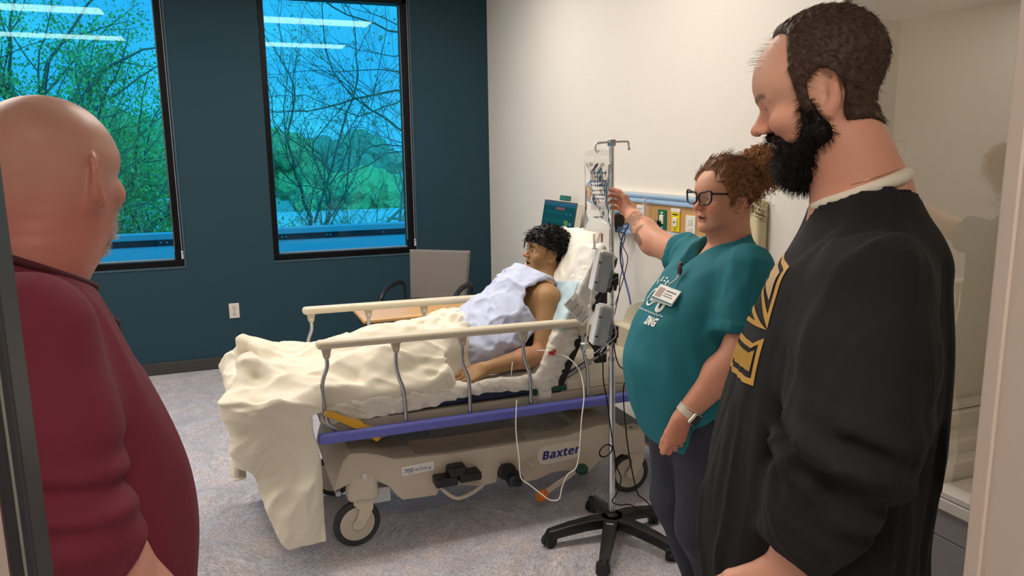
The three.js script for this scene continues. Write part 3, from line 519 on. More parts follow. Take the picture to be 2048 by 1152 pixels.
// capsules of a hand: wrist w, f along the hand, n the way the palm faces, s to the thumb
function handCaps({ w, f, n, s, size = 0.185, curl = [[0.3, 0.4, 0.3], [0.35, 0.45, 0.35], [0.4, 0.5, 0.35], [0.45, 0.5, 0.4]], thumb = [0.7, 0.3, 0.3], spread = 0.06, fat = 1 }) {
  const u = size / 0.185, caps = [], L = [[0.04, 0.024, 0.02], [0.044, 0.028, 0.021], [0.041, 0.026, 0.02], [0.032, 0.02, 0.018]], K = [0.092, 0.096, 0.09, 0.082], R = [0.0092, 0.0095, 0.009, 0.008], dir = (a, sp) => add(add(mul(f, Math.cos(a)), mul(n, Math.sin(a))), mul(s, sp));
  for (let i = 0; i < 4; i++) {
    const off = (1.5 - i) * 0.0205 * u, k = add(add(w, mul(f, K[i] * u)), mul(s, off));
    caps.push([add(add(w, mul(f, 0.012 * u)), mul(s, off * 0.62)), k, 0.0155 * u * fat, 0.0118 * u * fat, 0.014]);
    let a = 0, q = k; for (let j = 0; j < 3; j++) { a += curl[i][j]; const e = add(q, mul(dir(a, (1.5 - i) * spread), L[i][j] * u)); caps.push([q, e, R[i] * u * fat * (1.06 - j * 0.1), R[i] * u * fat * (0.98 - j * 0.11), 0.005]); q = e; }
  }
  let q = add(add(w, mul(f, 0.022 * u)), add(mul(s, 0.026 * u), mul(n, 0.006 * u)));
  const td = (a, b) => { const v = add(add(mul(f, Math.cos(a)), mul(s, Math.sin(a))), mul(n, b)); return mul(v, 1 / Math.hypot(...v)); };
  let e = add(q, mul(td(thumb[0], thumb[2]), 0.046 * u)); caps.push([q, e, 0.017 * u * fat, 0.0125 * u * fat, 0.014]);
  q = e; e = add(q, mul(td(thumb[0] - thumb[1], thumb[2] * 1.3), 0.033 * u)); caps.push([q, e, 0.0118 * u * fat, 0.0105 * u * fat, 0.005]);
  q = e; e = add(q, mul(td(thumb[0] - thumb[1] * 2, thumb[2] * 1.5), 0.027 * u)); caps.push([q, e, 0.0105 * u * fat, 0.0085 * u * fat, 0.005]);
  return caps;
}
const capsField = (caps, k0 = 1e9) => (p) => { let d = k0; for (const c of caps) { const e = sdCap(p, c[0], c[1], c[2], c[3]); d = d > 1e8 ? e : smin(d, e, c[4] ?? 0.01); } return d; };
// many thin tapered strands as one geometry: list of point rows and radii
function strands(rows, r0, r1, sides = 3) {
  const pos = [], idx = [], nor = [];
  for (const pts of rows) {
    const base = pos.length / 3, n = pts.length;
    for (let i = 0; i < n; i++) {
      const a = pts[Math.max(0, i - 1)], b = pts[Math.min(n - 1, i + 1)], t = V(sub(b, a)).normalize(), u = new THREE.Vector3(0.31, 0.9, 0.27).cross(t).normalize(), w = t.clone().cross(u), r = lerp(r0, r1, i / (n - 1));
      for (let k = 0; k < sides; k++) { const c = Math.cos(k / sides * 6.283), s = Math.sin(k / sides * 6.283); const x = u.x * c + w.x * s, y = u.y * c + w.y * s, z = u.z * c + w.z * s; pos.push(pts[i][0] + x * r, pts[i][1] + y * r, pts[i][2] + z * r); nor.push(x, y, z); }
    }
    for (let i = 0; i < n - 1; i++) for (let k = 0; k < sides; k++) { const a = base + i * sides + k, b = base + i * sides + (k + 1) % sides; idx.push(a, b, a + sides, b, b + sides, a + sides); }
  }
  const g = new THREE.BufferGeometry(); g.setAttribute('position', new THREE.Float32BufferAttribute(pos, 3)); g.setAttribute('normal', new THREE.Float32BufferAttribute(nor, 3)); g.setAttribute('uv', new THREE.Float32BufferAttribute(new Float32Array(pos.length / 3 * 2), 2)); g.setIndex(idx); return g;
}
// points spread over a mesh: [position, normal]
function scatter(g, n, seed, keep) {
  const r = rng(seed), p = g.attributes.position, N = g.attributes.normal, out = []; let tries = 0;
  while (out.length < n && tries++ < n * 60) { const i = Math.floor(r() * p.count), q = [p.getX(i), p.getY(i), p.getZ(i)], m = [N.getX(i), N.getY(i), N.getZ(i)]; if (!keep || keep(q, m)) out.push([q, m, r]); }
  return out;
}
const fabricTex = noiseTex(256, (u, v) => { const k = 0.5 + 0.18 * Math.sin(u * 6.283 * 64) * Math.sin(v * 6.283 * 64) + 0.25 * tile(u, v, 40, 2); return [k, k, k]; }, false);
const skinTex = noiseTex(256, (u, v) => { const k = 0.5 + 0.3 * tile(u, v, 45, 5) + 0.25 * tile(u, v, 110, 8); return [k, k, k]; }, false);
const cloth = (hex, rough = 0.85, o = {}) => mat(hex, rough, { bumpMap: fabricTex, bumpScale: 0.0004, sheen: 0.3, sheenRoughness: 0.6, sheenColor: new THREE.Color(hex), side: THREE.DoubleSide, ...o });
const skinMat = (rough = 0.48) => new THREE.MeshPhysicalMaterial({ color: 0xffffff, vertexColors: true, roughness: rough, bumpMap: skinTex, bumpScale: 0.0003, specularIntensity: 0.7 });

// ---------------------------------------------------------------- mattress and bedding
const place = (o, p) => { o.position.set(...p); o.geometry.translate(-p[0], -p[1], -p[2]); return o; };
{
  const prof = [[0.31, 0.572], [1.29, 0.572], [1.325, 0.6], [1.603, 1.15], [1.536, 1.186], [1.25, 0.652], [1.2, 0.645], [0.31, 0.645]];
  const m = obj('mattress', extr(prof, 0.63, 0.014, -3.52), mat(0x1d2b4a, 0.5)); place(m, [1.0, 0.57, -3.2]); tag(m, 'dark navy mattress with raised backrest on the stretcher', 'mattress');
}
const backDir = [0.454, 0.891], backN = [-0.891, 0.454];   // along and out of the raised backrest
const backField = (p, t, half, z0, z1, u0, u1, r) => { const x = p[0] - 1.24, y = p[1] - 0.652, u = x * backDir[0] + y * backDir[1], v = x * backN[0] + y * backN[1]; return sdBox([u, v, p[2]], [(u0 + u1) / 2, t, (z0 + z1) / 2], [(u1 - u0) / 2, half, (z1 - z0) / 2], r); };
{
  // fitted sheet, rumpled, hanging over the near side
  const hem = table([[0.2, 0.568], [0.5, 0.57], [0.7, 0.58], [0.85, 0.6], [0.95, 0.612], [1.05, 0.608], [1.15, 0.6], [1.25, 0.605], [1.6, 0.8]]);
  const f = (p) => {
    let d = sdBox(p, [0.79, 0.6, -3.205], [0.49, 0.058, 0.328], 0.03);
    d = smin(d, backField(p, -0.036, 0.05, -3.533, -2.877, -0.02, 0.625, 0.03), 0.03);
    const w = 0.006 * ridge(p[0] * 7 + p[1] * 9, p[1] * 8 - p[0] * 3, p[2] * 9) ** 3 + 0.006 * ridge(p[0] * 11 + p[1] * 22, p[1] * 6 - p[0] * 4 + 3, p[2] * 6) ** 7 + 0.004 * fbm(p[0] * 16, p[1] * 20, p[2] * 14, 2), side = sstep(p[2], -2.93, -2.87);
    d -= w * (0.7 + side * 0.8);
    const h = hem(p[0])[1] + 0.006 * simplex(p[0] * 14, 3, 1);
    return p[0] < 1.22 ? smax(d, h - p[1], 0.008) : d;
  };
  const m = obj('fitted_sheet', sdfMesh(f, [0.27, 0.54, -3.57], [1.74, 1.28, -2.84], 0.007), cloth(0xe6e2d8)); place(m, [1.0, 0.6, -3.2]); tag(m, 'rumpled white fitted sheet stretched over the stretcher mattress', 'sheet');
}
{
  // top sheet over both legs, falling over the foot end to near the floor
  const nearLeg = [[[1.0, 0.735, -3.05], 0.105], [[0.62, 0.745, -3.04], 0.085], [[0.22, 0.695, -3.03], 0.05], [[0.045, 0.822, -3.03], 0.016]], farLeg = [[[1.02, 0.74, -3.33], 0.105], [[0.62, 0.745, -3.36], 0.08], [[0.22, 0.69, -3.38], 0.05], [[0.045, 0.822, -3.4], 0.014]];
  const hemF = table([[-3.6, 0.15], [-3.4, 0.2], [-3.1, 0.3], [-2.83, 0.43]]), hemN = table([[-0.02, 0.46], [0.03, 0.43], [0.07, 0.29], [0.13, 0.135], [0.2, 0.115], [0.3, 0.105]]);
  const f = (p) => {
    let d = chain(p, nearLeg.map((q) => q[0]), nearLeg.map((q) => q[1]), 0.05); d = smin(d, chain(p, farLeg.map((q) => q[0]), farLeg.map((q) => q[1]), 0.05), 0.09);
    for (const [a, b] of [[[0.045, 0.81, -3.03], [-0.005, 0.67, -2.87]], [[0.045, 0.812, -3.4], [-0.01, 0.67, -3.53]], [[0.045, 0.81, -3.03], [0.3, 0.69, -2.9]], [[0.045, 0.812, -3.4], [0.4, 0.7, -3.5]]]) d = smin(d, sdCap(p, a, b, 0.006, 0.012), 0.028);
    let slab = sdBox(p, [0.47, 0.655, -3.2], [0.46, 0.024, 0.345], 0.02); d = smin(d, slab, 0.09);
    // bunched end by the hand
    d = smin(d, sdCap(p, [0.89, 0.74, -3.0], [0.84, 0.665, -2.875], 0.07, 0.035), 0.05); d = smin(d, sdCap(p, [1.02, 0.8, -3.3], [0.98, 0.79, -3.12], 0.07, 0.07), 0.06);
    d = smin(d, sdCap(p, [0.96, 0.82, -3.36], [0.86, 0.79, -3.2], 0.04, 0.05), 0.06);
    // over the end of the bed the sheet is a hanging shell, gathered towards the near rail
    const th = Math.atan2(p[1] - 0.72, 0.34 - p[0]), lowF = sstep(-p[1], -0.66, -0.4), near = sstep(p[2], -3.1, -2.9);
    const fold = Math.sin(th * 10 + 0.6 + simplex(p[0] * 3, p[1] * 2.5, 2) * 1.2), vert = Math.sin(p[2] * 26 + Math.sin(p[1] * 6) * 0.8);
    let S = sdBox(p, [0.165, 0.25, -3.2], [0.185, 0.445, 0.372], 0.03);
    S -= 0.032 * sstep(Math.hypot(p[1] - 0.72, 0.34 - p[0]), 0.06, 0.42) * fold * near * sstep(-p[1], -0.72, -0.55) * sstep(p[0], -0.01, 0.06) + 0.014 * vert * lowF * (1 - sstep(p[0], 0.0, 0.08)) + 0.03 * lowF * sstep(-p[1], -0.5, 0) + 0.006 * simplex(p[0] * 9, p[1] * 6, p[2] * 9);
    d = smin(d, S, 0.11);
    const rG = Math.hypot(p[1] - 0.72, 0.34 - p[0]), nearF = sstep(p[2], -3.0, -2.86) * sstep(rG, 0.14, 0.4);
    d -= nearF * (1 - sstep(p[0], 0.26, 0.34)) * (0.012 * ridge(th * 2.6, rG * 2.5, 5) ** 7 + 0.007 * ridge(th * 5.5, rG * 4, 9) ** 6);
    d -= sstep(p[1], 0.62, 0.7) * 0.009 * ridge(p[0] * 1.2 + p[2], p[1] * 1.5, p[2] * 7 + p[0] * 2) ** 6;
    d -= sstep(p[1], 0.6, 0.72) * (0.009 * ridge(p[0] * 2.0 + p[2] * 2.5 + 3, p[1] * 3, p[2] * 6) ** 5 + 0.004 * fbm(p[0] * 4, p[1] * 5, p[2] * 8, 2) + 0.007 * ridge(p[0] * 5 + p[1] * 6, p[1] * 6 + 7, p[2] * 9 - p[0] * 3) ** 7);
    if (p[0] > 0.7) d -= sstep(p[0], 0.76, 0.92) * (0.02 * ridge(p[0] * 9, p[1] * 10, p[2] * 8) ** 3 - 0.006);
    if (p[0] > 0.3) d = smax(d, p[2] + 2.874, 0.03);
    const endX = 0.945 + 0.14 * sstep(-p[2], 2.98, 3.25) - 0.1 * sstep(p[2], -3.02, -2.94) + 0.02 * simplex(p[2] * 10, p[1] * 6, 0);
    d = smax(d, p[0] - endX, 0.05);
    if (p[1] < 0.66) {
      const sh = Math.max(d, -(d + 0.02)), hem = Math.max(lerp(hemF(p[2])[1], hemN(p[0])[1], sstep(p[2], -2.9, -2.84)), 0.05);
      const hang = smax(smax(sh, hem - p[1], 0.006), p[0] - 0.288 + 0.025 * sstep(p[1], 0.42, 0.6), 0.006);
      const onBed = Math.max(d, 0.635 + 0.012 * simplex(p[0] * 6, 2, 2) - p[1] - 0.06 * sstep(p[0], 0.8, 0.9) * sstep(p[2], -2.95, -2.88));
      return p[0] < 0.288 && p[1] < 0.6 ? hang : Math.min(hang, Math.max(onBed, 0.25 - p[0]));
    }
    return d;
  };
  const m = obj('top_sheet', sdfMesh(f, [-0.12, 0.08, -3.62], [1.16, 0.95, -2.74], 0.0075, null, 1.9), cloth(0xe9e2d0)); place(m, [0.4, 0.66, -3.2]); tag(m, 'cream top sheet over the legs, falling off the foot end towards the floor', 'sheet');
}
// pillows and pads at the raised head end
function onBack(name, u0, u1, z0, z1, v, th, hex, label, cat, puff = 1, turn = 0) {
  const c = [(u0 + u1) / 2, (z0 + z1) / 2], hu = (u1 - u0) / 2, hz = (z1 - z0) / 2;
  const f = (p) => {
    const x = p[0] - 1.24, y = p[1] - 0.652; let u = x * backDir[0] + y * backDir[1] - c[0], w = x * backN[0] + y * backN[1] - v, z = p[2] - c[1];
    const a = u * Math.cos(turn) - z * Math.sin(turn), b = u * Math.sin(turn) + z * Math.cos(turn), e = puff ? Math.max(0.12, 1 - Math.pow(Math.abs(a / hu), 4)) * Math.max(0.12, 1 - Math.pow(Math.abs(b / hz), 4)) : 1;
    let d = sdBox([a, w, b], [0, 0, 0], [hu, th * Math.sqrt(e), hz], Math.min(th * 0.5, 0.03)) * 0.85;
    return d - 0.006 * ridge(p[0] * 8, p[1] * 7, p[2] * 8) ** 3 - 0.004 * fbm(p[0] * 12, p[1] * 12, p[2] * 12, 2);
  };
  const m = obj(name, sdfMesh(f, [1.2, 0.68, -3.6], [1.92, 1.36, -2.82], 0.007, null, 1.9), cloth(hex)); place(m, [1.55, 1.05, -3.2]); return tag(m, label, cat);
}
onBack('pillow', 0.24, 0.68, -3.42, -2.95, -0.012, 0.036, 0xebe7dc, 'white pillow behind the mannequin, leaning on the raised backrest', 'pillow', 1, 0.06);
onBack('underpad', 0.2, 0.42, -3.2, -2.868, 0.018, 0.006, 0xb9d3de, 'pale blue absorbent pad tucked under the pillow', 'pad', 0, 0.12);
onBack('draw_sheet', 0.3, 0.6, -3.2, -2.862, 0.006, 0.012, 0xdcdad6, 'folded pale grey sheet bunched behind the pillow on the backrest', 'sheet', 0, 0.02);

// ---------------------------------------------------------------- training mannequin lying in the bed
{
  const B0 = [1.15, 0.66, -3.2], t = thing('training_mannequin', 'tan training mannequin with black hair and open mouth, reclining in a pale blue gown', 'mannequin', B0);
  const L = (p) => sub(p, B0), W = (p) => add(p, B0);
  const h = headField({ H: 0.212, open: 1, lids: 0.9, brow: 1.1, nose: 1.05, jawW: 0.98, lip: 1.1 }), fr = frame(L([1.392, 1.132, -3.2]), -Math.PI / 2 + 0.06, -0.2);
  const sh = L([1.335, 0.968, -3.02]), el = L([1.267,0.732,-2.955]), wr = L([1.001,0.703,-2.93]), hx = L([0.872,0.665,-2.925]);
  const pel = L([1.08, 0.75, -3.2]), mid = L([1.2, 0.84, -3.2]), che = L([1.32, 0.94, -3.2]), nb = L([1.4, 1.03, -3.2]);
  const hf = mul(sub(hx, wr), 1 / Math.hypot(...sub(hx, wr))), hn = [0.15, -0.55, -0.8], hs = [-0.2, 0.78, -0.55];
  const hand = handCaps({ w: wr, f: hf, n: [0.1, -0.8, -0.6], s: [-0.1, 0.6, -0.79], size: 0.175, curl: [[0.35, 0.45, 0.3], [0.3, 0.4, 0.3], [0.25, 0.35, 0.3], [0.25, 0.35, 0.3]], thumb: [0.5, 0.2, 0.25], fat: 1.0 }), hF = capsField(hand);
  const torso = (q) => { const p = [q[0], q[1], q[2] / 1.32]; return chain(p, [pel, mid, che], [0.12, 0.112, 0.118], 0.05); };
  const body = (q) => {
    let d = torso(q);
    d = smin(d, chain(q, [che, nb, fr.from([0, -0.02, -0.03])], [0.11, 0.06, 0.058], 0.05), 0.05);
    d = smin(d, chain(q, [add(che, [0.02, 0.03, 0.09]), sh, el], [0.055, 0.05, 0.039], 0.03), 0.06);
    d = smin(d, chain(q, [el, mix(el, wr, 0.3), wr], [0.043, 0.045, 0.029], 0.02), 0.012);
    return d;
  };
  const hp = fr.from([0, 0.0, 0]), base = lin(0xa78058);
  const full = (q) => { let d = body(q); if (Math.hypot(q[0] - hp[0], q[1] - hp[1], q[2] - hp[2]) < 0.21) d = smin(d, h.f(fr.to(q)), 0.025); if (Math.hypot(q[0] - wr[0], q[1] - wr[1], q[2] - wr[2]) < 0.22) d = smin(d, hF(q), 0.015); return d; };
  const tint = faceTint(h, base, { lipC: lin(0xa8715a), red: 0.12, browC: lin(0x2a1c14), browW: 0.018, open: 1, mouthC: lin(0x2a1210) });
  const sleeve = lin(0xb88868);
  obj('body', sdfMesh(full, [-0.35, -0.15, -0.28], [0.42, 0.66, 0.36], 0.0042, (q) => {
    if (Math.hypot(q[0] - hp[0], q[1] - hp[1], q[2] - hp[2]) < 0.16) return tint(fr.to(q));
    const v = sub(wr, el), k = ((q[0] - el[0]) * v[0] + (q[1] - el[1]) * v[1] + (q[2] - el[2]) * v[2]) / (v[0] ** 2 + v[1] ** 2 + v[2] ** 2);
    return q[2] > 0.14 && k > 0.02 && k < 0.5 && q[1] < el[1] + 0.06 ? sleeve : base;
  }, 1.8), skinMat(0.5), t);
  eyes(h, fr, t, [0.05, 0.025, 0.012], [0.1, 0]);
  // wig: lumpy cap and waved locks
  const cap = (P) => {
    const p = h.n(P); let d = sdEll(p, [0, 0.67, -0.06], [0.375, 0.4, 0.485]);
    d -= 0.055 * ridge(p[0] * 4.2, p[1] * 4.2, p[2] * 4.2) ** 2 + 0.02 * simplex(p[0] * 11, p[1] * 11, p[2] * 11);
    const lo = p[2] > 0 ? 0.56 + 0.3 * p[2] : 0.56 + 1.35 * p[2]; d = smax(d, (Math.max(lo, 0.12) - p[1]) * 0.8, 0.04); return smax(d, -sdEll([Math.abs(p[0]), p[1], p[2]], [0.36, 0.44, -0.01], [0.14, 0.19, 0.12]), 0.03) * h.H;
  };
  const cg = sdfMesh(cap, [-0.11, -0.08, -0.14], [0.11, 0.17, 0.12], 0.0035), hairM = mat(0x0b0a0a, 0.42, { specularIntensity: 0.6 });
  const rows = scatter(cg, 900, 5, (q) => { const m = h.n(q); return m[1] > 0.3 && !(m[2] > 0.16 && m[1] < 0.7) && !(Math.abs(m[0]) > 0.24 && m[1] < 0.6 && m[2] > -0.14); }).map(([q, n, r]) => { const tang = V(n[2] * 0.6 + (r() - 0.5), -0.5 * r(), -n[0] - 0.2).normalize().toArray(), out = []; const ph = r() * 6; for (let i = 0; i < 7; i++) { const k = i / 6; out.push(add(add(q, mul(tang, k * 0.035)), add(mul(n, 0.003 + 0.007 * Math.sin(k * 5 + ph) + 0.002), [0.004 * Math.sin(k * 7 + ph), -0.012 * k * k, 0.004 * Math.cos(k * 6 + ph)]))); } return out; });
  cg.applyMatrix4(fr.m); obj('hair', [cg, strands(rows, 0.0022, 0.001).applyMatrix4(fr.m)], hairM, t);
  // gown: loose over the front of the body, open at the near side
  const ax = sub(che, pel), al = Math.hypot(...ax), au = mul(ax, 1 / al), an = [-au[1], au[0], 0];
  const gownF = (q) => {
    const x = q[0] - pel[0], y = q[1] - pel[1], s = (x * au[0] + y * au[1]) / al, v = x * an[0] + y * an[1];
    const p = [q[0], q[1], q[2] / 1.34]; let d = chain(p, [add(pel, [-0.06, -0.02, 0]), add(pel, [0.02, 0.035, 0]), mid, che, add(nb, [-0.015, -0.005, 0])], [0.1, 0.128, 0.142, 0.148, 0.082], 0.07) ;
    d = smin(d, sdCap(q, add(pel, [0.0, 0.0, 0.1]), add(pel, [-0.1, -0.02, 0.1]), 0.1, 0.08), 0.08);
    d -= 0.014 * ridge(q[0] * 4 + q[1] * 3, q[1] * 2.4 - q[0] * 2, q[2] * 5) ** 5 + 0.007 * ridge(q[0] * 8, q[1] * 6 + 5, q[2] * 4) ** 5 + 0.006 * ridge(q[0] * 10 - q[1] * 6, q[1] * 9 + q[0] * 4, q[2] * 9 + 2) ** 7 + 0.002 * fbm(q[0] * 14, q[1] * 14, q[2] * 14, 2) - 0.004;
    d = Math.max(d, -(d + 0.016));
    d = smax(d, q[2] - lerp(0.245, 0.15, sstep(s, 0.35, 1.1)) - 0.01 * simplex(s * 6, 1, 0), 0.006);
    d = smax(d, -q[2] - 0.26, 0.006); d = smax(d, -(v + 0.05), 0.006);
    return smax(d, (s - 1.36 + 1.5 * Math.max(0, v - 0.06)) * al * 0.6, 0.006);
  };
  const gown = obj('gown', sdfMesh(gownF, [-0.36, -0.06, -0.3], [0.36, 0.48, 0.3], 0.0055, null, 1.9), cloth(0xc6cfea), t);
  obj('shirt_strap', tube([L([1.41, 1.0, -3.1]), L([1.385, 1.012, -3.06]), L([1.36, 1.005, -3.03]), L([1.37, 0.94, -2.985])], 0.005, 20, 8), M.black, t);
  obj('shirt', place(obj('tmp', sdfMesh((q) => Math.max(torso(q) - 0.004, Math.abs((q[0] - pel[0]) * au[0] + (q[1] - pel[1]) * au[1] - 0.12) - 0.09), [-0.3, -0.1, -0.3], [0.35, 0.4, 0.3], 0.008), M.black, t), [0, 0, 0]).geometry, mat(0x15161a, 0.8), t); t.remove(t.children.find((c) => c.name === 'tmp'));
}

// ---------------------------------------------------------------- equipment and furniture
// a thing whose parts are given in room coordinates and stored relative to its base
function based(name, label, cat, base, group) {
  const t = thing(name, label, cat, base, 0, group);
  return { t, add: (n, geos, m, parent = t, l) => obj(n, (Array.isArray(geos) ? geos : [geos]).map((g) => g.translate(-base[0], -base[1], -base[2])), m, parent, l) };
}
const PX = 1.441, PZ = -2.61, poleAt = (y) => [PX - 0.012 * y, y, PZ];
{
  const { t, add: A } = based('iv_pole', 'chrome IV pole on a black five-legged rolling base in front of the bed', 'iv pole', [PX, 0, PZ]);
  A('lower_tube', cyl(poleAt(0.09), poleAt(0.785), 0.0135, 0.0135, 24), M.chrome);
  A('tube_collar', cyl(poleAt(0.772), poleAt(0.787), 0.0148, 0.0145, 24), M.steel);
  A('upper_tube', cyl(poleAt(0.78), poleAt(1.65), 0.0098, 0.0098, 24), M.chrome);
  const q = poleAt(1.642);
  A('hook_block', bx(q[0] - 0.013, 1.628, PZ - 0.012, q[0] + 0.013, 1.653, PZ + 0.012, 0.003), M.steel);
  A('hook', tube([[q[0], 1.643, PZ], [q[0] - 0.055, 1.64, PZ], [q[0] - 0.069, 1.635, PZ + 0.002], [q[0] - 0.072, 1.62, PZ + 0.004], [q[0] - 0.068, 1.606, PZ + 0.008], [q[0] - 0.063, 1.61, PZ + 0.014]], 0.0042, 40, 10), M.chrome);
  A('hook', tube([[q[0], 1.643, PZ], [q[0] + 0.06, 1.645, PZ], [q[0] + 0.073, 1.642, PZ], [q[0] + 0.075, 1.628, PZ], [q[0] + 0.073, 1.614, PZ + 0.006], [q[0] + 0.07, 1.618, PZ + 0.012]], 0.0042, 40, 10), M.chrome);
  A('base_hub', [cyl([PX, 0.05, PZ], [PX, 0.098, PZ], 0.055, 0.046, 32), cyl([PX, 0.096, PZ], [PX, 0.106, PZ], 0.026, 0.02, 24)], M.blackPlastic);
  const ends = [[1.166,0,-2.635], [1.269,0,-2.357], [1.571,0,-2.358], [1.666,0,-2.651], [1.472,0,-2.844]];
  ends.forEach((e, i) => {
    const dx = e[0] - PX, dz = e[2] - PZ, L = Math.hypot(dx, dz), a = Math.atan2(-dz, dx);
    const side = [[0.02, 0.055], [0.12, 0.052], [L * 0.75, 0.042], [L - 0.02, 0.034], [L + 0.014, 0.034], [L + 0.02, 0.05], [L + 0.008, 0.072], [L * 0.7, 0.088], [0.1, 0.098], [0.02, 0.098]];
    const leg = extr(side, 0.054, 0.007, -0.027), p = leg.attributes.position; for (let k = 0; k < p.count; k++) { const s = 1.22 - 0.5 * clamp(p.getX(k) / L, 0, 1); p.setZ(k, p.getZ(k) * s); } leg.computeVertexNormals();
    A('base_leg', put(toCreasedNormals(leg, 0.6), [PX, 0, PZ], a), M.blackPlastic);
    const c = new THREE.Group(); c.name = 'caster'; c.position.set(dx, 0, dz); c.rotation.y = [0.3, -0.5, 0.9, 1.2, 0.4][i]; t.add(c);
    obj('caster_wheel', [cyl([-0.006, 0.026, -0.02], [-0.006, 0.026, -0.003], 0.026, 0.026, 28), cyl([-0.006, 0.026, 0.003], [-0.006, 0.026, 0.02], 0.026, 0.026, 28)], mat(0x1a1b1d, 0.5), c);
    obj('caster_hood', [cyl([0.008, 0.03, 0], [0.008, 0.055, 0], 0.012, 0.011, 16), new THREE.CylinderGeometry(0.029, 0.029, 0.034, 24, 1, false, 0, Math.PI).rotateX(Math.PI / 2).rotateZ(1.2).translate(-0.004, 0.027, 0)], M.blackPlastic, c);
  });
  const s = mix([PX, 0, PZ], ends[1], 0.32); A('asset_sticker', put(new THREE.BoxGeometry(0.03, 0.0015, 0.034), [s[0], 0.0965, s[2]], Math.atan2(ends[1][0] - PX, ends[1][2] - PZ), 0.06), mat(0xe8e6e0, 0.5));
}
// two syringe-style pumps clamped to the pole
const tilt = 0.2;
function pump(y, label) {
  const p = poleAt(y), c = [p[0] - 0.062, y + 0.015, PZ + 0.03];
  const { t, add: A } = based('infusion_pump', label, 'infusion pump', c, 'infusion pumps on the IV pole');
  const P = (g) => put(g, c, -0.22, 0, -tilt);
  A('pump_body', P(new RoundedBoxGeometry(0.05, 0.152, 0.06, 4, 0.007).translate(0, 0, 0.007)), mat(0xa9adb2, 0.4));
  A('pump_face', P(new RoundedBoxGeometry(0.014, 0.156, 0.064, 3, 0.005).translate(-0.027, 0.002, 0.007)), mat(0xd5d7d8, 0.4));
  A('pump_top', P(new RoundedBoxGeometry(0.044, 0.01, 0.068, 3, 0.003).translate(0.002, 0.079, 0)), mat(0xdcdad5, 0.5));
  A('latch', P(bx(-0.03, -0.042, 0.037, -0.018, -0.037, 0.041, 0.001)), M.dark); A('latch', P(bx(-0.03, 0.036, 0.037, -0.018, 0.041, 0.041, 0.001)), M.dark);
  const tx = canvasTex(48, 160, (x, w, h) => { x.fillStyle = '#c9c8c2'; x.fillRect(0, 0, w, h); x.fillStyle = '#3c3f45'; for (let i = 0; i < 3; i++) for (let k = 0; k < 16; k++) if ((k * 7 + i * 3) % 5) x.fillRect(10 + i * 11, 10 + k * 9, 6, 5); });
  A('data_label', P(new THREE.PlaneGeometry(0.015, 0.05).translate(0.004, -0.035, 0.0378)), label_(tx));
  A('pump_mount', P(new RoundedBoxGeometry(0.02, 0.075, 0.045, 3, 0.004).translate(0.034, -0.02, -0.004)), mat(0x84888f, 0.45));
  A('pole_clamp', [bx(p[0] - 0.028, y - 0.046, PZ - 0.022, p[0] + 0.02, y + 0.002, PZ + 0.024, 0.004), bx(p[0] - 0.04, y - 0.03, PZ - 0.012, p[0] - 0.02, y - 0.005, PZ + 0.02, 0.004), extr([[p[0] - 0.03, y - 0.04], [p[0] + 0.018, y - 0.044], [p[0] + 0.012, y - 0.07], [p[0] - 0.004, y - 0.058], [p[0] - 0.014, y - 0.076]].reverse(), 0.03, 0.003, PZ - 0.012)], M.blackPlastic);
  A('clamp_lever', tube([[p[0] - 0.026, y - 0.028, PZ + 0.026], [p[0] - 0.01, y - 0.022, PZ + 0.029], [p[0] + 0.016, y - 0.012, PZ + 0.026]], 0.0025, 16, 8), mat(0x6d6f73, 0.5));
  A('clamp_knob', cyl([p[0], y - 0.032, PZ + 0.022], [p[0], y - 0.032, PZ + 0.03], 0.006, 0.005, 16), mat(0x3a3b3e, 0.4));
}
function label_(t) { return mat(0xffffff, 0.5, { map: t }); }
pump(1.13, 'upper grey infusion pump clamped to the IV pole under the fluid bag'); pump(0.915, 'lower grey infusion pump clamped to the IV pole at rail height');
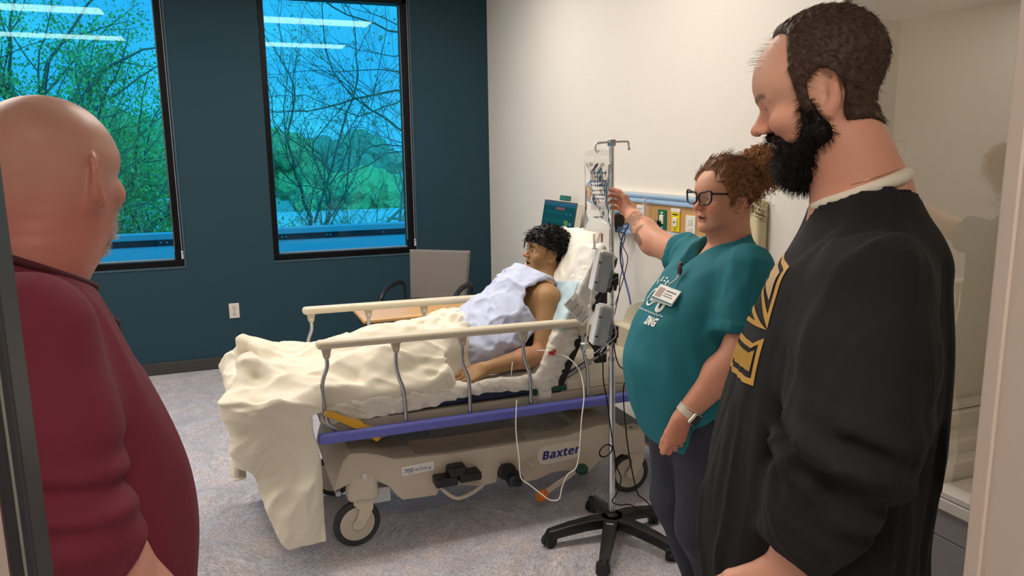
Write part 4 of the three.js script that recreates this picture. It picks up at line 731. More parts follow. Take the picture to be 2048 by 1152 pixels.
// fluid bag
{
  const q = poleAt(1.6), cx = q[0] - 0.066, top = 1.597, H = 0.3, zc = PZ + 0.012;
  const { t, add: A } = based('fluid_bag', 'clear fluid bag with blue print hanging from the left hook of the IV pole', 'fluid bag', [cx, top - H, zc]);
  const N = 40, K = 28, pos = [], idx = [];
  for (let j = 0; j <= N; j++) for (let i = 0; i <= K; i++) {
    const v = j / N, a = i / K * Math.PI * 2, w = 0.053 - 0.004 * Math.sin(v * Math.PI) + 0.004 * sstep(v, 0.88, 1), th = 0.0015 + 0.03 * Math.pow(Math.sin(Math.PI * clamp((v - 0.06) / 0.9, 0, 1)), 0.8) * (0.75 + 0.3 * v);
    const x = Math.cos(a) * w, z = Math.sin(a) * th * (1 + 0.25 * Math.sin(x * 130 + v * 9) * (1 - v) + 0.12 * Math.sin(x * 90 - v * 14));
    pos.push(x, -v * H - 0.006 * Math.cos(a * 2) * (v < 0.04 || v > 0.96 ? 1 : 0) * (v > 0.5 ? -1 : 1), z);
  }
  for (let j = 0; j < N; j++) for (let i = 0; i < K; i++) { const a = j * (K + 1) + i, b = a + K + 1; idx.push(a, a + 1, b, b, a + 1, b + 1); }
  const g = new THREE.BufferGeometry(); g.setAttribute('position', new THREE.Float32BufferAttribute(pos, 3)); g.setAttribute('uv', new THREE.Float32BufferAttribute(new Float32Array(pos.length / 3 * 2), 2)); g.setIndex(idx); g.computeVertexNormals();
  A('fluid', g.clone().scale(0.97, 0.94, 0.94).translate(0, -0.012, 0).rotateY(-0.42).translate(cx, top, zc), mat(0xffffff, 0.02, { transmission: 1, thickness: 0.05, ior: 1.33, attenuationColor: new THREE.Color(0.9, 0.97, 1), attenuationDistance: 0.6 }));
  A('bag_film', g.clone().rotateY(-0.42).translate(cx, top, zc), mat(0xffffff, 0.08, { transmission: 1, thickness: 0 }));
  A('hanger_tab', extr([[-0.053, 0], [0.053, 0], [0.05, 0.014], [0.02, 0.024], [-0.02, 0.024], [-0.05, 0.014]], 0.002, 0.0005, -0.001, false, [[[-0.008, 0.01], [0.008, 0.01], [0.006, 0.018], [-0.006, 0.018]]]).rotateY(-0.42).translate(cx, top - 0.004, zc), mat(0xffffff, 0.15, { transmission: 0.9, thickness: 0 }));
  const tx = canvasTex(256, 512, (x, w, h) => { x.clearRect(0, 0, w, h); x.fillStyle = '#27407f'; x.textAlign = 'center'; const r = rng(9); const line = (y, s, wd) => { for (let k = 0, px = w / 2 - wd / 2; px < w / 2 + wd / 2; k++) { const l = s * (0.4 + r() * 0.35); x.fillRect(px, y, l * 0.8, s * (0.55 + 0.3 * r())); px += l + s * 0.18; } }; line(40, 26, 190); line(84, 14, 90); line(120, 28, 210); line(160, 28, 180); line(212, 18, 170); line(250, 30, 150); line(290, 24, 140); for (let i = 0; i < 5; i++) line(326 + i * 17, 10, 180); line(470, 26, 110); });
  const pm = mat(0xffffff, 0.5, { map: tx, alphaTest: 0.5, side: THREE.DoubleSide });
  const pg = new THREE.PlaneGeometry(0.076, 0.2, 12, 24), pp = pg.attributes.position; for (let i = 0; i < pp.count; i++) { const v = clamp(0.5 - pp.getY(i) / 0.3, 0, 1), x = pp.getX(i) / 0.05; pp.setZ(i, (0.0035 + 0.03 * Math.pow(Math.sin(Math.PI * clamp((v - 0.06) / 0.9, 0, 1)), 0.8) * (0.75 + 0.3 * v)) * Math.sqrt(Math.max(0.05, 1 - x * x)) * 1.28); } pg.computeVertexNormals();
  A('printed_text', pg.rotateY(-0.42).translate(cx, top - 0.15, zc), pm);
  A('port', [cyl([cx - 0.014, top - H - 0.004, zc], [cx - 0.014, top - H - 0.03, zc], 0.0055, 0.0045, 14)], mat(0xf2efe4, 0.3, { transmission: 0.6, thickness: 0 }));
  A('port', [cyl([cx + 0.02, top - H - 0.004, zc], [cx + 0.02, top - H - 0.038, zc], 0.0045, 0.004, 14)], mat(0xcfa074, 0.35, { transmission: 0.4, thickness: 0 }));
  const dx = cx - 0.013, dy = top - H - 0.03;
  const { add: D } = based('drip_chamber', 'clear drip chamber under the left port of the fluid bag', 'drip chamber', [dx, dy - 0.07, zc]);
  D('spike', [cyl([dx, dy, zc], [dx, dy - 0.028, zc], 0.0045, 0.0055, 16), cyl([dx, dy - 0.028, zc], [dx, dy - 0.034, zc], 0.011, 0.011, 16)], mat(0xe3e2de, 0.35));
  D('chamber', cyl([dx, dy - 0.034, zc], [dx + 0.003, dy - 0.086, zc], 0.008, 0.0075, 20), mat(0xffffff, 0.05, { transmission: 1, thickness: 0 }));
  D('chamber_tip', cyl([dx + 0.003, dy - 0.086, zc], [dx + 0.004, dy - 0.1, zc], 0.006, 0.003, 16), mat(0xdfe3e6, 0.3));
}
// tubing: thin clear lines
const tubeM = mat(0xe9eaea, 0.25, { transmission: 0.35, thickness: 0 });
function line(name, label, cat, pts, r, m, n = 120) { const b = pts[0]; const o = obj(name, tube(pts, r, n, 8).translate(-b[0], -b[1], -b[2]), m); o.position.set(...b); return tag(o, label, cat); }
line('iv_tubing', 'clear tubing from the drip chamber through the upper pump', 'tubing', [[1.367,1.201,-2.663], [1.362,1.183,-2.651], [1.366,1.156,-2.622], [1.341,1.079,-2.617], [1.323,0.952,-2.6], [1.317,0.847,-2.615], [1.316,0.811,-2.63], [1.339,0.812,-2.6], [1.367,0.844,-2.573], [1.382,0.894,-2.544]], 0.0018, tubeM);
line('iv_tubing', 'white line curving past the lower pump and beside the pole', 'tubing', [[1.407,1.211,-2.65], [1.426,1.192,-2.628], [1.426,1.134,-2.606], [1.418,1.009,-2.575], [1.406,0.98,-2.573], [1.415,0.931,-2.561], [1.416,0.888,-2.552], [1.401,0.841,-2.603], [1.386,0.807,-2.624]], 0.002, mat(0xe6e6e4, 0.4));
line('iv_tubing', 'thin line running from the upper pump down to the lower pump', 'tubing', [[1.353,1.081,-2.635], [1.337,1.005,-2.616], [1.317,0.911,-2.605], [1.308,0.828,-2.615]], 0.0016, tubeM);
{ const c = [1.333,1.004,-2.612]; const o = obj('line_clamp', [cyl([0, 0, -0.003], [0, 0, 0.003], 0.0075, 0.0075, 18)], M.plate); o.position.set(...c); tag(o, 'small round white clamp on the line above the lower pump', 'clamp'); }
{ const c = [1.42,1.188,-2.629]; const o = obj('line_connector', [bx(-0.009, -0.004, -0.003, 0.009, 0.006, 0.003, 0.002)], mat(0x34357c, 0.45)); o.position.set(...c); tag(o, 'small dark blue connector on the line beside the pole', 'connector'); }
{ const c = [1.323,0.844,-2.645], { add: A } = based('syringe_tip', 'clear blue tipped connector hanging below the lower pump', 'connector', c); A('tip_cap', cyl(c, add(c, [0, -0.045, 0]), 0.009, 0.006, 18), mat(0x9fb9cf, 0.25, { transmission: 0.5, thickness: 0 })); A('tip_flange', cyl(add(c, [0, 0.003, 0]), c, 0.014, 0.014, 18), mat(0xdfe6ea, 0.3)); }
line('arm_line', 'clear line from the mannequin arm with a red clip, falling behind the near rail', 'tubing', [[1.214,0.752,-2.941], [1.254,0.761,-2.906], [1.285,0.755,-2.871], [1.326,0.747,-2.832], [1.355,0.718,-2.793], [1.376,0.672,-2.777], [1.364,0.6,-2.724], [1.321,0.518,-2.66], [1.295,0.403,-2.626], [1.273,0.337,-2.611], [1.234,0.312,-2.61], [1.209,0.262,-2.61], [1.19,0.22,-2.599], [1.156,0.217,-2.611], [1.125,0.241,-2.628], [1.088,0.273,-2.659], [1.056,0.304,-2.677], [1.058,0.38,-2.702], [1.062,0.484,-2.742], [1.084,0.596,-2.787]], 0.0024, mat(0xe8e6de, 0.35), 260);
{ const c = [1.281,0.756,-2.867], { add: A } = based('line_clip', 'red clip on the clear line beside the mannequin elbow', 'clip', c); A('clip_body', put(new RoundedBoxGeometry(0.034, 0.014, 0.014, 3, 0.004), c, 0.3, 0, -0.25), mat(0xc81e22, 0.35)); A('clip_tab', put(new RoundedBoxGeometry(0.014, 0.01, 0.008, 3, 0.003), add(c, [0.012, 0.009, 0]), 0.3, 0, 0.3), mat(0xc81e22, 0.35)); }
line('wrist_line', 'thin pale line hanging from the mannequin forearm', 'tubing', [[1.097,0.729,-3.003], [1.108,0.745,-2.97], [1.121,0.745,-2.932], [1.104,0.707,-2.888], [1.09,0.677,-2.865]], 0.0022, mat(0xd9dfe8, 0.35), 50);
line('pole_cable', 'black cable running down in front of the IV pole to the floor', 'cable', [[1.432,1.105,-2.598], [1.443,0.978,-2.624], [1.436,0.838,-2.6], [1.444,0.761,-2.572], [1.469,0.737,-2.535], [1.442,0.691,-2.526], [1.431,0.636,-2.509], [1.422,0.506,-2.466], [1.425,0.393,-2.433], [1.436,0.291,-2.398], [1.466,0.257,-2.391], [1.497,0.213,-2.295], [1.517,0.194,-2.262]], 0.0026, M.black, 200);
line('pole_cable', 'black cable looping from the pumps to the floor behind the base', 'cable', [[1.41,0.894,-2.642], [1.402,0.814,-2.63], [1.39,0.697,-2.602], [1.393,0.62,-2.575], [1.394,0.504,-2.542], [1.395,0.374,-2.495], [1.404,0.328,-2.472], [1.388,0.294,-2.46], [1.366,0.274,-2.444], [1.345,0.253,-2.437], [1.364,0.248,-2.407], [1.413,0.239,-2.408], [1.452,0.213,-2.366], [1.508,0.207,-2.311]], 0.0026, M.black, 200);
{ const c = [1.344,0.418,-2.556]; const o = obj('cable_loop', new THREE.TorusGeometry(0.024, 0.0026, 8, 30).scale(1.25, 0.95, 1).rotateZ(0.5), M.black); o.position.set(c[0] + 0.03, c[1], c[2] + 0.01); tag(o, 'small black cable loop tied beside the pole over the base shroud', 'cable'); }

// headwall strip behind the woman
const HX = RX;
{
  const { t, add: A } = based('headwall_panel', 'long wooden headwall strip with blue rails on the white wall', 'headwall', [HX, 1.14, -3.2]);
  A('backing_panel', bx(HX - 0.03, 1.19, -3.9, HX, 1.345, -2.6, 0.002), mat(0xc79a63, 0.5));
  const railP = (y) => [[0, y], [0, y + 0.052], [-0.028, y + 0.052], [-0.042, y + 0.046], [-0.042, y + 0.036], [-0.034, y + 0.03], [-0.034, y + 0.022], [-0.042, y + 0.016], [-0.042, y + 0.006], [-0.03, y]];
  for (const y of [1.335, 1.155]) A(y > 1.3 ? 'top_rail' : 'bottom_rail', extr(railP(y).reverse(), 1.3, 0.0015, 0).translate(HX, 0, -3.9), mat(0x9db8d2, 0.4));
  A('top_trim', bx(HX - 0.03, 1.386, -3.9, HX, 1.398, -2.6, 0.003), M.plate);
  A('end_post', bx(HX - 0.055, 1.135, -2.62, HX, 1.4, -2.545, 0.018, 4), mat(0xd8cba4, 0.45));
}
const plateTex = canvasTex(64, 96, (x, w, h) => { x.fillStyle = '#ece6d8'; x.fillRect(0, 0, w, h); x.fillStyle = '#55524c'; x.fillRect(12, 12, 26, 5); x.fillRect(12, 20, 20, 4); });
function wallPlate(name, label, cat, y0, y1, z0, z1, m, extra) {
  const { t, add: A } = based(name, label, cat, [HX - 0.03, y0, (z0 + z1) / 2]); A('plate', bx(HX - 0.037, y0, z0, HX - 0.029, y1, z1, 0.002), m); extra?.(A, (y0 + y1) / 2, (z0 + z1) / 2); return t;
}
wallPlate('call_outlet', 'plain cream outlet plate on the wooden strip beside the raised hand', 'outlet', 1.222, 1.326, -3.565, -3.485, M.plate, (A, y, z) => { A('socket', cyl([HX - 0.037, y - 0.02, z], [HX - 0.041, y - 0.02, z], 0.006), M.dark); A('printed_lines', [bx(HX - 0.0378, y + 0.03, z - 0.026, HX - 0.0365, y + 0.034, z + 0.016, 0), bx(HX - 0.0378, y + 0.02, z - 0.026, HX - 0.0365, y + 0.023, z + 0.006, 0)], M.grey); });
wallPlate('oxygen_outlet', 'green oxygen outlet plate with a flow meter plugged in', 'outlet', 1.212, 1.314, -3.35, -3.275, mat(0x10694c, 0.4), (A, y, z) => { A('socket', bx(HX - 0.044, y - 0.022, z - 0.016, HX - 0.036, y + 0.024, z + 0.02, 0.004), M.plate); A('printed_lines', [bx(HX - 0.0378, y + 0.034, z - 0.014, HX - 0.0365, y + 0.039, z + 0.014, 0), bx(HX - 0.0378, y - 0.044, z - 0.01, HX - 0.0365, y - 0.036, z + 0.01, 0)], M.plate); A('screw', cyl([HX - 0.037, y + 0.028, z], [HX - 0.039, y + 0.028, z], 0.004), M.plate); });
wallPlate('vacuum_outlet', 'yellow gas outlet plate with a white centre on the wooden strip', 'outlet', 1.212, 1.308, -3.225, -3.152, mat(0xe9cf1a, 0.4), (A, y, z) => { A('socket', bx(HX - 0.043, y - 0.024, z - 0.018, HX - 0.036, y + 0.022, z + 0.018, 0.004), M.plate); A('port', cyl([HX - 0.043, y, z], [HX - 0.0445, y, z], 0.005), M.dark); A('printed_lines', bx(HX - 0.0378, y + 0.034, z - 0.024, HX - 0.0365, y + 0.04, z + 0.02, 0), M.dark); A('screw', cyl([HX - 0.037, y - 0.036, z], [HX - 0.039, y - 0.036, z], 0.004), M.dark); A('paper_label', bx(HX - 0.038, y + 0.049, z - 0.04, HX - 0.03, y + 0.067, z + 0.04, 0.001), M.plate); });
wallPlate('power_outlet', 'white outlet plate on the strip just left of the woman face', 'outlet', 1.196, 1.3, -3.1, -3.02, M.plate, (A, y, z) => { A('socket', [bx(HX - 0.04, y + 0.006, z - 0.016, HX - 0.036, y + 0.036, z + 0.016, 0.003), bx(HX - 0.04, y - 0.036, z - 0.016, HX - 0.036, y - 0.006, z + 0.016, 0.003)], M.pale); });
{
  const z = -3.418, { add: A } = based('flow_meter', 'clear oxygen flow meter with green knob and fitting on the headwall', 'flow meter', [HX - 0.07, 1.22, z]);
  A('meter_tube', cyl([HX - 0.075, 1.25, z], [HX - 0.075, 1.362, z], 0.014, 0.014, 20), mat(0xffffff, 0.08, { transmission: 0.9, thickness: 0 }));
  A('inner_tube', cyl([HX - 0.075, 1.25, z], [HX - 0.075, 1.355, z], 0.005, 0.005, 14), M.greyPlastic);
  A('meter_cap', cyl([HX - 0.075, 1.36, z], [HX - 0.075, 1.366, z], 0.0148, 0.013, 20), M.greyPlastic);
  A('valve_body', [cyl([HX - 0.075, 1.22, z], [HX - 0.075, 1.254, z], 0.0135, 0.0135, 18), cyl([HX - 0.075, 1.24, z], [HX - 0.06, 1.244, z + 0.075], 0.0095, 0.0075, 16)], M.steel);
  A('knob', cyl([HX - 0.078, 1.24, z - 0.01], [HX - 0.084, 1.238, z - 0.045], 0.014, 0.012, 20), mat(0x2d8a3c, 0.4)); A('collar', cyl([HX - 0.075, 1.243, z], [HX - 0.073, 1.244, z + 0.02], 0.0165, 0.0165, 20), mat(0x2d8a3c, 0.4));
  A('quick_plug', [cyl([HX - 0.06, 1.244, z + 0.07], [HX - 0.05, 1.246, z + 0.1], 0.013, 0.015, 18), cyl([HX - 0.05, 1.246, z + 0.1], [HX - 0.036, 1.248, z + 0.105], 0.012, 0.012, 18)], mat(0x1f2b25, 0.4));
}
{
  const z = -3.755, { add: A } = based('power_adapter', 'black power adapter plugged into the headwall beside the raised hand', 'adapter', [HX - 0.06, 1.17, z]);
  A('adapter_body', bx(HX - 0.095, 1.195, z - 0.02, HX - 0.037, 1.262, z + 0.055, 0.006), M.blackPlastic); A('strain_relief', cyl([HX - 0.066, 1.195, z + 0.018], [HX - 0.066, 1.165, z + 0.018], 0.009, 0.005, 14), M.blackPlastic);
  wallPlate('emergency_outlet', 'blue and red outlet edge showing behind the black adapter', 'outlet', 1.19, 1.275, z - 0.07, z - 0.005, mat(0x3d9cc4, 0.4), (A2, y) => A2('socket', bx(HX - 0.042, y + 0.01, z - 0.035, HX - 0.036, y + 0.036, z - 0.01, 0.003), mat(0xc62a45, 0.4)));
}
line('blue_cable', 'blue cable from the headwall adapter down to the bed head', 'cable', [[HX - 0.05, 1.21, -3.66], [2.07,1.222,-3.596], [2.06,1.125,-3.658], [2.06,1.012,-3.667], [2.06,0.907,-3.613], [2.04,0.811,-3.521], [2.02,0.714,-3.462], [2,0.634,-3.43]], 0.0048, mat(0x2c3f86, 0.45), 90);
line('black_cable', 'thin black cable from the adapter crossing the blue cable on the wall', 'cable', [[HX - 0.066, 1.168, -3.737], [2.06,1.157,-3.62], [2.06,1.07,-3.657], [2.06,0.988,-3.638], [2.05,0.902,-3.652], [2.03,0.836,-3.626], [1.98,0.766,-3.568], [1.9,0.726,-3.455]], 0.0028, M.black, 90);
line('black_cable', 'thin black cable looping over the top of the adapter and down the wall', 'cable', [[HX - 0.06, 1.26, -3.76], [2.07,1.267,-3.697], [2.07,1.218,-3.718], [2.06,1.164,-3.693], [2.06,1.086,-3.635], [2.06,1.036,-3.589], [2.05,0.952,-3.597], [2.03,0.852,-3.615], [1.98,0.778,-3.579]], 0.0026, M.black, 90);
line('floor_cable', 'yellow cable lying on the floor at the head of the bed', 'cable', [[1.72, 0.3, -3.15], [1.85, 0.2, -3.1], [1.95, 0.12, -2.98], [2.02, 0.05, -2.9], [2.08, 0.02, -2.85]], 0.004, mat(0xcfa63a, 0.5), 50);
line('floor_cable', 'white cord hanging from the bed head to the floor by the wall', 'cable', [[1.85, 0.5, -3.1], [1.9, 0.35, -3.05], [1.92, 0.22, -3.0], [1.97, 0.12, -2.95], [2.0, 0.02, -2.9]], 0.003, mat(0xd8d6d0, 0.5), 50);

// bedside monitor on the wall
{
  const base = [2.03, 0.99, -4.41], t = thing('patient_monitor', 'tilted patient monitor with a teal screen on the far wall corner', 'monitor', base);
  const tx = canvasTex(768, 512, (x, w, h) => {
    x.fillStyle = '#0d4650'; x.fillRect(0, 0, w, h); x.fillStyle = '#3f6d92'; x.fillRect(0, 0, w, 42); x.fillStyle = '#b8525a'; x.fillRect(310, 54, 210, 30);
    const r = rng(4); for (const [y, c, a] of [[120, '#1f8f86', 10], [215, '#2f8a4c', 26], [300, '#2b6a86', 12], [400, '#2a8a86', 14]]) { x.strokeStyle = c; x.lineWidth = 4; x.beginPath(); for (let i = 0; i < 500; i += 5) { const k = (i % 74) / 74; x.lineTo(20 + i, y - a * (Math.exp(-((k - 0.5) ** 2) / 0.003) * 2 + Math.sin(k * 6.28) * 0.4) + r() * 2); } x.stroke(); }
    x.fillStyle = '#b7d436'; x.font = 'bold 84px sans-serif'; x.fillText('90', 545, 250); x.fillStyle = '#c9dce6'; x.font = 'bold 46px sans-serif'; x.fillText('98', 660, 240); x.font = '30px sans-serif'; x.fillText('20', 560, 130); x.fillText('70', 650, 130); x.fillStyle = '#a678b8'; x.font = 'bold 40px sans-serif'; x.fillText('110', 550, 350); x.fillStyle = '#c9dce6'; x.fillText('36', 665, 350);
  });
  const g = (q) => put(q, [0, 0.155, 0], -Math.PI / 2, -0.17);
  obj('monitor_body', g(new RoundedBoxGeometry(0.5, 0.315, 0.045, 4, 0.008)), M.plate, t);
  obj('screen', g(new THREE.BoxGeometry(0.478, 0.295, 0.003).translate(0, 0, 0.0225)), mat(0x0a2a30, 0.25, { map: null, emissive: 0xffffff, emissiveMap: tx, emissiveIntensity: 0.35 }), t);
  const bz = obj('bezel', g(new RoundedBoxGeometry(0.496, 0.311, 0.004, 2, 0.001).translate(0, 0, 0.0205)), M.dark, t);
  obj('camera_bar', g(new RoundedBoxGeometry(0.09, 0.034, 0.04, 3, 0.004).translate(0.02, 0.178, 0.0)), mat(0x2d6f66, 0.4), t);
  obj('wall_arm', [cyl([0.02, 0.15, 0], [0.1, 0.15, 0], 0.022, 0.022, 18), bx(0.085, 0.05, -0.06, 0.103, 0.25, 0.06, 0.004)], M.plate, t);
}
// dark open bin in the corner
{
  const { add: A } = based('waste_bin', 'dark blue open-topped bin in the corner beyond the bed', 'bin', [2.02, 0, -5.1]);
  A('bin_body', [bx(1.935, 0.01, -5.3, 1.95, 0.69, -4.92, 0.003), bx(2.1, 0.01, -5.3, 2.115, 0.69, -4.92, 0.003), bx(1.935, 0.01, -5.3, 2.115, 0.69, -5.285, 0.003), bx(1.935, 0.01, -4.935, 2.115, 0.69, -4.92, 0.003), bx(1.935, 0.005, -5.3, 2.115, 0.03, -4.92, 0.003)], mat(0x1d2233, 0.45));
  A('bin_rim', [bx(1.928, 0.68, -5.307, 1.955, 0.697, -4.913, 0.004), bx(2.095, 0.68, -5.307, 2.122, 0.697, -4.913, 0.004), bx(1.928, 0.68, -5.307, 2.122, 0.697, -5.28, 0.004), bx(1.928, 0.68, -4.94, 2.122, 0.697, -4.913, 0.004)], mat(0x2a3562, 0.4));
}
// visitor chair
{
  const t = thing('visitor_chair', 'grey vinyl visitor chair with black looped arms under the right window', 'chair', [1.34, 0, -5.2], -0.64);
  const vin = mat(0x77716c, 0.36, { specularIntensity: 0.8 });
  const back = new RoundedBoxGeometry(0.44, 0.37, 0.035, 6, 0.016), p = back.attributes.position; for (let i = 0; i < p.count; i++) { const x = p.getX(i), y = p.getY(i); p.setZ(i, p.getZ(i) + x * x * 0.45 - 0.01 * Math.cos(y * 5)); p.setX(i, x * (1 + 0.08 * Math.sin((y + 0.19) * 4))); } back.computeVertexNormals();
  obj('backrest', put(back, [0, 0.715, -0.25], 0, -0.16), vin, t); obj('back_edge', put((() => { const b = new RoundedBoxGeometry(0.448, 0.378, 0.02, 6, 0.009), q = b.attributes.position; for (let i = 0; i < q.count; i++) { const x = q.getX(i), y = q.getY(i); q.setZ(i, q.getZ(i) + x * x * 0.45 - 0.01 * Math.cos(y * 5)); q.setX(i, x * (1 + 0.08 * Math.sin((y + 0.19) * 4))); } b.computeVertexNormals(); return b; })(), [0, 0.714, -0.258], 0, -0.16), mat(0x8f8579, 0.5), t);
  obj('seat', put(new RoundedBoxGeometry(0.48, 0.07, 0.46, 4, 0.03), [0, 0.44, 0.01], 0, -0.05), vin, t);
  for (const s of [-1, 1]) {
    obj('arm_frame', tube([[s * 0.25, 0.01, 0.26], [s * 0.27, 0.35, 0.24], [s * 0.275, 0.56, 0.22], [s * 0.275, 0.635, 0.16], [s * 0.275, 0.665, 0.02], [s * 0.275, 0.665, -0.14], [s * 0.27, 0.62, -0.21], [s * 0.26, 0.4, -0.2], [s * 0.255, 0.2, -0.24], [s * 0.25, 0.01, -0.29]], 0.0125, 90, 10), mat(0x17181b, 0.4), t);
    obj('arm_pad', tube([[s * 0.275, 0.6, 0.2], [s * 0.275, 0.648, 0.14], [s * 0.275, 0.676, 0.02], [s * 0.275, 0.676, -0.14]], 0.018, 30, 12).scale(1, 1, 1), mat(0x14151a, 0.45), t);
  }
  obj('seat_bar', cyl([-0.26, 0.4, -0.1], [0.26, 0.4, -0.1], 0.011), M.black, t);
}
// overbed table
{
  const woodTex = noiseTex(256, (u, v) => { const g = tile(u * 1, v, 6, 3) * 0.5 + tile(u, v, 2, 8), s = 0.5 + 0.5 * Math.sin((v * 40 + g * 2.5)); return [0.88 + 0.04 * s, 0.73 + 0.05 * s, 0.53 + 0.05 * s]; });
  const wood = mat(0xf2e4cf, 0.3, { map: woodTex });
  const { add: A } = based('overbed_table', 'light wood overbed table standing beyond the far bed rail', 'table', [1.04, 0, -4.13]);
  const top = new RoundedBoxGeometry(0.76, 0.024, 0.38, 3, 0.01); A('tabletop', uvBox(top.translate(1.04, 0.728, -4.135), 2), wood);
  A('lower_shelf', uvBox(new RoundedBoxGeometry(0.5, 0.016, 0.34, 3, 0.006).translate(1.1, 0.697, -4.13), 2), wood);
  A('under_frame', [bx(0.7, 0.66, -4.2, 1.3, 0.687, -4.06, 0.004), bx(0.69, 0.655, -4.3, 0.76, 0.69, -3.97, 0.006)], M.blackPlastic);
  A('lift_column', bx(0.74, 0.08, -4.2, 0.81, 0.66, -4.1, 0.006), M.greyPlastic);
  A('foot_base', [bx(0.68, 0.05, -4.36, 0.74, 0.085, -3.92, 0.01), bx(0.72, 0.05, -4.34, 1.36, 0.08, -4.29, 0.01), bx(0.72, 0.05, -3.99, 1.36, 0.08, -3.94, 0.01)], M.greyPlastic);
  for (const [x, z] of [[0.72, -4.32], [0.72, -3.96], [1.34, -4.32], [1.34, -3.96]]) A('caster', cyl([x, 0.025, z - 0.012], [x, 0.025, z + 0.012], 0.025, 0.025, 20), M.rubber);
}
// wall socket by the window
{
  const { add: A } = based('wall_socket', 'white double power socket low on the dark wall between the windows', 'socket', [0.032, 0.446, BZ]);
  A('plate', bx(0.032 - 0.037, 0.388, BZ - 0.001, 0.032 + 0.037, 0.504, BZ + 0.007, 0.003), M.pale);
  for (const y of [0.47, 0.422]) { const g = new THREE.CylinderGeometry(0.017, 0.017, 0.004, 24).rotateX(Math.PI / 2).translate(0.032, y, BZ + 0.008); A('receptacle', g, mat(0xcfc9c1, 0.4)); A('slot', [bx(0.024, y - 0.002, BZ + 0.0095, 0.027, y + 0.008, BZ + 0.011, 0), bx(0.037, y - 0.002, BZ + 0.0095, 0.04, y + 0.008, BZ + 0.011, 0), cyl([0.032, y - 0.009, BZ + 0.0095], [0.032, y - 0.009, BZ + 0.011], 0.003)], M.dark); }
  A('screw', cyl([0.032, 0.446, BZ + 0.006], [0.032, 0.446, BZ + 0.009], 0.004), M.steel);
}
// printed paper tag on the backrest
{
  const tx = canvasTex(96, 160, (x, w, h) => { x.fillStyle = '#efece4'; x.fillRect(0, 0, w, h); x.fillStyle = '#6b6a66'; const r = rng(7); for (let i = 0; i < 16; i++) x.fillRect(8, 8 + i * 9, 40 + r() * 40, 3 + (i % 5 === 0 ? 2 : 0)); });
  const c = [1.358,0.963,-2.762], g = new THREE.PlaneGeometry(0.075, 0.125, 6, 10), p = g.attributes.position; for (let i = 0; i < p.count; i++) p.setZ(i, 0.006 * Math.sin(p.getY(i) * 30)); g.computeVertexNormals();
  const o = obj('care_label', put(g, [0, 0, 0], -0.1, -0.15, 0.72), mat(0xffffff, 0.7, { map: tx, side: THREE.DoubleSide })); o.position.set(...c); tag(o, 'printed white paper label sticking out beside the pillow', 'label');
}

// ---------------------------------------------------------------- people
// torso or garment as stacked superellipse sections: rows [y, front, back, half width]
function loftField(rows, e = 2.3) {
  const T = table(rows), y0 = rows[0][0], y1 = rows[rows.length - 1][0];
  return (p) => {
    const [, F, B, W] = T(p[1]), zc = (F + B) / 2, a = (F - B) / 2, dz = p[2] - zc, x = Math.abs(p[0]), g = Math.pow(Math.pow(x / W, e) + Math.pow(Math.abs(dz) / a, e), 1 / e), R = Math.hypot(x, dz);
    const d = (g < 1e-3 ? -Math.min(W, a) : R - R / g) * 0.9; return smax(d, Math.max(y0 - p[1], p[1] - y1), 0.01);
  };
}
const near = (q, c, r) => Math.abs(q[0] - c[0]) < r && Math.abs(q[1] - c[1]) < r && Math.abs(q[2] - c[2]) < r;
function shoe(parent, x, z, hex, turn = 0) {
  const f = (p) => { let d = sdCap(p, [0, 0.04, -0.05], [0, 0.035, 0.13], 0.042, 0.036); d = smin(d, sdCap(p, [0, 0.07, -0.05], [0, 0.1, -0.045], 0.045, 0.042), 0.03); return smax(d, 0.004 - p[1], 0.008); };
  const g = sdfMesh(f, [-0.06, -0.01, -0.12], [0.06, 0.14, 0.19], 0.008); g.rotateY(turn).translate(x, 0, z); obj('shoe', g, mat(hex, 0.6), parent);
  obj('sole', (() => { const s = extr([[-0.042, -0.09], [0.042, -0.09], [0.046, 0.05], [0.036, 0.15], [0, 0.172], [-0.036, 0.15], [-0.046, 0.05]], 0.018, 0.004, 0).rotateX(Math.PI / 2).translate(0, 0.018, 0); return s.rotateY(turn).translate(x, 0, z); })(), mat(0xd8d6d2, 0.7), parent);
}
function legsField(hips, knees, ankles, r) {
  return (p) => { let d = 1e9; for (let i = 0; i < 2; i++) { const e = chain(p, [hips[i], knees[i], ankles[i]], r, 0.05); d = i ? smin(d, e, 0.05) : e; } return d; };
}
function splitTris(g) {
  const p = g.attributes.position, o = []; const P = (i) => [p.getX(i), p.getY(i), p.getZ(i)];
  for (let i = 0; i < p.count; i += 3) { const a = P(i), b = P(i + 1), c = P(i + 2), L = (u, v) => Math.hypot(u[0] - v[0], u[1] - v[1]); if (Math.max(L(a, b), L(b, c), L(c, a)) < 0.006) { o.push(...a, ...b, ...c); continue; } const ab = mix(a, b, 0.5), bc = mix(b, c, 0.5), ca = mix(c, a, 0.5); o.push(...a, ...ab, ...ca, ...ab, ...b, ...bc, ...ca, ...bc, ...c, ...ab, ...bc, ...ca); }
  const q = new THREE.BufferGeometry(); q.setAttribute('position', new THREE.Float32BufferAttribute(o, 3)); return q;
}
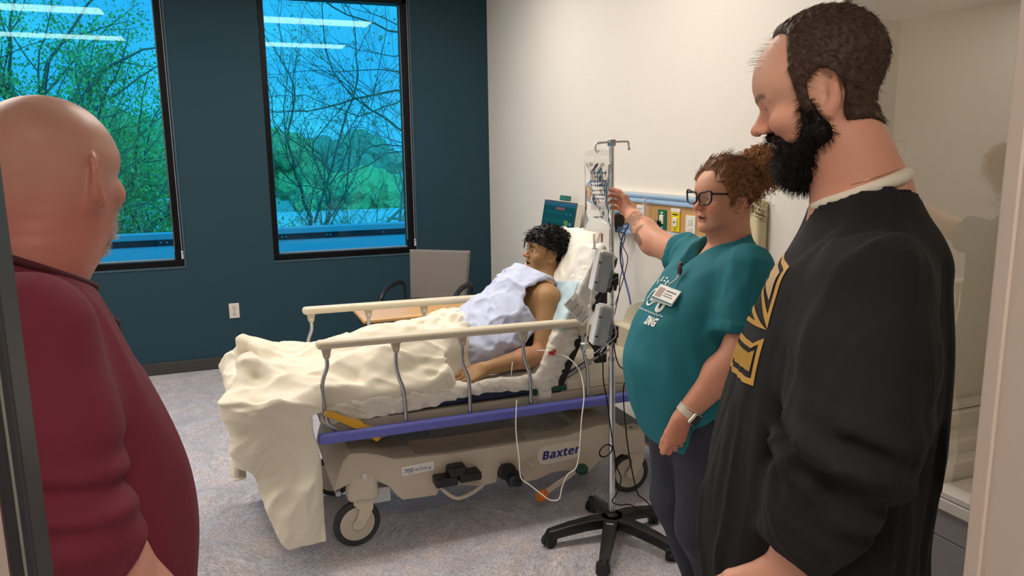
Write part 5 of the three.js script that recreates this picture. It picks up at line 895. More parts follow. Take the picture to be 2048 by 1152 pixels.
// ------------------------------------------------ bearded man in the black sweatshirt
{
  const t = thing('person', 'bearded man with short dark hair in a black sweatshirt with gold emblem, smiling down', 'person', [0.866,0,-0.897], -2.3322);
  const skin = lin(0xdfa88f);
  const h = headField({ H: 0.206, smile: 1, lids: 0.13, nose: 1.12, brow: 1.15, cheek: 1.08, wide: 0.99, earOut: 1.15, jawW: 1.0 }), fr = frame([0, 1.676, 0.022], 0.03, 0.36);
  const el = [0.255, 1.25, -0.042], sh = [0.178, 1.422, -0.058], wr = [0.225, 1.03, 0.03], hx = [0.215, 0.9, 0.085];
  const er = [-0.262, 1.22, -0.06], sr = [-0.178, 1.422, -0.058], wrr = [-0.235, 0.95, 0.0];
  const hands = [handCaps({ w: wr, f: [-0.07, -0.95, 0.3], n: [-0.95, 0.05, 0.2], s: [0.1, 0.28, 0.95], size: 0.19 }), handCaps({ w: wrr, f: [0.05, -0.97, 0.15], n: [0.95, 0.05, 0.15], s: [-0.1, 0.15, 0.97], size: 0.19 })], hF = hands.map((c) => capsField(c));
  const hp = fr.from([0, 0.02, 0]), tint = faceTint(h, skin, { lipC: lin(0xc07a70), red: 0.4, browC: lin(0x4a3328), browW: 0.02, browT: 0.8, smile: 1 });
  const body = (q) => {
    let d = chain(q, [[0, 1.43, -0.055], [0, 1.53, -0.042], [0, 1.6, -0.016], [0, 1.66, 0.012]], [0.085, 0.062, 0.052, 0.052], 0.04);
    d = smin(d, sdEll(q, [0, 1.38, -0.05], [0.16, 0.13, 0.09]), 0.06);
    for (const [a, b, c] of [[sh, el, wr], [sr, er, wrr]]) { const e = chain(q, [a, b, c], [0.055, 0.044, 0.03], 0.03); d = smin(d, e, 0.04); }
    if (near(q, hp, 0.23)) d = smin(d, h.f(fr.to(q)), 0.03);
    if (near(q, wr, 0.24)) d = smin(d, hF[0](q), 0.015); if (near(q, wrr, 0.24)) d = smin(d, hF[1](q), 0.015);
    return d;
  };
  const rosy = lin(0xd3927a);
  obj('body', sdfMesh(body, [-0.33, 0.68, -0.22], [0.33, 1.84, 0.2], 0.0036, (q) => { const n = h.n(fr.to(q)), k = sstep(n[1], 0.42, 0.1) * 0.75; return mix(near(q, hp, 0.2) ? tint(fr.to(q)) : skin, rosy, q[1] > 1.2 ? k : 0.3); }, 1.8), skinMat(0.45), t);
  eyes(h, fr, t, [0.08, 0.05, 0.03], [0, 0.25]);
  // short hair: receding at the temples, sideburn into the beard, tapered nape
  const region = (n) => { // negative where hair grows
    const top = smax(smax(n[2] - (0.13 - 0.3 * Math.max(0, n[1] - 0.75) + 0.55 * Math.max(0, 0.2 - Math.abs(n[0]))), 0.55 - n[1], 0.05), n[2] - 0.32, 0.02);
    const burn = Math.max(Math.abs(n[2] - 0.105) - 0.045, 0.34 - n[1], n[1] - 0.7), back = Math.max(n[2] + 0.1 - 0.16 * Math.max(0, n[1] - 0.4), 0.1 + 0.5 * Math.max(0, Math.abs(n[0]) - 0.08) - n[1], -0.6 - n[2]);
    return Math.min(top, burn, back);
  };
  const hairF = (P) => { const n = h.n(P); const d = body(fr.from(P)) - 0.0075 * sstep(n[1], 0.02, 0.4) - 0.0012 - 0.0025 * simplex(n[0] * 22, n[1] * 14, n[2] * 22) - 0.004 * sstep(n[1], 0.7, 1.0) * sstep(n[2], 0.1, -0.2); const e = sdEll([Math.abs(n[0]), n[1], n[2]], [0.33, 0.44, -0.04], [0.12, 0.17, 0.12]); return smax(smax(d, region(n) * h.H, 0.006), -e * h.H, 0.004); };
  const hg = sdfMesh(hairF, [-0.1, -0.12, -0.15], [0.1, 0.16, 0.12], 0.0028), hairM = mat(0x46342a, 0.5, { specularIntensity: 0.4 });
  const hr = scatter(hg, 7000, 11, (q, n) => h.n(q)[1] > 0.0 && V(n).dot(V(q)) > 0).map(([q, n, r]) => { const dn = [0.15 * (r() - 0.5), -0.75, -0.55 - 0.2 * r()], k = V(dn).sub(V(n).multiplyScalar(V(dn).dot(V(n)))).normalize().toArray(), l = 0.006 + 0.007 * r(); return [0, 0.5, 1].map((s) => add(add(q, mul(k, l * s)), mul(n, -0.0008 + 0.0008 * s + 0.0008 * r() * s))); });
  obj('hair', [hg, strands(hr, 0.00036, 0.00015)].map((g) => g.applyMatrix4(fr.m)), hairM, t);
  // fine wisps left on the crown front
  const scalp = sdfMesh((P) => h.f(P), [-0.08, 0.02, -0.02], [0.08, 0.15, 0.12], 0.005), wisps = scatter(scalp, 110, 31, (q, n) => { const m = h.n(q); return Math.abs(m[0]) < 0.2 && m[1] > 0.72 && m[2] > 0.05 && m[2] < 0.33 && n[1] > 0.2; }).map(([q, n, r]) => { const l = 0.008 + 0.012 * r(), k = V([0.4 * (r() - 0.5), 0.25, 0.9]).normalize().toArray(); return [add(q, mul(n, -0.001)), add(add(q, mul(k, l * 0.5)), mul(n, 0.0015)), add(q, mul(k, l))]; });
  obj('hair_wisps', strands(wisps, 0.00022, 0.0001).applyMatrix4(fr.m), mat(0x8a6a52, 0.5), t);
  // full beard
  const beardF = (P) => {
    const n = h.n(P), p = [Math.abs(n[0]), n[1], n[2]];
    let d = sdEll(p, [0, 0.02, 0.27], [0.2, 0.2, 0.19]); d = smin(d, sdCap(p, [0.285, 0.42, 0.11], [0.255, 0.2, 0.1], 0.04, 0.085), 0.06); d = smin(d, sdCap(p, [0.255, 0.2, 0.1], [0.12, 0.06, 0.27], 0.085, 0.11), 0.08);
    d = smin(d, sdCap(p, [0.02, 0.285, 0.41], [0.13, 0.235, 0.35], 0.03, 0.028), 0.03); d = smin(d, sdCap(p, [0.13, 0.235, 0.35], [0.15, 0.12, 0.3], 0.035, 0.07), 0.05);
    d -= 0.03 * fbm(n[0] * 9, n[1] * 9, n[2] * 9, 3);
    const my = 0.222 + 2.4 * p[0] * p[0]; d = smax(d, -sdEll(p, [0, my - 0.012, 0.45], [0.105, 0.03, 0.14]), 0.02);
    return d * h.H;
  };
  const bg = sdfMesh(beardF, [-0.1, -0.16, -0.03], [0.1, 0.06, 0.13], 0.003), beardM = mat(0x15100e, 0.55, { specularIntensity: 0.35 });
  const br = scatter(bg, 5200, 12).map(([q, n, r]) => { const k = V(add(mul(n, 0.9), [0.3 * (r() - 0.5), -0.7, 0.15 + 0.3 * (r() - 0.5)])).normalize().toArray(), l = 0.006 + 0.008 * r(), c = [0.004 * (r() - 0.5), 0.004 * (r() - 0.5), 0.004 * (r() - 0.5)]; return [add(q, mul(n, -0.002)), add(add(q, mul(k, l * 0.55)), c), add(q, mul(k, l))]; });
  obj('beard', [bg, strands(br, 0.0004, 0.00015)].map((g) => g.applyMatrix4(fr.m)), beardM, t);
  { const th = []; for (let i = -3; i <= 3; i++) th.push(new RoundedBoxGeometry(0.0072, 0.0085, 0.004, 2, 0.0015).translate(i * 0.0074, -0.045 + 0.00045 * i * i, 0.079 - 0.0007 * i * i)); obj('teeth', mergeGeometries(th.map(soft)).applyMatrix4(fr.m), mat(0xe9e2d4, 0.25), t); }
  // undershirt edge and chain
  const ring = (r, tilt) => { const o = []; for (let i = 0; i < 24; i++) { const a = i / 24 * 6.283, x = Math.sin(a), z = Math.cos(a); o.push([x * r[0], r[3] - tilt * z, r[2] + z * r[1]]); } return o; };
  obj('undershirt', tube(ring([0.074, 0.06, -0.04, 1.541], 0.024), 0.0105, 80, 10, true).scale(1, 1, 1), mat(0xe9dfcd, 0.8), t, 'cream undershirt collar');
  obj('neck_chain', tube(ring([0.069, 0.058, -0.038, 1.556], 0.02), 0.0009, 90, 6, true), mat(0xcbb08a, 0.25, { metalness: 1 }), t, 'thin gold neck chain');
  // sweatshirt
  const tor = loftField([[0.82, 0.14, -0.158, 0.2], [0.869, 0.15, -0.164, 0.203], [0.94, 0.163, -0.168, 0.207], [1.0, 0.172, -0.164, 0.21], [1.083, 0.166, -0.167, 0.212], [1.194, 0.142, -0.168, 0.214], [1.313, 0.12, -0.168, 0.212], [1.408, 0.087, -0.16, 0.2], [1.444, 0.064, -0.16, 0.185], [1.479, 0.043, -0.148, 0.155], [1.515, 0.028, -0.128, 0.112], [1.55, 0.018, -0.112, 0.088], [1.6, 0.0, -0.1, 0.07]]);
  const sleeve = (q, a, b, c, s) => {
    let d = chain(q, [a, mix(a, b, 0.55), add(b, [0, 0, 0.0]), mix(b, c, 0.45), mix(b, c, 0.82)], [0.07, 0.07, 0.07, 0.054, 0.044], 0.04);
    const v = sub(c, b), L = Math.hypot(...v), k = ((q[0] - b[0]) * v[0] + (q[1] - b[1]) * v[1] + (q[2] - b[2]) * v[2]) / (L * L);
    d -= sstep(k, -0.35, 0.05) * (1 - sstep(k, 0.3, 0.5)) * (0.008 * Math.sin(k * 21 + q[2] * 20 + 1) + 0.005 * Math.sin(k * 33 - q[2] * 14)) + 0.003 * sstep(k, 0.5, 0.53);
    return smax(d, (k - 0.8) * L, 0.008);
  };
  const sweatF = (q) => {
    const P = q; let d = tor(P);
    d -= 0.008 * (1 - 0.7 * sstep(P[2], 0.02, 0.08) * sstep(P[1], 1.2, 1.26)) * ridge(P[0] * 7 + P[2] * 6, P[1] * 1.3, P[2] * 7) ** 5 + 0.007 * ridge(P[0] * 11 - P[2] * 6 + 3, P[1] * 1.8 + 4, P[2] * 9) ** 6 * sstep(P[1], 1.36, 1.15) + 0.005 * simplex(P[0] * 5, P[1] * 2.2, P[2] * 5) - 0.004;
    for (const [a, b, c] of [[sh, el, wr], [sr, er, wrr]]) { let e = sleeve(P, a, b, c); e -= 0.008 * ridge(P[0] * 6 + P[1] * 3, P[1] * 2.2 - P[2] * 5, P[2] * 7 + 7) ** 5 + 0.004 * ridge(P[0] * 9 + P[1] * 2, P[1] * 3 + P[2] * 7, 3) ** 6; d = smin(d, e, 0.035); }
    d = smax(d, -(Math.hypot(P[0] / 0.09, (P[2] + 0.046) / 0.072) - 1) * 0.075, 0.008);
    const neck = P[1] - (1.5465 - 0.36 * (P[2] + 0.04)); d = smax(d, Math.hypot(P[0], P[2] + 0.045) < 0.14 ? neck : -1, 0.006);
    return d;
  };
  const sg = sdfMesh(sweatF, [-0.37, 0.79, -0.24], [0.37, 1.62, 0.24], 0.0058, null, 2.0);
  const shirt = obj('sweatshirt', sg, cloth(0x0b0b0d, 0.92, { sheen: 0.05 }), t);
  // printed emblem: flat pieces lying on the chest
  const onChest = (x, y) => { let z = 0.3; for (let i = 0; i < 60; i++) { const d = sweatF([x, y, z]); z -= d * 0.6; if (Math.abs(d) < 2e-4) break; } return [x, y, z + 0.0016]; };
  const decal = (poly, m, parent, holes = [], lift = 0) => { const s = shape(poly); for (const q of holes) s.holes.push(new THREE.Path(q.map((p) => new THREE.Vector2(...p)))); let g = new THREE.ShapeGeometry(s).toNonIndexed(); for (let k = 0; k < 4; k++) g = splitTris(g, 0.012); const p = g.attributes.position; for (let i = 0; i < p.count; i++) { const c = onChest(p.getX(i), p.getY(i)); p.setXYZ(i, c[0], c[1], c[2] + lift); } const w = mergeVertices(g, 1e-5); w.computeVertexNormals(); return w; };
  const gold = mat(0xc8983f, 0.6), tan = mat(0xc4a576, 0.65), deep = mat(0xb88a24, 0.6);
  const eA = [[[-0.012, 1.449], [0.128, 1.439], [0.148, 1.352], [0.062, 1.4], [-0.012, 1.408]], [[-0.002, 1.442], [0.12, 1.433], [0.135, 1.37], [0.064, 1.407], [-0.002, 1.415]], [[-0.002, 1.437], [0.113, 1.428], [0.122, 1.388], [0.064, 1.413], [-0.002, 1.42]]], eC = [[[0.15, 1.338], [0.156, 1.268], [-0.01, 1.25], [-0.01, 1.312], [0.12, 1.322]], [[0.14, 1.326], [0.147, 1.276], [0, 1.259], [0, 1.303], [0.116, 1.313]], [[0.134, 1.315], [0.139, 1.284], [0, 1.267], [0, 1.295], [0.113, 1.305]]], eB = [[[-0.005, 1.378], [0.148, 1.35], [-0.005, 1.334]], [[0.0, 1.366], [0.095, 1.351], [0.0, 1.343]]];
  const emb = new THREE.Group(); emb.name = 'chest_emblem'; shirt.add(emb);
  obj('emblem_outline', [eA, eB, eC].map((e) => soft(decal(e[0], gold, emb, [e[1]]))), gold, emb);
  obj('emblem_fill', decal(eA[2], tan, emb), tan, emb); obj('emblem_fill', decal(eC[2], deep, emb), deep, emb);
  // jeans and shoes
  const lf = legsField([[0.1, 0.85, -0.02], [-0.1, 0.85, -0.02]], [[0.11, 0.48, 0.0], [-0.11, 0.48, 0.0]], [[0.115, 0.1, -0.04], [-0.115, 0.1, -0.04]], [0.115, 0.08, 0.06]);
  obj('trousers', sdfMesh((q) => smax(lf(q), Math.max(0.035 - q[1], q[1] - 0.86), 0.01), [-0.26, 0.02, -0.2], [0.26, 0.9, 0.16], 0.011), cloth(0x23252b), t);
  shoe(t, 0.115, -0.03, 0x2a2a2c, 0.1); shoe(t, -0.115, -0.03, 0x2a2a2c, -0.1);
}

// ------------------------------------------------ woman in the teal shirt
{
  const t = thing('person', 'woman with curly bun and dark glasses in a teal shirt, holding the IV pole', 'person', [1.408,0,-1.952], -1.7456);
  const skin = lin(0xd9a083), rosy = lin(0xcf806a);
  const h = headField({ H: 0.216, open: 0.45, lids: 0.75, nose: 0.95, brow: 0.6, cheek: 1.2, wide: 1.03, jawW: 1.02, lip: 1.05, double: 0.62, cran: [0.33, 0.335, 0.43] }), fr = frame([0, 1.447, -0.044], 0.22, 0.02);
  const sl = [0.165, 1.262, -0.045], el = [0.235, 1.035, -0.0], wl = [0.2, 0.838, 0.158], hl = mul(sub([0.19, 0.735, 0.185], wl), 1 / 0.107);
  const sr = [-0.15, 1.245, -0.03], er = [-0.37, 1.287, 0.036], wR = [-0.553, 1.372, 0.052];
  const left = handCaps({ w: wl, f: hl, n: [-0.9, 0.05, -0.4], s: [0.35, 0.22, 0.9], size: 0.165, curl: [[0.25, 0.7, 0.5], [0.35, 0.8, 0.6], [0.45, 0.85, 0.6], [0.5, 0.85, 0.6]], thumb: [0.35, 0.15, 0.2], fat: 1.1 });
  const right = handCaps({ w: wR, f: [-0.86, 0.48, 0.16], n: [0.2, 0.1, 0.97], s: [0.47, 0.86, -0.15], size: 0.165, curl: [[0.75, 0.85, 0.5], [0.7, 1.0, 0.6], [0.65, 1.05, 0.6], [0.6, 1.0, 0.6]], thumb: [0.75, 0.4, 0.55], fat: 1.0, spread: 0.12 });
  const hL = capsField(left), hR = capsField(right), hp = fr.from([0, 0.01, 0]);
  const tint = faceTint(h, skin, { lipC: lin(0xbf6a62), red: 0.55, browC: lin(0x9a6a4a), browW: 0.014, browT: 0.7, open: 0.45, mouthC: lin(0x3a1614) });
  const body = (q) => {
    let d = chain(q, [[0, 1.22, -0.06], [0, 1.31, -0.072], fr.from([0, -0.03, -0.04])], [0.095, 0.056, 0.05], 0.05);
    d = smin(d, sdEll(q, [0, 1.17, -0.04], [0.15, 0.12, 0.1]), 0.05);
    d = smin(d, chain(q, [sl, el, mix(el, wl, 0.35), wl], [0.06, 0.05, 0.05, 0.029], 0.03), 0.03);
    d = smin(d, chain(q, [sr, er, mix(er, wR, 0.35), wR], [0.056, 0.046, 0.043, 0.027], 0.03), 0.03);
    if (near(q, hp, 0.22)) d = smin(d, h.f(fr.to(q)), 0.03);
    if (near(q, wl, 0.22)) d = smin(d, hL(q), 0.012); if (near(q, wR, 0.24)) d = smin(d, hR(q), 0.012);
    return d;
  };
  // two tattoos on the raised forearm: a bird shape and a flower shape, in the arm's own length and height
  const av = sub(wR, er), aL = Math.hypot(...av), au = mul(av, 1 / aL), ink = lin(0x5f5148);
  const tattoo = (q) => {
    const r = sub(q, er), u = (r[0] * au[0] + r[1] * au[1] + r[2] * au[2]) / aL, v = (r[1] - au[1] * u * aL) / 0.05, n = simplex(q[0] * 160, q[1] * 160, q[2] * 160) * 0.5 + 0.5;
    const flower = Math.hypot((u - 0.6) / 0.24, (v - 0.0) / 0.85) + 0.35 * simplex(q[0] * 55, q[1] * 55, q[2] * 55), bird = Math.hypot((u - 0.12) / 0.2, (v + 0.02 + u * 0.5) / 0.36) + 0.1 * simplex(q[0] * 60, q[1] * 60, 3), wing = Math.hypot((u - 0.24) / 0.05, (v - 0.4) / 0.42) + 0.1 * n, tail = Math.hypot((u - 0.27) / 0.09, (v + 0.15) / 0.12);
    return Math.max(flower < 1 ? 0.55 + 0.35 * n : 0, bird < 1 ? 0.75 + 0.2 * n : 0, wing < 1 ? 0.7 : 0, tail < 1 ? 0.7 : 0);
  };
  obj('body', sdfMesh(body, [-0.76, 0.68, -0.22], [0.34, 1.62, 0.26], 0.0036, (q) => {
    if (near(q, hp, 0.17)) { const n = h.n(fr.to(q)); return mix(tint(fr.to(q)), rosy, 0.35 * sstep(n[1], 0.2, -0.1)); }
    if (q[0] < -0.24) return mix(mix(skin, rosy, q[0] < -0.57 ? 0.45 : 0.15), ink, tattoo(q) * 0.85);
    return mix(skin, rosy, q[1] < 0.84 ? 0.6 : q[1] < 1.1 ? 0.35 : 0.25);
  }, 1.8), skinMat(0.45), t);
  eyes(h, fr, t, [0.1, 0.12, 0.1], [-0.25, 0.05]);
  { const th = []; for (let i = -3; i <= 3; i++) th.push(new RoundedBoxGeometry(0.0066, 0.007, 0.004, 2, 0.0014).translate(i * 0.0068, -0.0405 + 0.0003 * i * i, 0.076 - 0.0007 * i * i)); obj('teeth', mergeGeometries(th.map(soft)).applyMatrix4(fr.m), mat(0xe9e2d4, 0.25), t); }
  // hair: combed-back cap, curly bun, loose curls
  const capF = (P) => {
    const n = h.n(P), p = [Math.abs(n[0]), n[1], n[2]]; let d = h.f(P) / h.H - 0.045; const e = sdEll(n, [0, 0.68, -0.06], [0.36, 0.38, 0.47]); d = smin(d, e, 0.05);
    d -= 0.03 * Math.abs(simplex(n[0] * 9, n[1] * 5 + n[2] * 4, n[2] * 9)) + 0.012 * simplex(n[0] * 26, n[1] * 16, n[2] * 26);
    const zl = n[1] > 0.74 ? 0.31 - 0.5 * (n[1] - 0.74) + 0.25 * Math.max(0, 0.16 - p[0]) : 0.25 - 0.35 * (0.74 - n[1]) * (n[1] > 0.5 ? 1 : 1.35); d = smax(d, (n[2] - zl) * 0.85, 0.05);
    const low = n[2] > -0.1 ? 0.42 : 0.22 + 0.25 * sstep(p[0], 0.1, 0.3); d = smax(d, (low - n[1]) * 0.9, 0.05);
    return smax(d, -sdEll(p, [0.33, 0.44, -0.02], [0.14, 0.14, 0.1]), 0.03) * h.H;
  };
  const bunC = [0.01, 0.1, -0.135], bunF = (P) => { const d = sdEll(P, bunC, [0.06, 0.056, 0.055]); return d - 0.012 * ridge(P[0] * 34, P[1] * 34, P[2] * 34) ** 2 - 0.004 * simplex(P[0] * 80, P[1] * 80, P[2] * 80); };
  const cg = sdfMesh((P) => smin(capF(P), bunF(P), 0.02), [-0.11, -0.1, -0.2], [0.11, 0.19, 0.1], 0.0032);
  const curl = (q, n, r, l, w) => { const out = [], ph = r() * 6.28, dir = V(n[0] + 0.9 * (r() - 0.5), n[1] + 0.9 * (r() - 0.5), n[2] + 0.9 * (r() - 0.5)).normalize(), a = new THREE.Vector3(0.3, 0.8, 0.5).cross(dir).normalize(), b = dir.clone().cross(a); for (let i = 0; i < 16; i++) { const k = i / 15, c = Math.cos(ph + k * 9), s = Math.sin(ph + k * 9), rr = w * (0.4 + 0.6 * k); out.push([q[0] + dir.x * l * k + (a.x * c + b.x * s) * rr, q[1] + dir.y * l * k + (a.y * c + b.y * s) * rr - 0.012 * k * k, q[2] + dir.z * l * k + (a.z * c + b.z * s) * rr]); } return out; };
  const rows = scatter(cg, 900, 21, (q) => bunF(q) < 0.004 || (h.n(q)[1] < 0.75 && h.n(q)[2] < 0.1 && !(Math.abs(h.n(q)[0]) > 0.22 && h.n(q)[1] < 0.66 && h.n(q)[2] > -0.2))).map(([q, n, r]) => curl(q, n, r, 0.016 + 0.014 * r(), 0.007));
  const comb = scatter(cg, 2600, 22, (q) => bunF(q) > 0.01 && h.n(q)[1] > 0.3).map(([q, n, r]) => { const to = V(sub(bunC, q)).normalize().toArray(), k = V(to).sub(V(n).multiplyScalar(V(to).dot(V(n)))).normalize().toArray(), w = r() * 6; return [0, 0.25, 0.5, 0.75, 1].map((s) => add(add(q, mul(k, s * 0.04)), add(mul(n, 0.0006 + 0.0014 * Math.sin(s * 7 + w)), [0.0015 * Math.sin(s * 9 + w), 0.0015 * Math.cos(s * 8 + w), 0]))); });
  const lr = rng(77), loose = []; for (let i = 0; i < 20; i++) { const s = i % 3 ? 1 : -1, a = lr(), p0 = [s * (0.03 + 0.035 * lr()), -0.015 - 0.03 * a + 0.05 * lr() * (i % 2), -0.085 - 0.03 * lr()], w = lr() * 6, L = 0.02 + 0.035 * lr(), R = 0.005 + 0.006 * lr(), pts = []; for (let k = 0; k < 22; k++) { const u = k / 21; pts.push([p0[0] + R * Math.cos(w + u * 13) + s * 0.01 * u, p0[1] - L * u, p0[2] + R * Math.sin(w + u * 13) - 0.02 * u]); } loose.push(pts); }
  for (let i = 0; i < 26; i++) { const s = i % 2 ? 1 : -1, w = lr() * 6, p0 = [s * 0.068, 0.02 - 0.02 * lr(), 0.012 + 0.02 * lr()], pts = []; for (let k = 0; k < 16; k++) { const u = k / 15; pts.push([p0[0] + 0.003 * Math.cos(w + u * 11), p0[1] - 0.03 * u * (0.5 + lr() * 0.1), p0[2] + 0.004 * Math.sin(w + u * 11)]); } loose.push(pts); }
  const hairM = mat(0x94623a, 0.45, { specularIntensity: 0.7 }), dark = mat(0x855532, 0.5);
  const hair = obj('hair', [cg, strands(comb, 0.0006, 0.0004)].map((g) => g.applyMatrix4(fr.m)), dark, t);
  obj('hair_bun', strands(rows, 0.0013, 0.0007).applyMatrix4(fr.m), mat(0xb07a4a, 0.45, { specularIntensity: 0.7 }), hair); tag(obj('loose_curls', strands(loose, 0.0009, 0.0004).applyMatrix4(fr.m), hairM, hair), null, null, null, 'stuff');
  // cat-eye glasses
  {
    const g = new THREE.Group(); g.name = 'glasses'; t.add(g); const k = h.H / 0.225, fm = mat(0x0c0c0d, 0.25);
    for (const s of [1, -1]) {
      const o = []; for (let i = 0; i < 28; i++) { const a = i / 28 * 6.283, c = Math.cos(a), sn = Math.sin(a); const x = 0.0275 * Math.sign(c) * Math.pow(Math.abs(c), 0.8) + (c > 0 && sn > 0 ? 0.005 * c * sn * 2 : 0), y = 0.0198 * Math.sign(sn) * Math.pow(Math.abs(sn), 0.85) + (c > 0 && sn > 0 ? 0.008 * c * sn * 2 : 0); o.push([s * (0.0325 + x) * k, (0.0185 + y) * k, (0.1 - 0.12 * Math.max(0, 0.0325 + x - 0.03)) * k]); }
      obj('glasses_rim', tube(o, 0.0027, 90, 8, true).applyMatrix4(fr.m), fm, g);
      const sh2 = new THREE.Shape(); o.forEach((q, i) => (i ? sh2.lineTo(q[0], q[1]) : sh2.moveTo(q[0], q[1]))); const lg = new THREE.ShapeGeometry(sh2), lp = lg.attributes.position; for (let i = 0; i < lp.count; i++) lp.setZ(i, (0.1 - 0.12 * Math.max(0, Math.abs(lp.getX(i)) / k - 0.03)) * k); lg.computeVertexNormals();
      obj('lens', lg.applyMatrix4(fr.m), mat(0xffffff, 0.02, { transmission: 1, thickness: 0 }), g);
      obj('temple', tube([[s * 0.064 * k, 0.034 * k, 0.094 * k], [s * 0.07 * k, 0.032 * k, 0.06 * k], [s * 0.074 * k, 0.026 * k, 0.0], [s * 0.073 * k, 0.016 * k, -0.014 * k]], 0.003, 30, 8).applyMatrix4(fr.m), fm, g);
    }
    obj('bridge', tube([[-0.007 * k, 0.022 * k, 0.1 * k], [0, 0.025 * k, 0.103 * k], [0.007 * k, 0.022 * k, 0.1 * k]], 0.0028, 14, 8).applyMatrix4(fr.m), fm, g);
  }
  // teal shirt
  const tor = loftField([[0.64, 0.13, -0.17, 0.19], [0.68, 0.175, -0.18, 0.2], [0.744, 0.214, -0.19, 0.208], [0.863, 0.247, -0.2, 0.218], [0.953, 0.258, -0.2, 0.218], [1.009, 0.244, -0.2, 0.212], [1.08, 0.218, -0.198, 0.206], [1.134, 0.189, -0.195, 0.2], [1.21, 0.132, -0.185, 0.193], [1.271, 0.078, -0.165, 0.178], [1.3, 0.052, -0.148, 0.145], [1.33, 0.035, -0.13, 0.1], [1.37, 0.02, -0.12, 0.08]], 2.15);
  const sleeve = (q, a, b, r0, r1, end) => { const v = sub(b, a), L = Math.hypot(...v), k = ((q[0] - a[0]) * v[0] + (q[1] - a[1]) * v[1] + (q[2] - a[2]) * v[2]) / L; return smax(sdCap(q, a, b, r0, r1) - 0.003 * sstep(k, end - 0.03, end - 0.02), k - end, 0.006); };
  const shirtF = (q) => {
    let d = tor(q); d -= 0.006 * ridge(q[0] * 5 + q[2] * 3, q[1] * 3 - q[2] * 4, q[2] * 5) ** 4 + 0.003 * simplex(q[0] * 7, q[1] * 5, q[2] * 7) - 0.002;
    let e = sleeve(q, sl, [0.237, 1.0, 0.03], 0.073, 0.073, 0.2); e = Math.min(e, 9); d = smin(d, e - 0.004 * ridge(q[0] * 12, q[1] * 7, q[2] * 10) ** 3, 0.025);
    d = smin(d, sleeve(q, sr, er, 0.074, 0.068, 0.085) - 0.004 * ridge(q[0] * 12, q[1] * 9, q[2] * 10) ** 3, 0.03);
    const hem = 0.705 - 0.17 * (0.2 - q[2]) - q[1]; d = smax(d, hem, 0.006);
    const vx = Math.abs(q[0]), nk = smax(Math.hypot(q[0] / 0.085, (q[2] + 0.052) / 0.075) * 0.078 - 0.078, 1.27 - q[1], 0.01), vee = Math.max(vx * 0.75 + (1.238 - q[1]) * 0.62, -q[2] + 0.0);
    d = smax(d, -nk, 0.006); d = smax(d, -vee, 0.005);
    const top = q[1] - (1.34 - 0.3 * (q[2] + 0.05)); return smax(d, Math.hypot(q[0], q[2] + 0.05) < 0.13 ? top : -1, 0.006);
  };
  const shirt = obj('shirt', sdfMesh(shirtF, [-0.32, 0.6, -0.24], [0.34, 1.4, 0.31], 0.006, null, 2), cloth(0x0f6f7c, 0.8), t);
  const trunk = (x, y, off = 0.002) => { let z = 0.4; for (let i = 0; i < 60; i++) { const d = shirtF([x, y, z]); z -= d * 0.6; if (Math.abs(d) < 2e-4) break; } return z + off; };
  {
    const W = 0.22, Hh = 0.15, cy = 1.15, g = new THREE.PlaneGeometry(W, Hh, 30, 24), p = g.attributes.position; for (let i = 0; i < p.count; i++) { const x = p.getX(i), y = p.getY(i) + cy; p.setXYZ(i, x, y, trunk(x, y, 0.0025)); } g.computeVertexNormals();
    const tx = canvasTex(660, 450, (x, w, hh) => { x.clearRect(0, 0, w, hh); x.fillStyle = '#eef2ee'; x.strokeStyle = '#eef2ee'; x.textAlign = 'center'; x.font = 'bold 190px sans-serif'; x.lineWidth = 10; x.fillText('U', 500, 300); x.strokeText('U', 500, 300); x.lineWidth = 16; x.beginPath(); x.arc(300, 215, 85, Math.PI * 0.9, Math.PI * 2.1); x.stroke(); x.beginPath(); x.arc(300, 215, 60, 0.3, 2.6); x.stroke(); for (let i = 0; i < 6; i++) { x.save(); x.translate(300 + 150 * Math.cos(-2.3 + i * 0.42), 190 + 150 * Math.sin(-2.3 + i * 0.42)); x.rotate(-0.8 + i * 0.42); x.fillRect(-16, -20, 32, 12); x.fillRect(-16, 6, 32, 12); if (i % 2) x.fillRect(-16, -20, 12, 38); x.restore(); } x.beginPath(); x.lineWidth = 5; x.moveTo(60, 330); for (let i = 0; i < 40; i++) x.lineTo(60 + i * 14, 325 + 6 * Math.sin(i * 1.7)); x.stroke(); x.font = 'bold 92px sans-serif'; x.lineWidth = 5; x.fillText('ING', 505, 420); x.strokeText('ING', 505, 420); });
    obj('shirt_print', g, mat(0xffffff, 0.8, { map: tx, alphaTest: 0.5, side: THREE.DoubleSide }), shirt);
  }
  // badge on a reel at the neckline
  {
    const b = new THREE.Group(); b.name = 'name_badge'; t.add(b); const bz = trunk(0.055, 1.235, 0.012), cz = trunk(0.085, 1.17, 0.02);
    obj('badge_reel', [ball([0.055, 1.25, bz], 0.012, [0.8, 1.5, 0.7]), ball([0.055, 1.266, bz - 0.004], 0.008)], mat(0x55434c, 0.4), b);
    obj('badge_strap', tube([[0.055, 1.238, bz], [0.063, 1.222, bz + 0.014], [0.07, 1.208, cz - 0.012]], 0.003, 16, 8), mat(0xc9ccd0, 0.25), b);
    const tx = canvasTex(200, 130, (x, w, hh) => { x.fillStyle = '#efece6'; x.fillRect(0, 0, w, hh); x.fillStyle = '#a98f86'; x.fillRect(12, 18, 60, 84); x.fillStyle = '#5c6068'; x.fillRect(84, 24, 100, 14); x.fillRect(84, 52, 80, 9); x.fillRect(84, 72, 94, 9); x.fillStyle = '#2d6a70'; x.fillRect(0, 112, w, 18); });
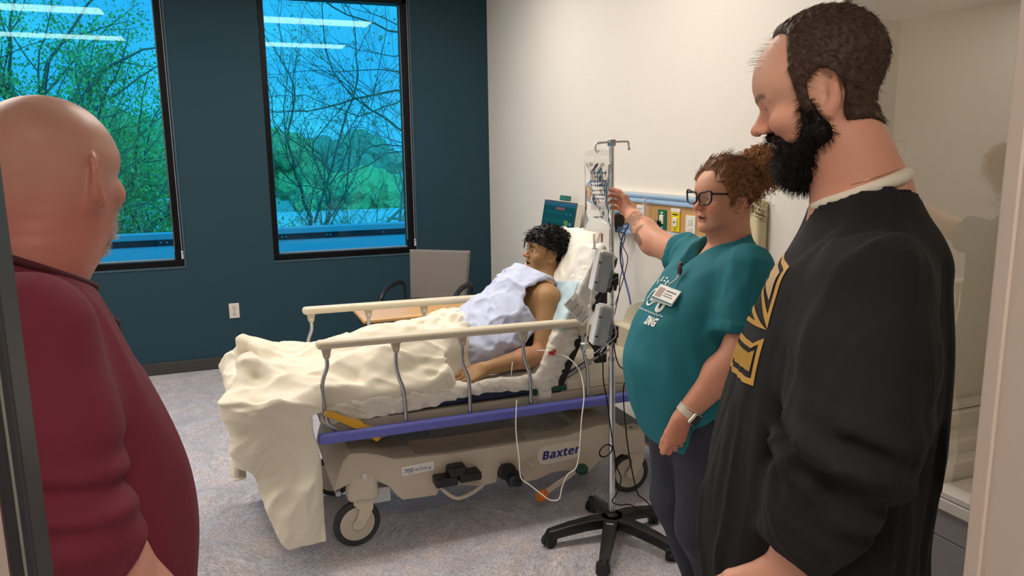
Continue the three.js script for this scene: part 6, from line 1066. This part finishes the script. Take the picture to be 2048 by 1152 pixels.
    obj('badge_card', put(new RoundedBoxGeometry(0.088, 0.056, 0.002, 2, 0.0009), [0.075, 1.178, cz], 0.5, -0.72, -0.18), mat(0xeceae4, 0.3), b);
    obj('badge_face', put(new THREE.PlaneGeometry(0.084, 0.052).translate(0, 0, 0.0014), [0.075, 1.178, cz], 0.5, -0.72, -0.18), mat(0xffffff, 0.35, { map: tx }), b);
    obj('badge_card', put(new RoundedBoxGeometry(0.086, 0.054, 0.002, 2, 0.0009), [0.066, 1.172, cz - 0.003], 0.55, -0.78, -0.1), mat(0xe3dfd6, 0.3), b);
  }
  // watch and ring on the hanging arm
  {
    const w = new THREE.Group(); w.name = 'wrist_watch'; t.add(w); const c = mix(el, wl, 0.93), d = V(sub(wl, el)).normalize(), q = new THREE.Quaternion().setFromUnitVectors(new THREE.Vector3(0, 1, 0), d), tr = (g) => g.applyQuaternion(q).translate(...c);
    obj('watch_band', tr(new THREE.CylinderGeometry(0.0325, 0.0335, 0.021, 36, 1, true)), mat(0xd8cdbd, 0.55, { side: THREE.DoubleSide }), w);
    const a = 0.75; obj('watch_case', tr(put(new RoundedBoxGeometry(0.034, 0.038, 0.011, 4, 0.005), [0.035 * Math.sin(a), 0, 0.035 * Math.cos(a)], a)), mat(0xcfc6ba, 0.3, { metalness: 0.6 }), w); obj('watch_face', tr(put(new RoundedBoxGeometry(0.028, 0.032, 0.003, 3, 0.0012), [0.0405 * Math.sin(a), 0, 0.0405 * Math.cos(a)], a)), mat(0x14161c, 0.08), w);
    obj('bracelet', tr(new THREE.TorusGeometry(0.035, 0.0011, 8, 40).rotateX(Math.PI / 2 + 0.2).translate(0, -0.017, 0)), mat(0xd9d2c6, 0.3), t, 'thin pale beaded bracelet');
    const rf = left[3 * 4 + 1] ? left[9] : left[1], rc = mix(left[9][0], left[9][1], 0.45), rd = V(sub(left[9][1], left[9][0])).normalize(); obj('ring', new THREE.TorusGeometry(0.0102, 0.0013, 8, 30).rotateX(Math.PI / 2).applyQuaternion(new THREE.Quaternion().setFromUnitVectors(new THREE.Vector3(0, 1, 0), rd)).translate(...rc), mat(0xe3d6c0, 0.15, { metalness: 1 }), t, 'thin ring');
  }
  const lf = legsField([[0.105, 0.76, 0.01], [-0.105, 0.76, 0.01]], [[0.105, 0.43, 0.035], [-0.105, 0.43, 0.035]], [[0.11, 0.1, -0.07], [-0.11, 0.1, -0.07]], [0.135, 0.08, 0.062]);
  obj('trousers', sdfMesh((q) => smax(smin(lf(q), sdEll(q, [0, 0.78, 0.0], [0.185, 0.14, 0.17]), 0.05) - 0.003 * ridge(q[0] * 9, q[1] * 6, q[2] * 9) ** 3, Math.max(0.035 - q[1], q[1] - 0.86), 0.01), [-0.28, 0.02, -0.22], [0.28, 0.9, 0.22], 0.009), cloth(0x2b2f3b), t);
  shoe(t, 0.11, -0.06, 0x3a3a40, 0.1); shoe(t, -0.11, -0.06, 0x3a3a40, -0.1);
}

// ------------------------------------------------ bald man in the maroon polo shirt
{
  const t = thing('person', 'bald man with white goatee in a maroon shirt, seen from behind at the left', 'person', [-0.258,0,-1.348], 2.0924);
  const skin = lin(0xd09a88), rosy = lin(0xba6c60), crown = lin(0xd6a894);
  const h = headField({ H: 0.233, smile: 0.6, lids: 0.35, nose: 1.1, brow: 1.1, cheek: 1.3, wide: 1.06, earOut: 2.1, jawW: 1.06, double: 0.8 }), fr = frame([0, 1.562, 0.02], 0.47, 0.08);
  const sh = [-0.19, 1.375, -0.1], el = [-0.255, 1.12, -0.11], wr = [-0.24, 0.9, 0.04], sl = [0.19, 1.375, -0.09], ell = [0.26, 1.1, -0.1], wll = [0.24, 0.9, 0.06];
  const hR = capsField(handCaps({ w: wr, f: [0.1, -0.8, 0.55], n: [0.9, -0.3, -0.3], s: [0.25, 0.5, 0.8], size: 0.19 })), hL = capsField(handCaps({ w: wll, f: [-0.05, -0.9, 0.4], n: [-0.95, 0.1, 0.1], s: [-0.1, 0.4, 0.9], size: 0.19 })), hp = fr.from([0, 0.015, 0]);
  const tint = faceTint(h, skin, { lipC: lin(0xb06a60), red: 0.45, browC: lin(0x9a8478), browW: 0.016, browT: 0.5, smile: 0.6, earX: 0.365 });
  const body = (q) => {
    let d = chain(q, [[0, 1.34, -0.07], [0, 1.44, -0.035], [0, 1.5, -0.01], fr.from([0, -0.01, -0.025])], [0.1, 0.076, 0.07, 0.068], 0.05);
    d = smin(d, sdEll(q, [0, 1.28, -0.06], [0.17, 0.12, 0.11]), 0.06);
    d = smin(d, chain(q, [sh, el, mix(el, wr, 0.3), wr], [0.06, 0.05, 0.05, 0.034], 0.03), 0.03); d = smin(d, chain(q, [sl, ell, wll], [0.06, 0.05, 0.034], 0.03), 0.03);
    if (near(q, hp, 0.24)) d = smin(d, h.f(fr.to(q)), 0.035);
    // creases of the nape
    d -= 0.0004 * Math.sin(q[1] * 260 + Math.sin(q[0] * 40)) * sstep(q[1], 1.46, 1.48) * (1 - sstep(q[1], 1.52, 1.55)) * sstep(-q[2], -0.02, 0.03);
    if (near(q, wr, 0.24)) d = smin(d, hR(q), 0.015); if (near(q, wll, 0.24)) d = smin(d, hL(q), 0.015);
    return d;
  };
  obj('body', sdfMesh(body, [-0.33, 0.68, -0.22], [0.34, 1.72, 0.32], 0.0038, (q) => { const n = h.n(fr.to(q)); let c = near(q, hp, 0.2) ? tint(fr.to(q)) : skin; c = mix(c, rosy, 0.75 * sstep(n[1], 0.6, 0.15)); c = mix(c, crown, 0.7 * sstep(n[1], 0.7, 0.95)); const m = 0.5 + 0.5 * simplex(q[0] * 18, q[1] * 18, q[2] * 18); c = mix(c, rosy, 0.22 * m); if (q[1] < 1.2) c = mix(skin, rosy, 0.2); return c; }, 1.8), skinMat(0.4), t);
  eyes(h, fr, t, [0.1, 0.13, 0.16], [0, 0]);
  const gF = (P) => { const n = h.n(P), p = [Math.abs(n[0]), n[1], n[2]]; let d = sdEll(p, [0, 0.07, 0.33], [0.11, 0.13, 0.11]); d = smin(d, sdCap(p, [0.02, 0.285, 0.42], [0.13, 0.23, 0.35], 0.024, 0.026), 0.03); d = smin(d, sdCap(p, [0.13, 0.23, 0.35], [0.12, 0.1, 0.34], 0.03, 0.04), 0.04); d -= 0.025 * simplex(n[0] * 14, n[1] * 14, n[2] * 14); return smax(d, -sdEll(p, [0, 0.215, 0.45], [0.085, 0.025, 0.12]), 0.02) * h.H; };
  const gg = sdfMesh(gF, [-0.06, -0.13, 0.03], [0.06, 0.0, 0.13], 0.003), gr = scatter(gg, 1500, 41).map(([q, n, r]) => { const k = V(add(mul(n, 0.8), [0.4 * (r() - 0.5), -0.5, 0.1])).normalize().toArray(), l = 0.005 + 0.005 * r(); return [0, 0.5, 1].map((s) => add(q, mul(k, l * s))); });
  obj('goatee', [gg, strands(gr, 0.0004, 0.0002)].map((g) => g.applyMatrix4(fr.m)), mat(0xc9bcae, 0.6), t);
  // side whiskers, short and grey
  const headG = sdfMesh((P) => h.f(P), [-0.1, -0.11, -0.14], [0.1, 0.15, 0.14], 0.005), wh = scatter(headG, 2600, 42, (q) => { const n = h.n(q), x = Math.abs(n[0]); return x > 0.15 && n[1] < 0.5 - 0.2 * sstep(n[2], 0.12, 0.3) && n[1] > 0.06 && n[2] > 0.03 && n[2] < 0.33; }).map(([q, n, r]) => { const k = V(add(mul(n, 0.7), [0, -0.8, 0.3])).normalize().toArray(); return [0, 1].map((s) => add(q, mul(k, (0.003 + 0.003 * r()) * s))); });
  obj('whiskers', strands(wh, 0.00016, 0.0001).applyMatrix4(fr.m), mat(0xcbbcae, 0.6), t);
  // maroon polo shirt
  const tor = loftField([[0.72, 0.11, -0.19, 0.215], [0.8, 0.128, -0.2, 0.225], [0.846, 0.135, -0.205, 0.23], [0.913, 0.143, -0.21, 0.235], [1.024, 0.157, -0.212, 0.238], [1.123, 0.145, -0.21, 0.234], [1.244, 0.104, -0.2, 0.224], [1.339, 0.066, -0.185, 0.205], [1.39, 0.046, -0.165, 0.17], [1.43, 0.03, -0.14, 0.115], [1.47, 0.018, -0.125, 0.09], [1.52, 0.0, -0.115, 0.08]], 2.2);
  const slv = (q, a, b, c) => { let d = chain(q, [a, mix(a, b, 0.5), b, mix(b, c, 0.4)], [0.082, 0.082, 0.078, 0.062], 0.04); const v = sub(c, b), L = Math.hypot(...v), k = ((q[0] - b[0]) * v[0] + (q[1] - b[1]) * v[1] + (q[2] - b[2]) * v[2]) / L; const y = q[1] - b[1]; d -= 0.008 * Math.sin(y * 120 + q[2] * 30) * Math.exp(-(((y - 0.05) / 0.05) ** 2)) + 0.003 * sstep(k, 0.05, 0.06); return smax(d, k - 0.075, 0.006); };
  const shirtF = (q) => {
    let d = tor(q); d -= 0.005 * ridge(q[0] * 5 + q[2] * 4, q[1] * 2.2, q[2] * 5) ** 4 + 0.003 * simplex(q[0] * 6, q[1] * 4, q[2] * 6) - 0.002;
    d = smin(d, slv(q, sh, el, wr), 0.025); d = smin(d, slv(q, sl, ell, wll), 0.025);
    d = smax(d, -(Math.hypot(q[0] / 0.092, (q[2] + 0.035) / 0.09) - 1) * 0.085, 0.008); const nk = q[1] - (1.44 - 0.5 * (q[2] + 0.03)); return smax(d, Math.hypot(q[0], q[2] + 0.04) < 0.15 ? nk : -1, 0.006);
  };
  const shirt = obj('polo_shirt', sdfMesh(shirtF, [-0.37, 0.7, -0.25], [0.38, 1.56, 0.24], 0.006, null, 2), cloth(0x66152b, 0.85), t);
  const onF = (x, y, o = 0.002) => { let z = 0.35; for (let i = 0; i < 60; i++) { const d = shirtF([x, y, z]); z -= d * 0.6; if (Math.abs(d) < 2e-4) break; } return [x, y, z + o]; };
  obj('placket', tube([1.415, 1.38, 1.34, 1.3, 1.26, 1.22].map((y) => onF(0.006, y, 0.002)), 0.012, 40, 8), mat(0x2a0c14, 0.8), shirt); for (const y of [1.39, 1.33, 1.27]) { const c = onF(0.006, y, 0.014); obj('button', cyl(c, add(c, [0, 0, 0.002]), 0.005, 0.005, 16), mat(0xb9a48f, 0.35), shirt); }
  const ringP = []; for (let i = 0; i <= 20; i++) { const a = 0.35 + i / 20 * (6.283 - 0.7), z = Math.cos(a), x = Math.sin(a); ringP.push([x * 0.098, 1.443 - 0.046 * z, -0.035 + z * 0.092]); }
  obj('collar', tube(ringP, 0.006, 80, 10).scale(1, 1, 1), cloth(0x4a1020, 0.85), shirt);
  const lf = legsField([[0.11, 0.8, -0.03], [-0.11, 0.8, -0.03]], [[0.115, 0.46, -0.01], [-0.115, 0.46, -0.01]], [[0.12, 0.1, -0.05], [-0.12, 0.1, -0.05]], [0.13, 0.085, 0.065]);
  obj('trousers', sdfMesh((q) => smax(lf(q), Math.max(0.035 - q[1], q[1] - 0.8), 0.01), [-0.28, 0.02, -0.22], [0.28, 0.9, 0.16], 0.011), cloth(0x3d3a36), t);
  shoe(t, 0.12, -0.04, 0x2e2723, 0.1); shoe(t, -0.12, -0.04, 0x2e2723, -0.1);
}

// ---------------------------------------------------------------- outside the windows
{
  const roofM = mat(0xb9c0c4, 0.7), capM = mat(0xd2d8db, 0.5), bandM = mat(0x2b3336, 0.5);
  const { add: A } = based('roof_terrace', 'pale flat roof below the windows with a low dark-banded parapet', 'roof', [0, 0.7, -7.6]);
  A('roof_surface', bx(-9, 0.6, -8.6, 9, 0.705, BZ - TH - 0.01, 0), roofM);
  A('parapet_band', bx(-9, 0.7, -8.72, 9, 0.772, -8.6, 0.004), bandM);
  A('parapet_cap', bx(-9, 0.772, -8.8, 9, 0.835, -8.585, 0.008), capM);
  const xs = [-0.62, -0.56, 0.6, 0.64, 1.08, 1.12, 1.72]; for (const x of xs) A('bolt', cyl([x, 0.742, -8.6], [x, 0.742, -8.588], 0.009, 0.007, 12), mat(0xe3e8ea, 0.4));
}
const GY = -5.2;
tag(obj('lawn', bx(-90, GY - 1, -140, 90, GY, -9, 0), mat(0x93a398, 0.95)), null, null, null, 'structure');
tag(obj('pavement', [bx(-40, GY, -30, 50, GY + 0.04, -24, 0), bx(-40, GY, -52, 60, GY + 0.04, -46, 0)], mat(0x9aa0a2, 0.9)), null, null, null, 'structure');
function growTree(seed, o) {
  const r = rng(seed), bark = [], tips = [];
  const grow = (p, d, L, rad, depth) => {
    const n = depth > 3 ? 3 : 5, pts = [p]; let q = p, v = d.clone();
    for (let i = 0; i < n; i++) { v.x += (r() - 0.5) * o.wobble; v.y += (r() - 0.5) * o.wobble + o.lift * (depth > 1 ? 1 : 0); v.z += (r() - 0.5) * o.wobble; v.normalize(); q = add(q, [v.x * L / n, v.y * L / n, v.z * L / n]); pts.push(q); }
    bark.push([pts, rad, rad * (depth >= o.depth ? 0.45 : 0.66), depth]);
    if (depth >= o.depth) { tips.push([pts[n], v.toArray()]); tips.push([pts[Math.max(1, n - 1)], v.toArray()]); return; }
    const k = o.split[Math.min(depth, o.split.length - 1)];
    for (let i = 0; i < k; i++) {
      const at = i === 0 ? n : Math.max(1, Math.floor(n * (0.35 + 0.6 * r()))), side = new THREE.Vector3(r() - 0.5, (r() - 0.5) * 0.6 + 0.1, r() - 0.5).cross(v).normalize(), a = i === 0 ? 0.2 + 0.25 * r() : o.angle * (0.7 + 0.6 * r());
      const nd = v.clone().multiplyScalar(Math.cos(a)).add(side.multiplyScalar(Math.sin(a))).normalize(); grow(pts[at], nd, L * (o.shrink + 0.14 * (r() - 0.5)), rad * (i === 0 ? 0.68 : 0.5), depth + 1);
      if (depth >= 2) tips.push([pts[at], nd.toArray()]);
    }
  };
  for (const st of o.start) grow(st[0], V(st[1]).normalize(), st[2], st[3], st[4] ?? 0);
  return { bark, tips, r };
}
function barkGeo(list, sides) { const pos = [], nor = [], idx = []; for (const [pts, r0, r1, dep] of list) { const s = dep > 3 ? 3 : sides, n = pts.length, b = pos.length / 3; for (let i = 0; i < n; i++) { const t = V(sub(pts[Math.min(n - 1, i + 1)], pts[Math.max(0, i - 1)])).normalize(), u = new THREE.Vector3(0.3, 0.2, 0.93).cross(t).normalize(), w = t.clone().cross(u), rr = lerp(r0, r1, i / (n - 1)); for (let k = 0; k < s; k++) { const c = Math.cos(k / s * 6.283), e = Math.sin(k / s * 6.283), x = u.x * c + w.x * e, y = u.y * c + w.y * e, z = u.z * c + w.z * e; pos.push(pts[i][0] + x * rr, pts[i][1] + y * rr, pts[i][2] + z * rr); nor.push(x, y, z); } } for (let i = 0; i < n - 1; i++) for (let k = 0; k < s; k++) { const a = b + i * s + k, c = b + i * s + (k + 1) % s; idx.push(a, c, a + s, c, c + s, a + s); } } const g = new THREE.BufferGeometry(); g.setAttribute('position', new THREE.Float32BufferAttribute(pos, 3)); g.setAttribute('normal', new THREE.Float32BufferAttribute(nor, 3)); g.setIndex(idx); return g; }
function leafGeo(w, l) { const g = new THREE.BufferGeometry(); g.setAttribute('position', new THREE.Float32BufferAttribute([0, 0, 0, w * 0.5, l * 0.45, w * 0.12, 0, l, 0, -w * 0.5, l * 0.5, w * 0.12, 0, l * 0.5, -w * 0.05], 3)); g.setIndex([0, 1, 4, 1, 2, 4, 2, 3, 4, 3, 0, 4]); g.computeVertexNormals(); return g; }
function tree(name, label, seed, base, o) {
  const T = growTree(seed, o), t = thing(name, label, 'tree', base); const loc = (p) => sub(p, base);
  const list = T.bark.map(([pts, a, b, d]) => [pts.map(loc), a, b, d]);
  obj('trunk', barkGeo(list.filter((b) => b[3] < 2), 8), mat(o.bark, 0.95), t); tag(obj('branches', barkGeo(list.filter((b) => b[3] >= 2), 4), mat(o.bark, 0.95), t), null, null, null, 'stuff');
  const n = Math.min(o.leaves, T.tips.length * o.per), g = leafGeo(...o.leaf), m = new THREE.InstancedMesh(g, new THREE.MeshPhysicalMaterial({ color: 0xffffff, roughness: 0.8, transmission: 0.5, thickness: 0, side: THREE.DoubleSide }), n), M4 = new THREE.Matrix4(), Q = new THREE.Quaternion(), r = T.r, c = new THREE.Color();
  for (let i = 0; i < n; i++) { const [p, v] = T.tips[Math.floor(r() * T.tips.length)], q = loc(p); Q.setFromEuler(new THREE.Euler(r() * 6, r() * 6, r() * 6)); const s = 0.6 + 0.8 * r(); M4.compose(new THREE.Vector3(q[0] + (r() - 0.5) * o.fuzz, q[1] + (r() - 0.5) * o.fuzz, q[2] + (r() - 0.5) * o.fuzz), Q, new THREE.Vector3(s, s, s)); m.setMatrixAt(i, M4); c.setHex(o.tones[Math.floor(r() * o.tones.length)]); m.setColorAt(i, c); }
  m.name = 'foliage'; t.add(m); m.userData.kind = 'stuff';
}
tree('leafy_tree', 'large leafy green spring tree outside the left window', 3, [-2.9, GY, -15.5], { start: [[[-2.9, GY, -15.5], [0.04, 1, 0], 3.2, 0.24], [[-2.8, -2.1, -15.5], [0.4, 0.85, 0.2], 2.1, 0.14, 1], [[-2.8, -1.6, -15.4], [0.6, 0.45, 0.3], 1.7, 0.12, 1], [[-2.9, -1.2, -15.6], [-0.5, 0.8, 0.2], 2.3, 0.13, 1]], depth: 6, split: [4, 3, 3, 3, 2, 2], angle: 0.75, shrink: 0.76, wobble: 0.32, lift: 0.05, bark: 0x6d665c, leaves: 95000, per: 60, leaf: [0.042, 0.058], fuzz: 0.55, tones: [0x86b04e, 0x97bf5c, 0xa8cc6e, 0x74a04a, 0xb9d882] });
tree('bare_tree', 'bare branching tree with small buds, left half of the right window', 8, [1.5, GY, -14.5], { start: [[[1.5, GY, -14.5], [0.0, 1, 0], 3.6, 0.085], [[1.52, -1.2, -14.5], [0.5, 0.75, 0], 1.9, 0.035, 2], [[1.5, -1.5, -14.5], [-0.5, 0.75, 0.1], 1.7, 0.03, 2], [[1.6, 0.4, -14.4], [0.3, 0.9, 0.2], 1.7, 0.03, 2]], depth: 7, split: [3, 3, 3, 3, 3, 2, 2], angle: 0.75, shrink: 0.72, wobble: 0.55, lift: 0.05, bark: 0x655d53, leaves: 3600, per: 3, leaf: [0.032, 0.05], fuzz: 0.1, tones: [0xa09c68, 0x8f9c5a, 0xae9a70, 0x9fae62] });
tree('reaching_tree', 'bare tree reaching long limbs in from the right of the right window', 14, [6.8, GY, -15.0], { start: [[[6.8, GY, -15], [0, 1, 0], 5.5, 0.24], [[5.4, -1.5, -14.6], [-0.95, 0.25, 0.15], 2.2, 0.036, 2], [[5.4, 1.3, -14.7], [-0.9, 0.3, 0.1], 2.2, 0.034, 2], [[5.4, 2.6, -14.8], [-0.85, 0.45, 0], 2.1, 0.032, 2], [[5.2, 3.6, -14.9], [-0.8, 0.5, 0], 2.0, 0.03, 2]], depth: 7, split: [3, 3, 3, 3, 3, 2, 2], angle: 0.65, shrink: 0.74, wobble: 0.5, lift: 0.02, bark: 0x5d564c, leaves: 4200, per: 3, leaf: [0.032, 0.052], fuzz: 0.1, tones: [0xa09c68, 0x8f9c5a, 0xae9070, 0x9fae62] });
tree('low_tree', 'twiggy low tree with thick pale limbs just beyond the parapet', 25, [0.2, GY, -11.8], { start: [[[0.2, GY, -11.8], [0.15, 1, 0], 3.4, 0.14], [[0.3, 0.15, -11.6], [1, -0.1, 0.1], 2.4, 0.045, 2], [[0.9, -0.7, -11.8], [0.95, 0.25, -0.1], 2.0, 0.04, 2], [[1.9, -0.3, -12], [0.9, 0.4, 0], 1.5, 0.028, 3], [[0.6, -0.5, -11.9], [0.3, 0.9, 0], 1.3, 0.025, 3]], depth: 7, split: [3, 3, 3, 3, 3, 2, 2], angle: 0.85, shrink: 0.68, wobble: 0.6, lift: 0.0, bark: 0x8f877a, leaves: 2600, per: 3, leaf: [0.03, 0.045], fuzz: 0.1, tones: [0xa09c68, 0xa3b068] });
for (const [i, x, z, h, w, label] of [[0, 3, -60, 8.4, 7, 'distant round tree crown left of centre on the far tree line'], [1, 12, -70, 8.4, 8, 'distant dark tree in the middle of the far tree line'], [2, 20, -58, 8.4, 7, 'distant pale green tree at the right of the far tree line'], [3, -8, -62, 9.5, 9, 'distant wide tree seen low through the left window'], [4, 8, -48, 5.6, 6, 'distant bushy green tree nearer than the far line']]) {
  const r = rng(200 + i), base = [x, GY, z], t = thing('distant_tree', label, 'tree', base, 0, null); obj('trunk', cyl([0, 0, 0], [0, h * 0.5, 0], 0.35, 0.2, 8), mat(0x4a4238, 0.95), t);
  const g = []; for (let k = 0; k < 26; k++) { const a = r() * 6.283, q = r() * w * 0.5, e = new THREE.IcosahedronGeometry(w * (0.13 + 0.1 * r()), 2), p = e.attributes.position; for (let j = 0; j < p.count; j++) { const s = 1 + 0.22 * simplex(p.getX(j) * 3 + k, p.getY(j) * 3, p.getZ(j) * 3); p.setXYZ(j, p.getX(j) * s, p.getY(j) * s, p.getZ(j) * s); } g.push(e.translate(Math.cos(a) * q, h * (0.55 + 0.38 * r()) * (1 - 0.1 * q / w), Math.sin(a) * q)); }
  obj('crown', g.map((q) => { q.computeVertexNormals(); return q; }), mat([0x94ad74, 0x7f9a86, 0xa5bf7a, 0x86a376, 0x9ab87c][i], 0.95), t);
}
function house(label, x, z, w, d, h, wall, roof) {
  const base = [x, GY, z], t = thing('far_building', label, 'building', base);
  obj('wall', bx(-w / 2, 0, -d / 2, w / 2, h, d / 2, 0.02), mat(wall, 0.9), t); obj('roof', extr([[-d / 2 - 0.3, h], [d / 2 + 0.3, h], [0, h + d * 0.22]], w + 0.5, 0.02, -w / 2 - 0.25).rotateY(Math.PI / 2), mat(roof, 0.8), t);
  const n = Math.max(2, Math.floor(w / 2.4)); for (let i = 0; i < n; i++) { const cx = -w / 2 + (i + 0.5) * w / n, f = obj('window', bx(cx - 0.5, h * 0.35, d / 2, cx + 0.5, h * 0.8, d / 2 + 0.06, 0.01), mat(0xd8dcde, 0.6), t); obj('pane', bx(cx - 0.42, h * 0.39, d / 2 + 0.05, cx + 0.42, h * 0.76, d / 2 + 0.075, 0.005), mat(0x3c4a54, 0.15), f); }
}
house('low pale roofed building far off in the middle of the right window', 6.5, -42, 12, 6, 2.6, 0xc9cdd0, 0xb7c2c8); house('red brick building at the right edge of the right window view', 15.5, -33, 6, 6, 3, 0x8a4a40, 0x8f979b); house('long white building low behind the leafy tree at left', -9, -38, 12, 6, 2.6, 0xd2d6d6, 0x9aa6ac); house('small brick building behind the low twiggy tree', 4.5, -25, 5, 4, 2.2, 0x8c5548, 0xa9b4ba);
house('grey flat building in the middle distance behind the bare trees', 9.5, -29, 6, 5, 2.0, 0xa9b2b5, 0xc6ced2); house('brown building low in the left of the right window view', 4.2, -33, 5, 4, 2.3, 0x7a5a50, 0xb2babd);
{
  const car = (x, z, turn, hex, label) => { const t = thing('parked_car', label, 'car', [x, GY + 0.04, z], turn);
    obj('car_body', [extr([[-2.1, 0.25], [2.1, 0.25], [2.15, 0.7], [1.3, 0.9], [-1.9, 0.95], [-2.15, 0.7]], 1.7, 0.08, -0.85)], mat(hex, 0.3), t); obj('cabin', extr([[-1.7, 0.92], [1.2, 0.9], [0.5, 1.4], [-1.2, 1.42]], 1.5, 0.08, -0.75), mat(0x2a3238, 0.15), t);
    for (const [wx, wz] of [[-1.3, 0.8], [1.3, 0.8], [-1.3, -0.8], [1.3, -0.8]]) obj('wheel', cyl([wx, 0.32, wz - 0.1], [wx, 0.32, wz + 0.1], 0.32, 0.32, 20), M.rubber, t); };
  car(4.5, -27, 0.1, 0xc9d0d4, 'pale parked car seen between the bare branches'); car(9.5, -26.5, -0.05, 0x8a3b36, 'red parked car low at the right of the window'); car(7, -27.5, 0, 0x5c6b78, 'grey parked car in the middle of the pavement');
}

scene.traverse((o) => { if (o.isMesh) { o.castShadow = true; o.receiveShadow = true; } });
renderer.render(scene, camera);
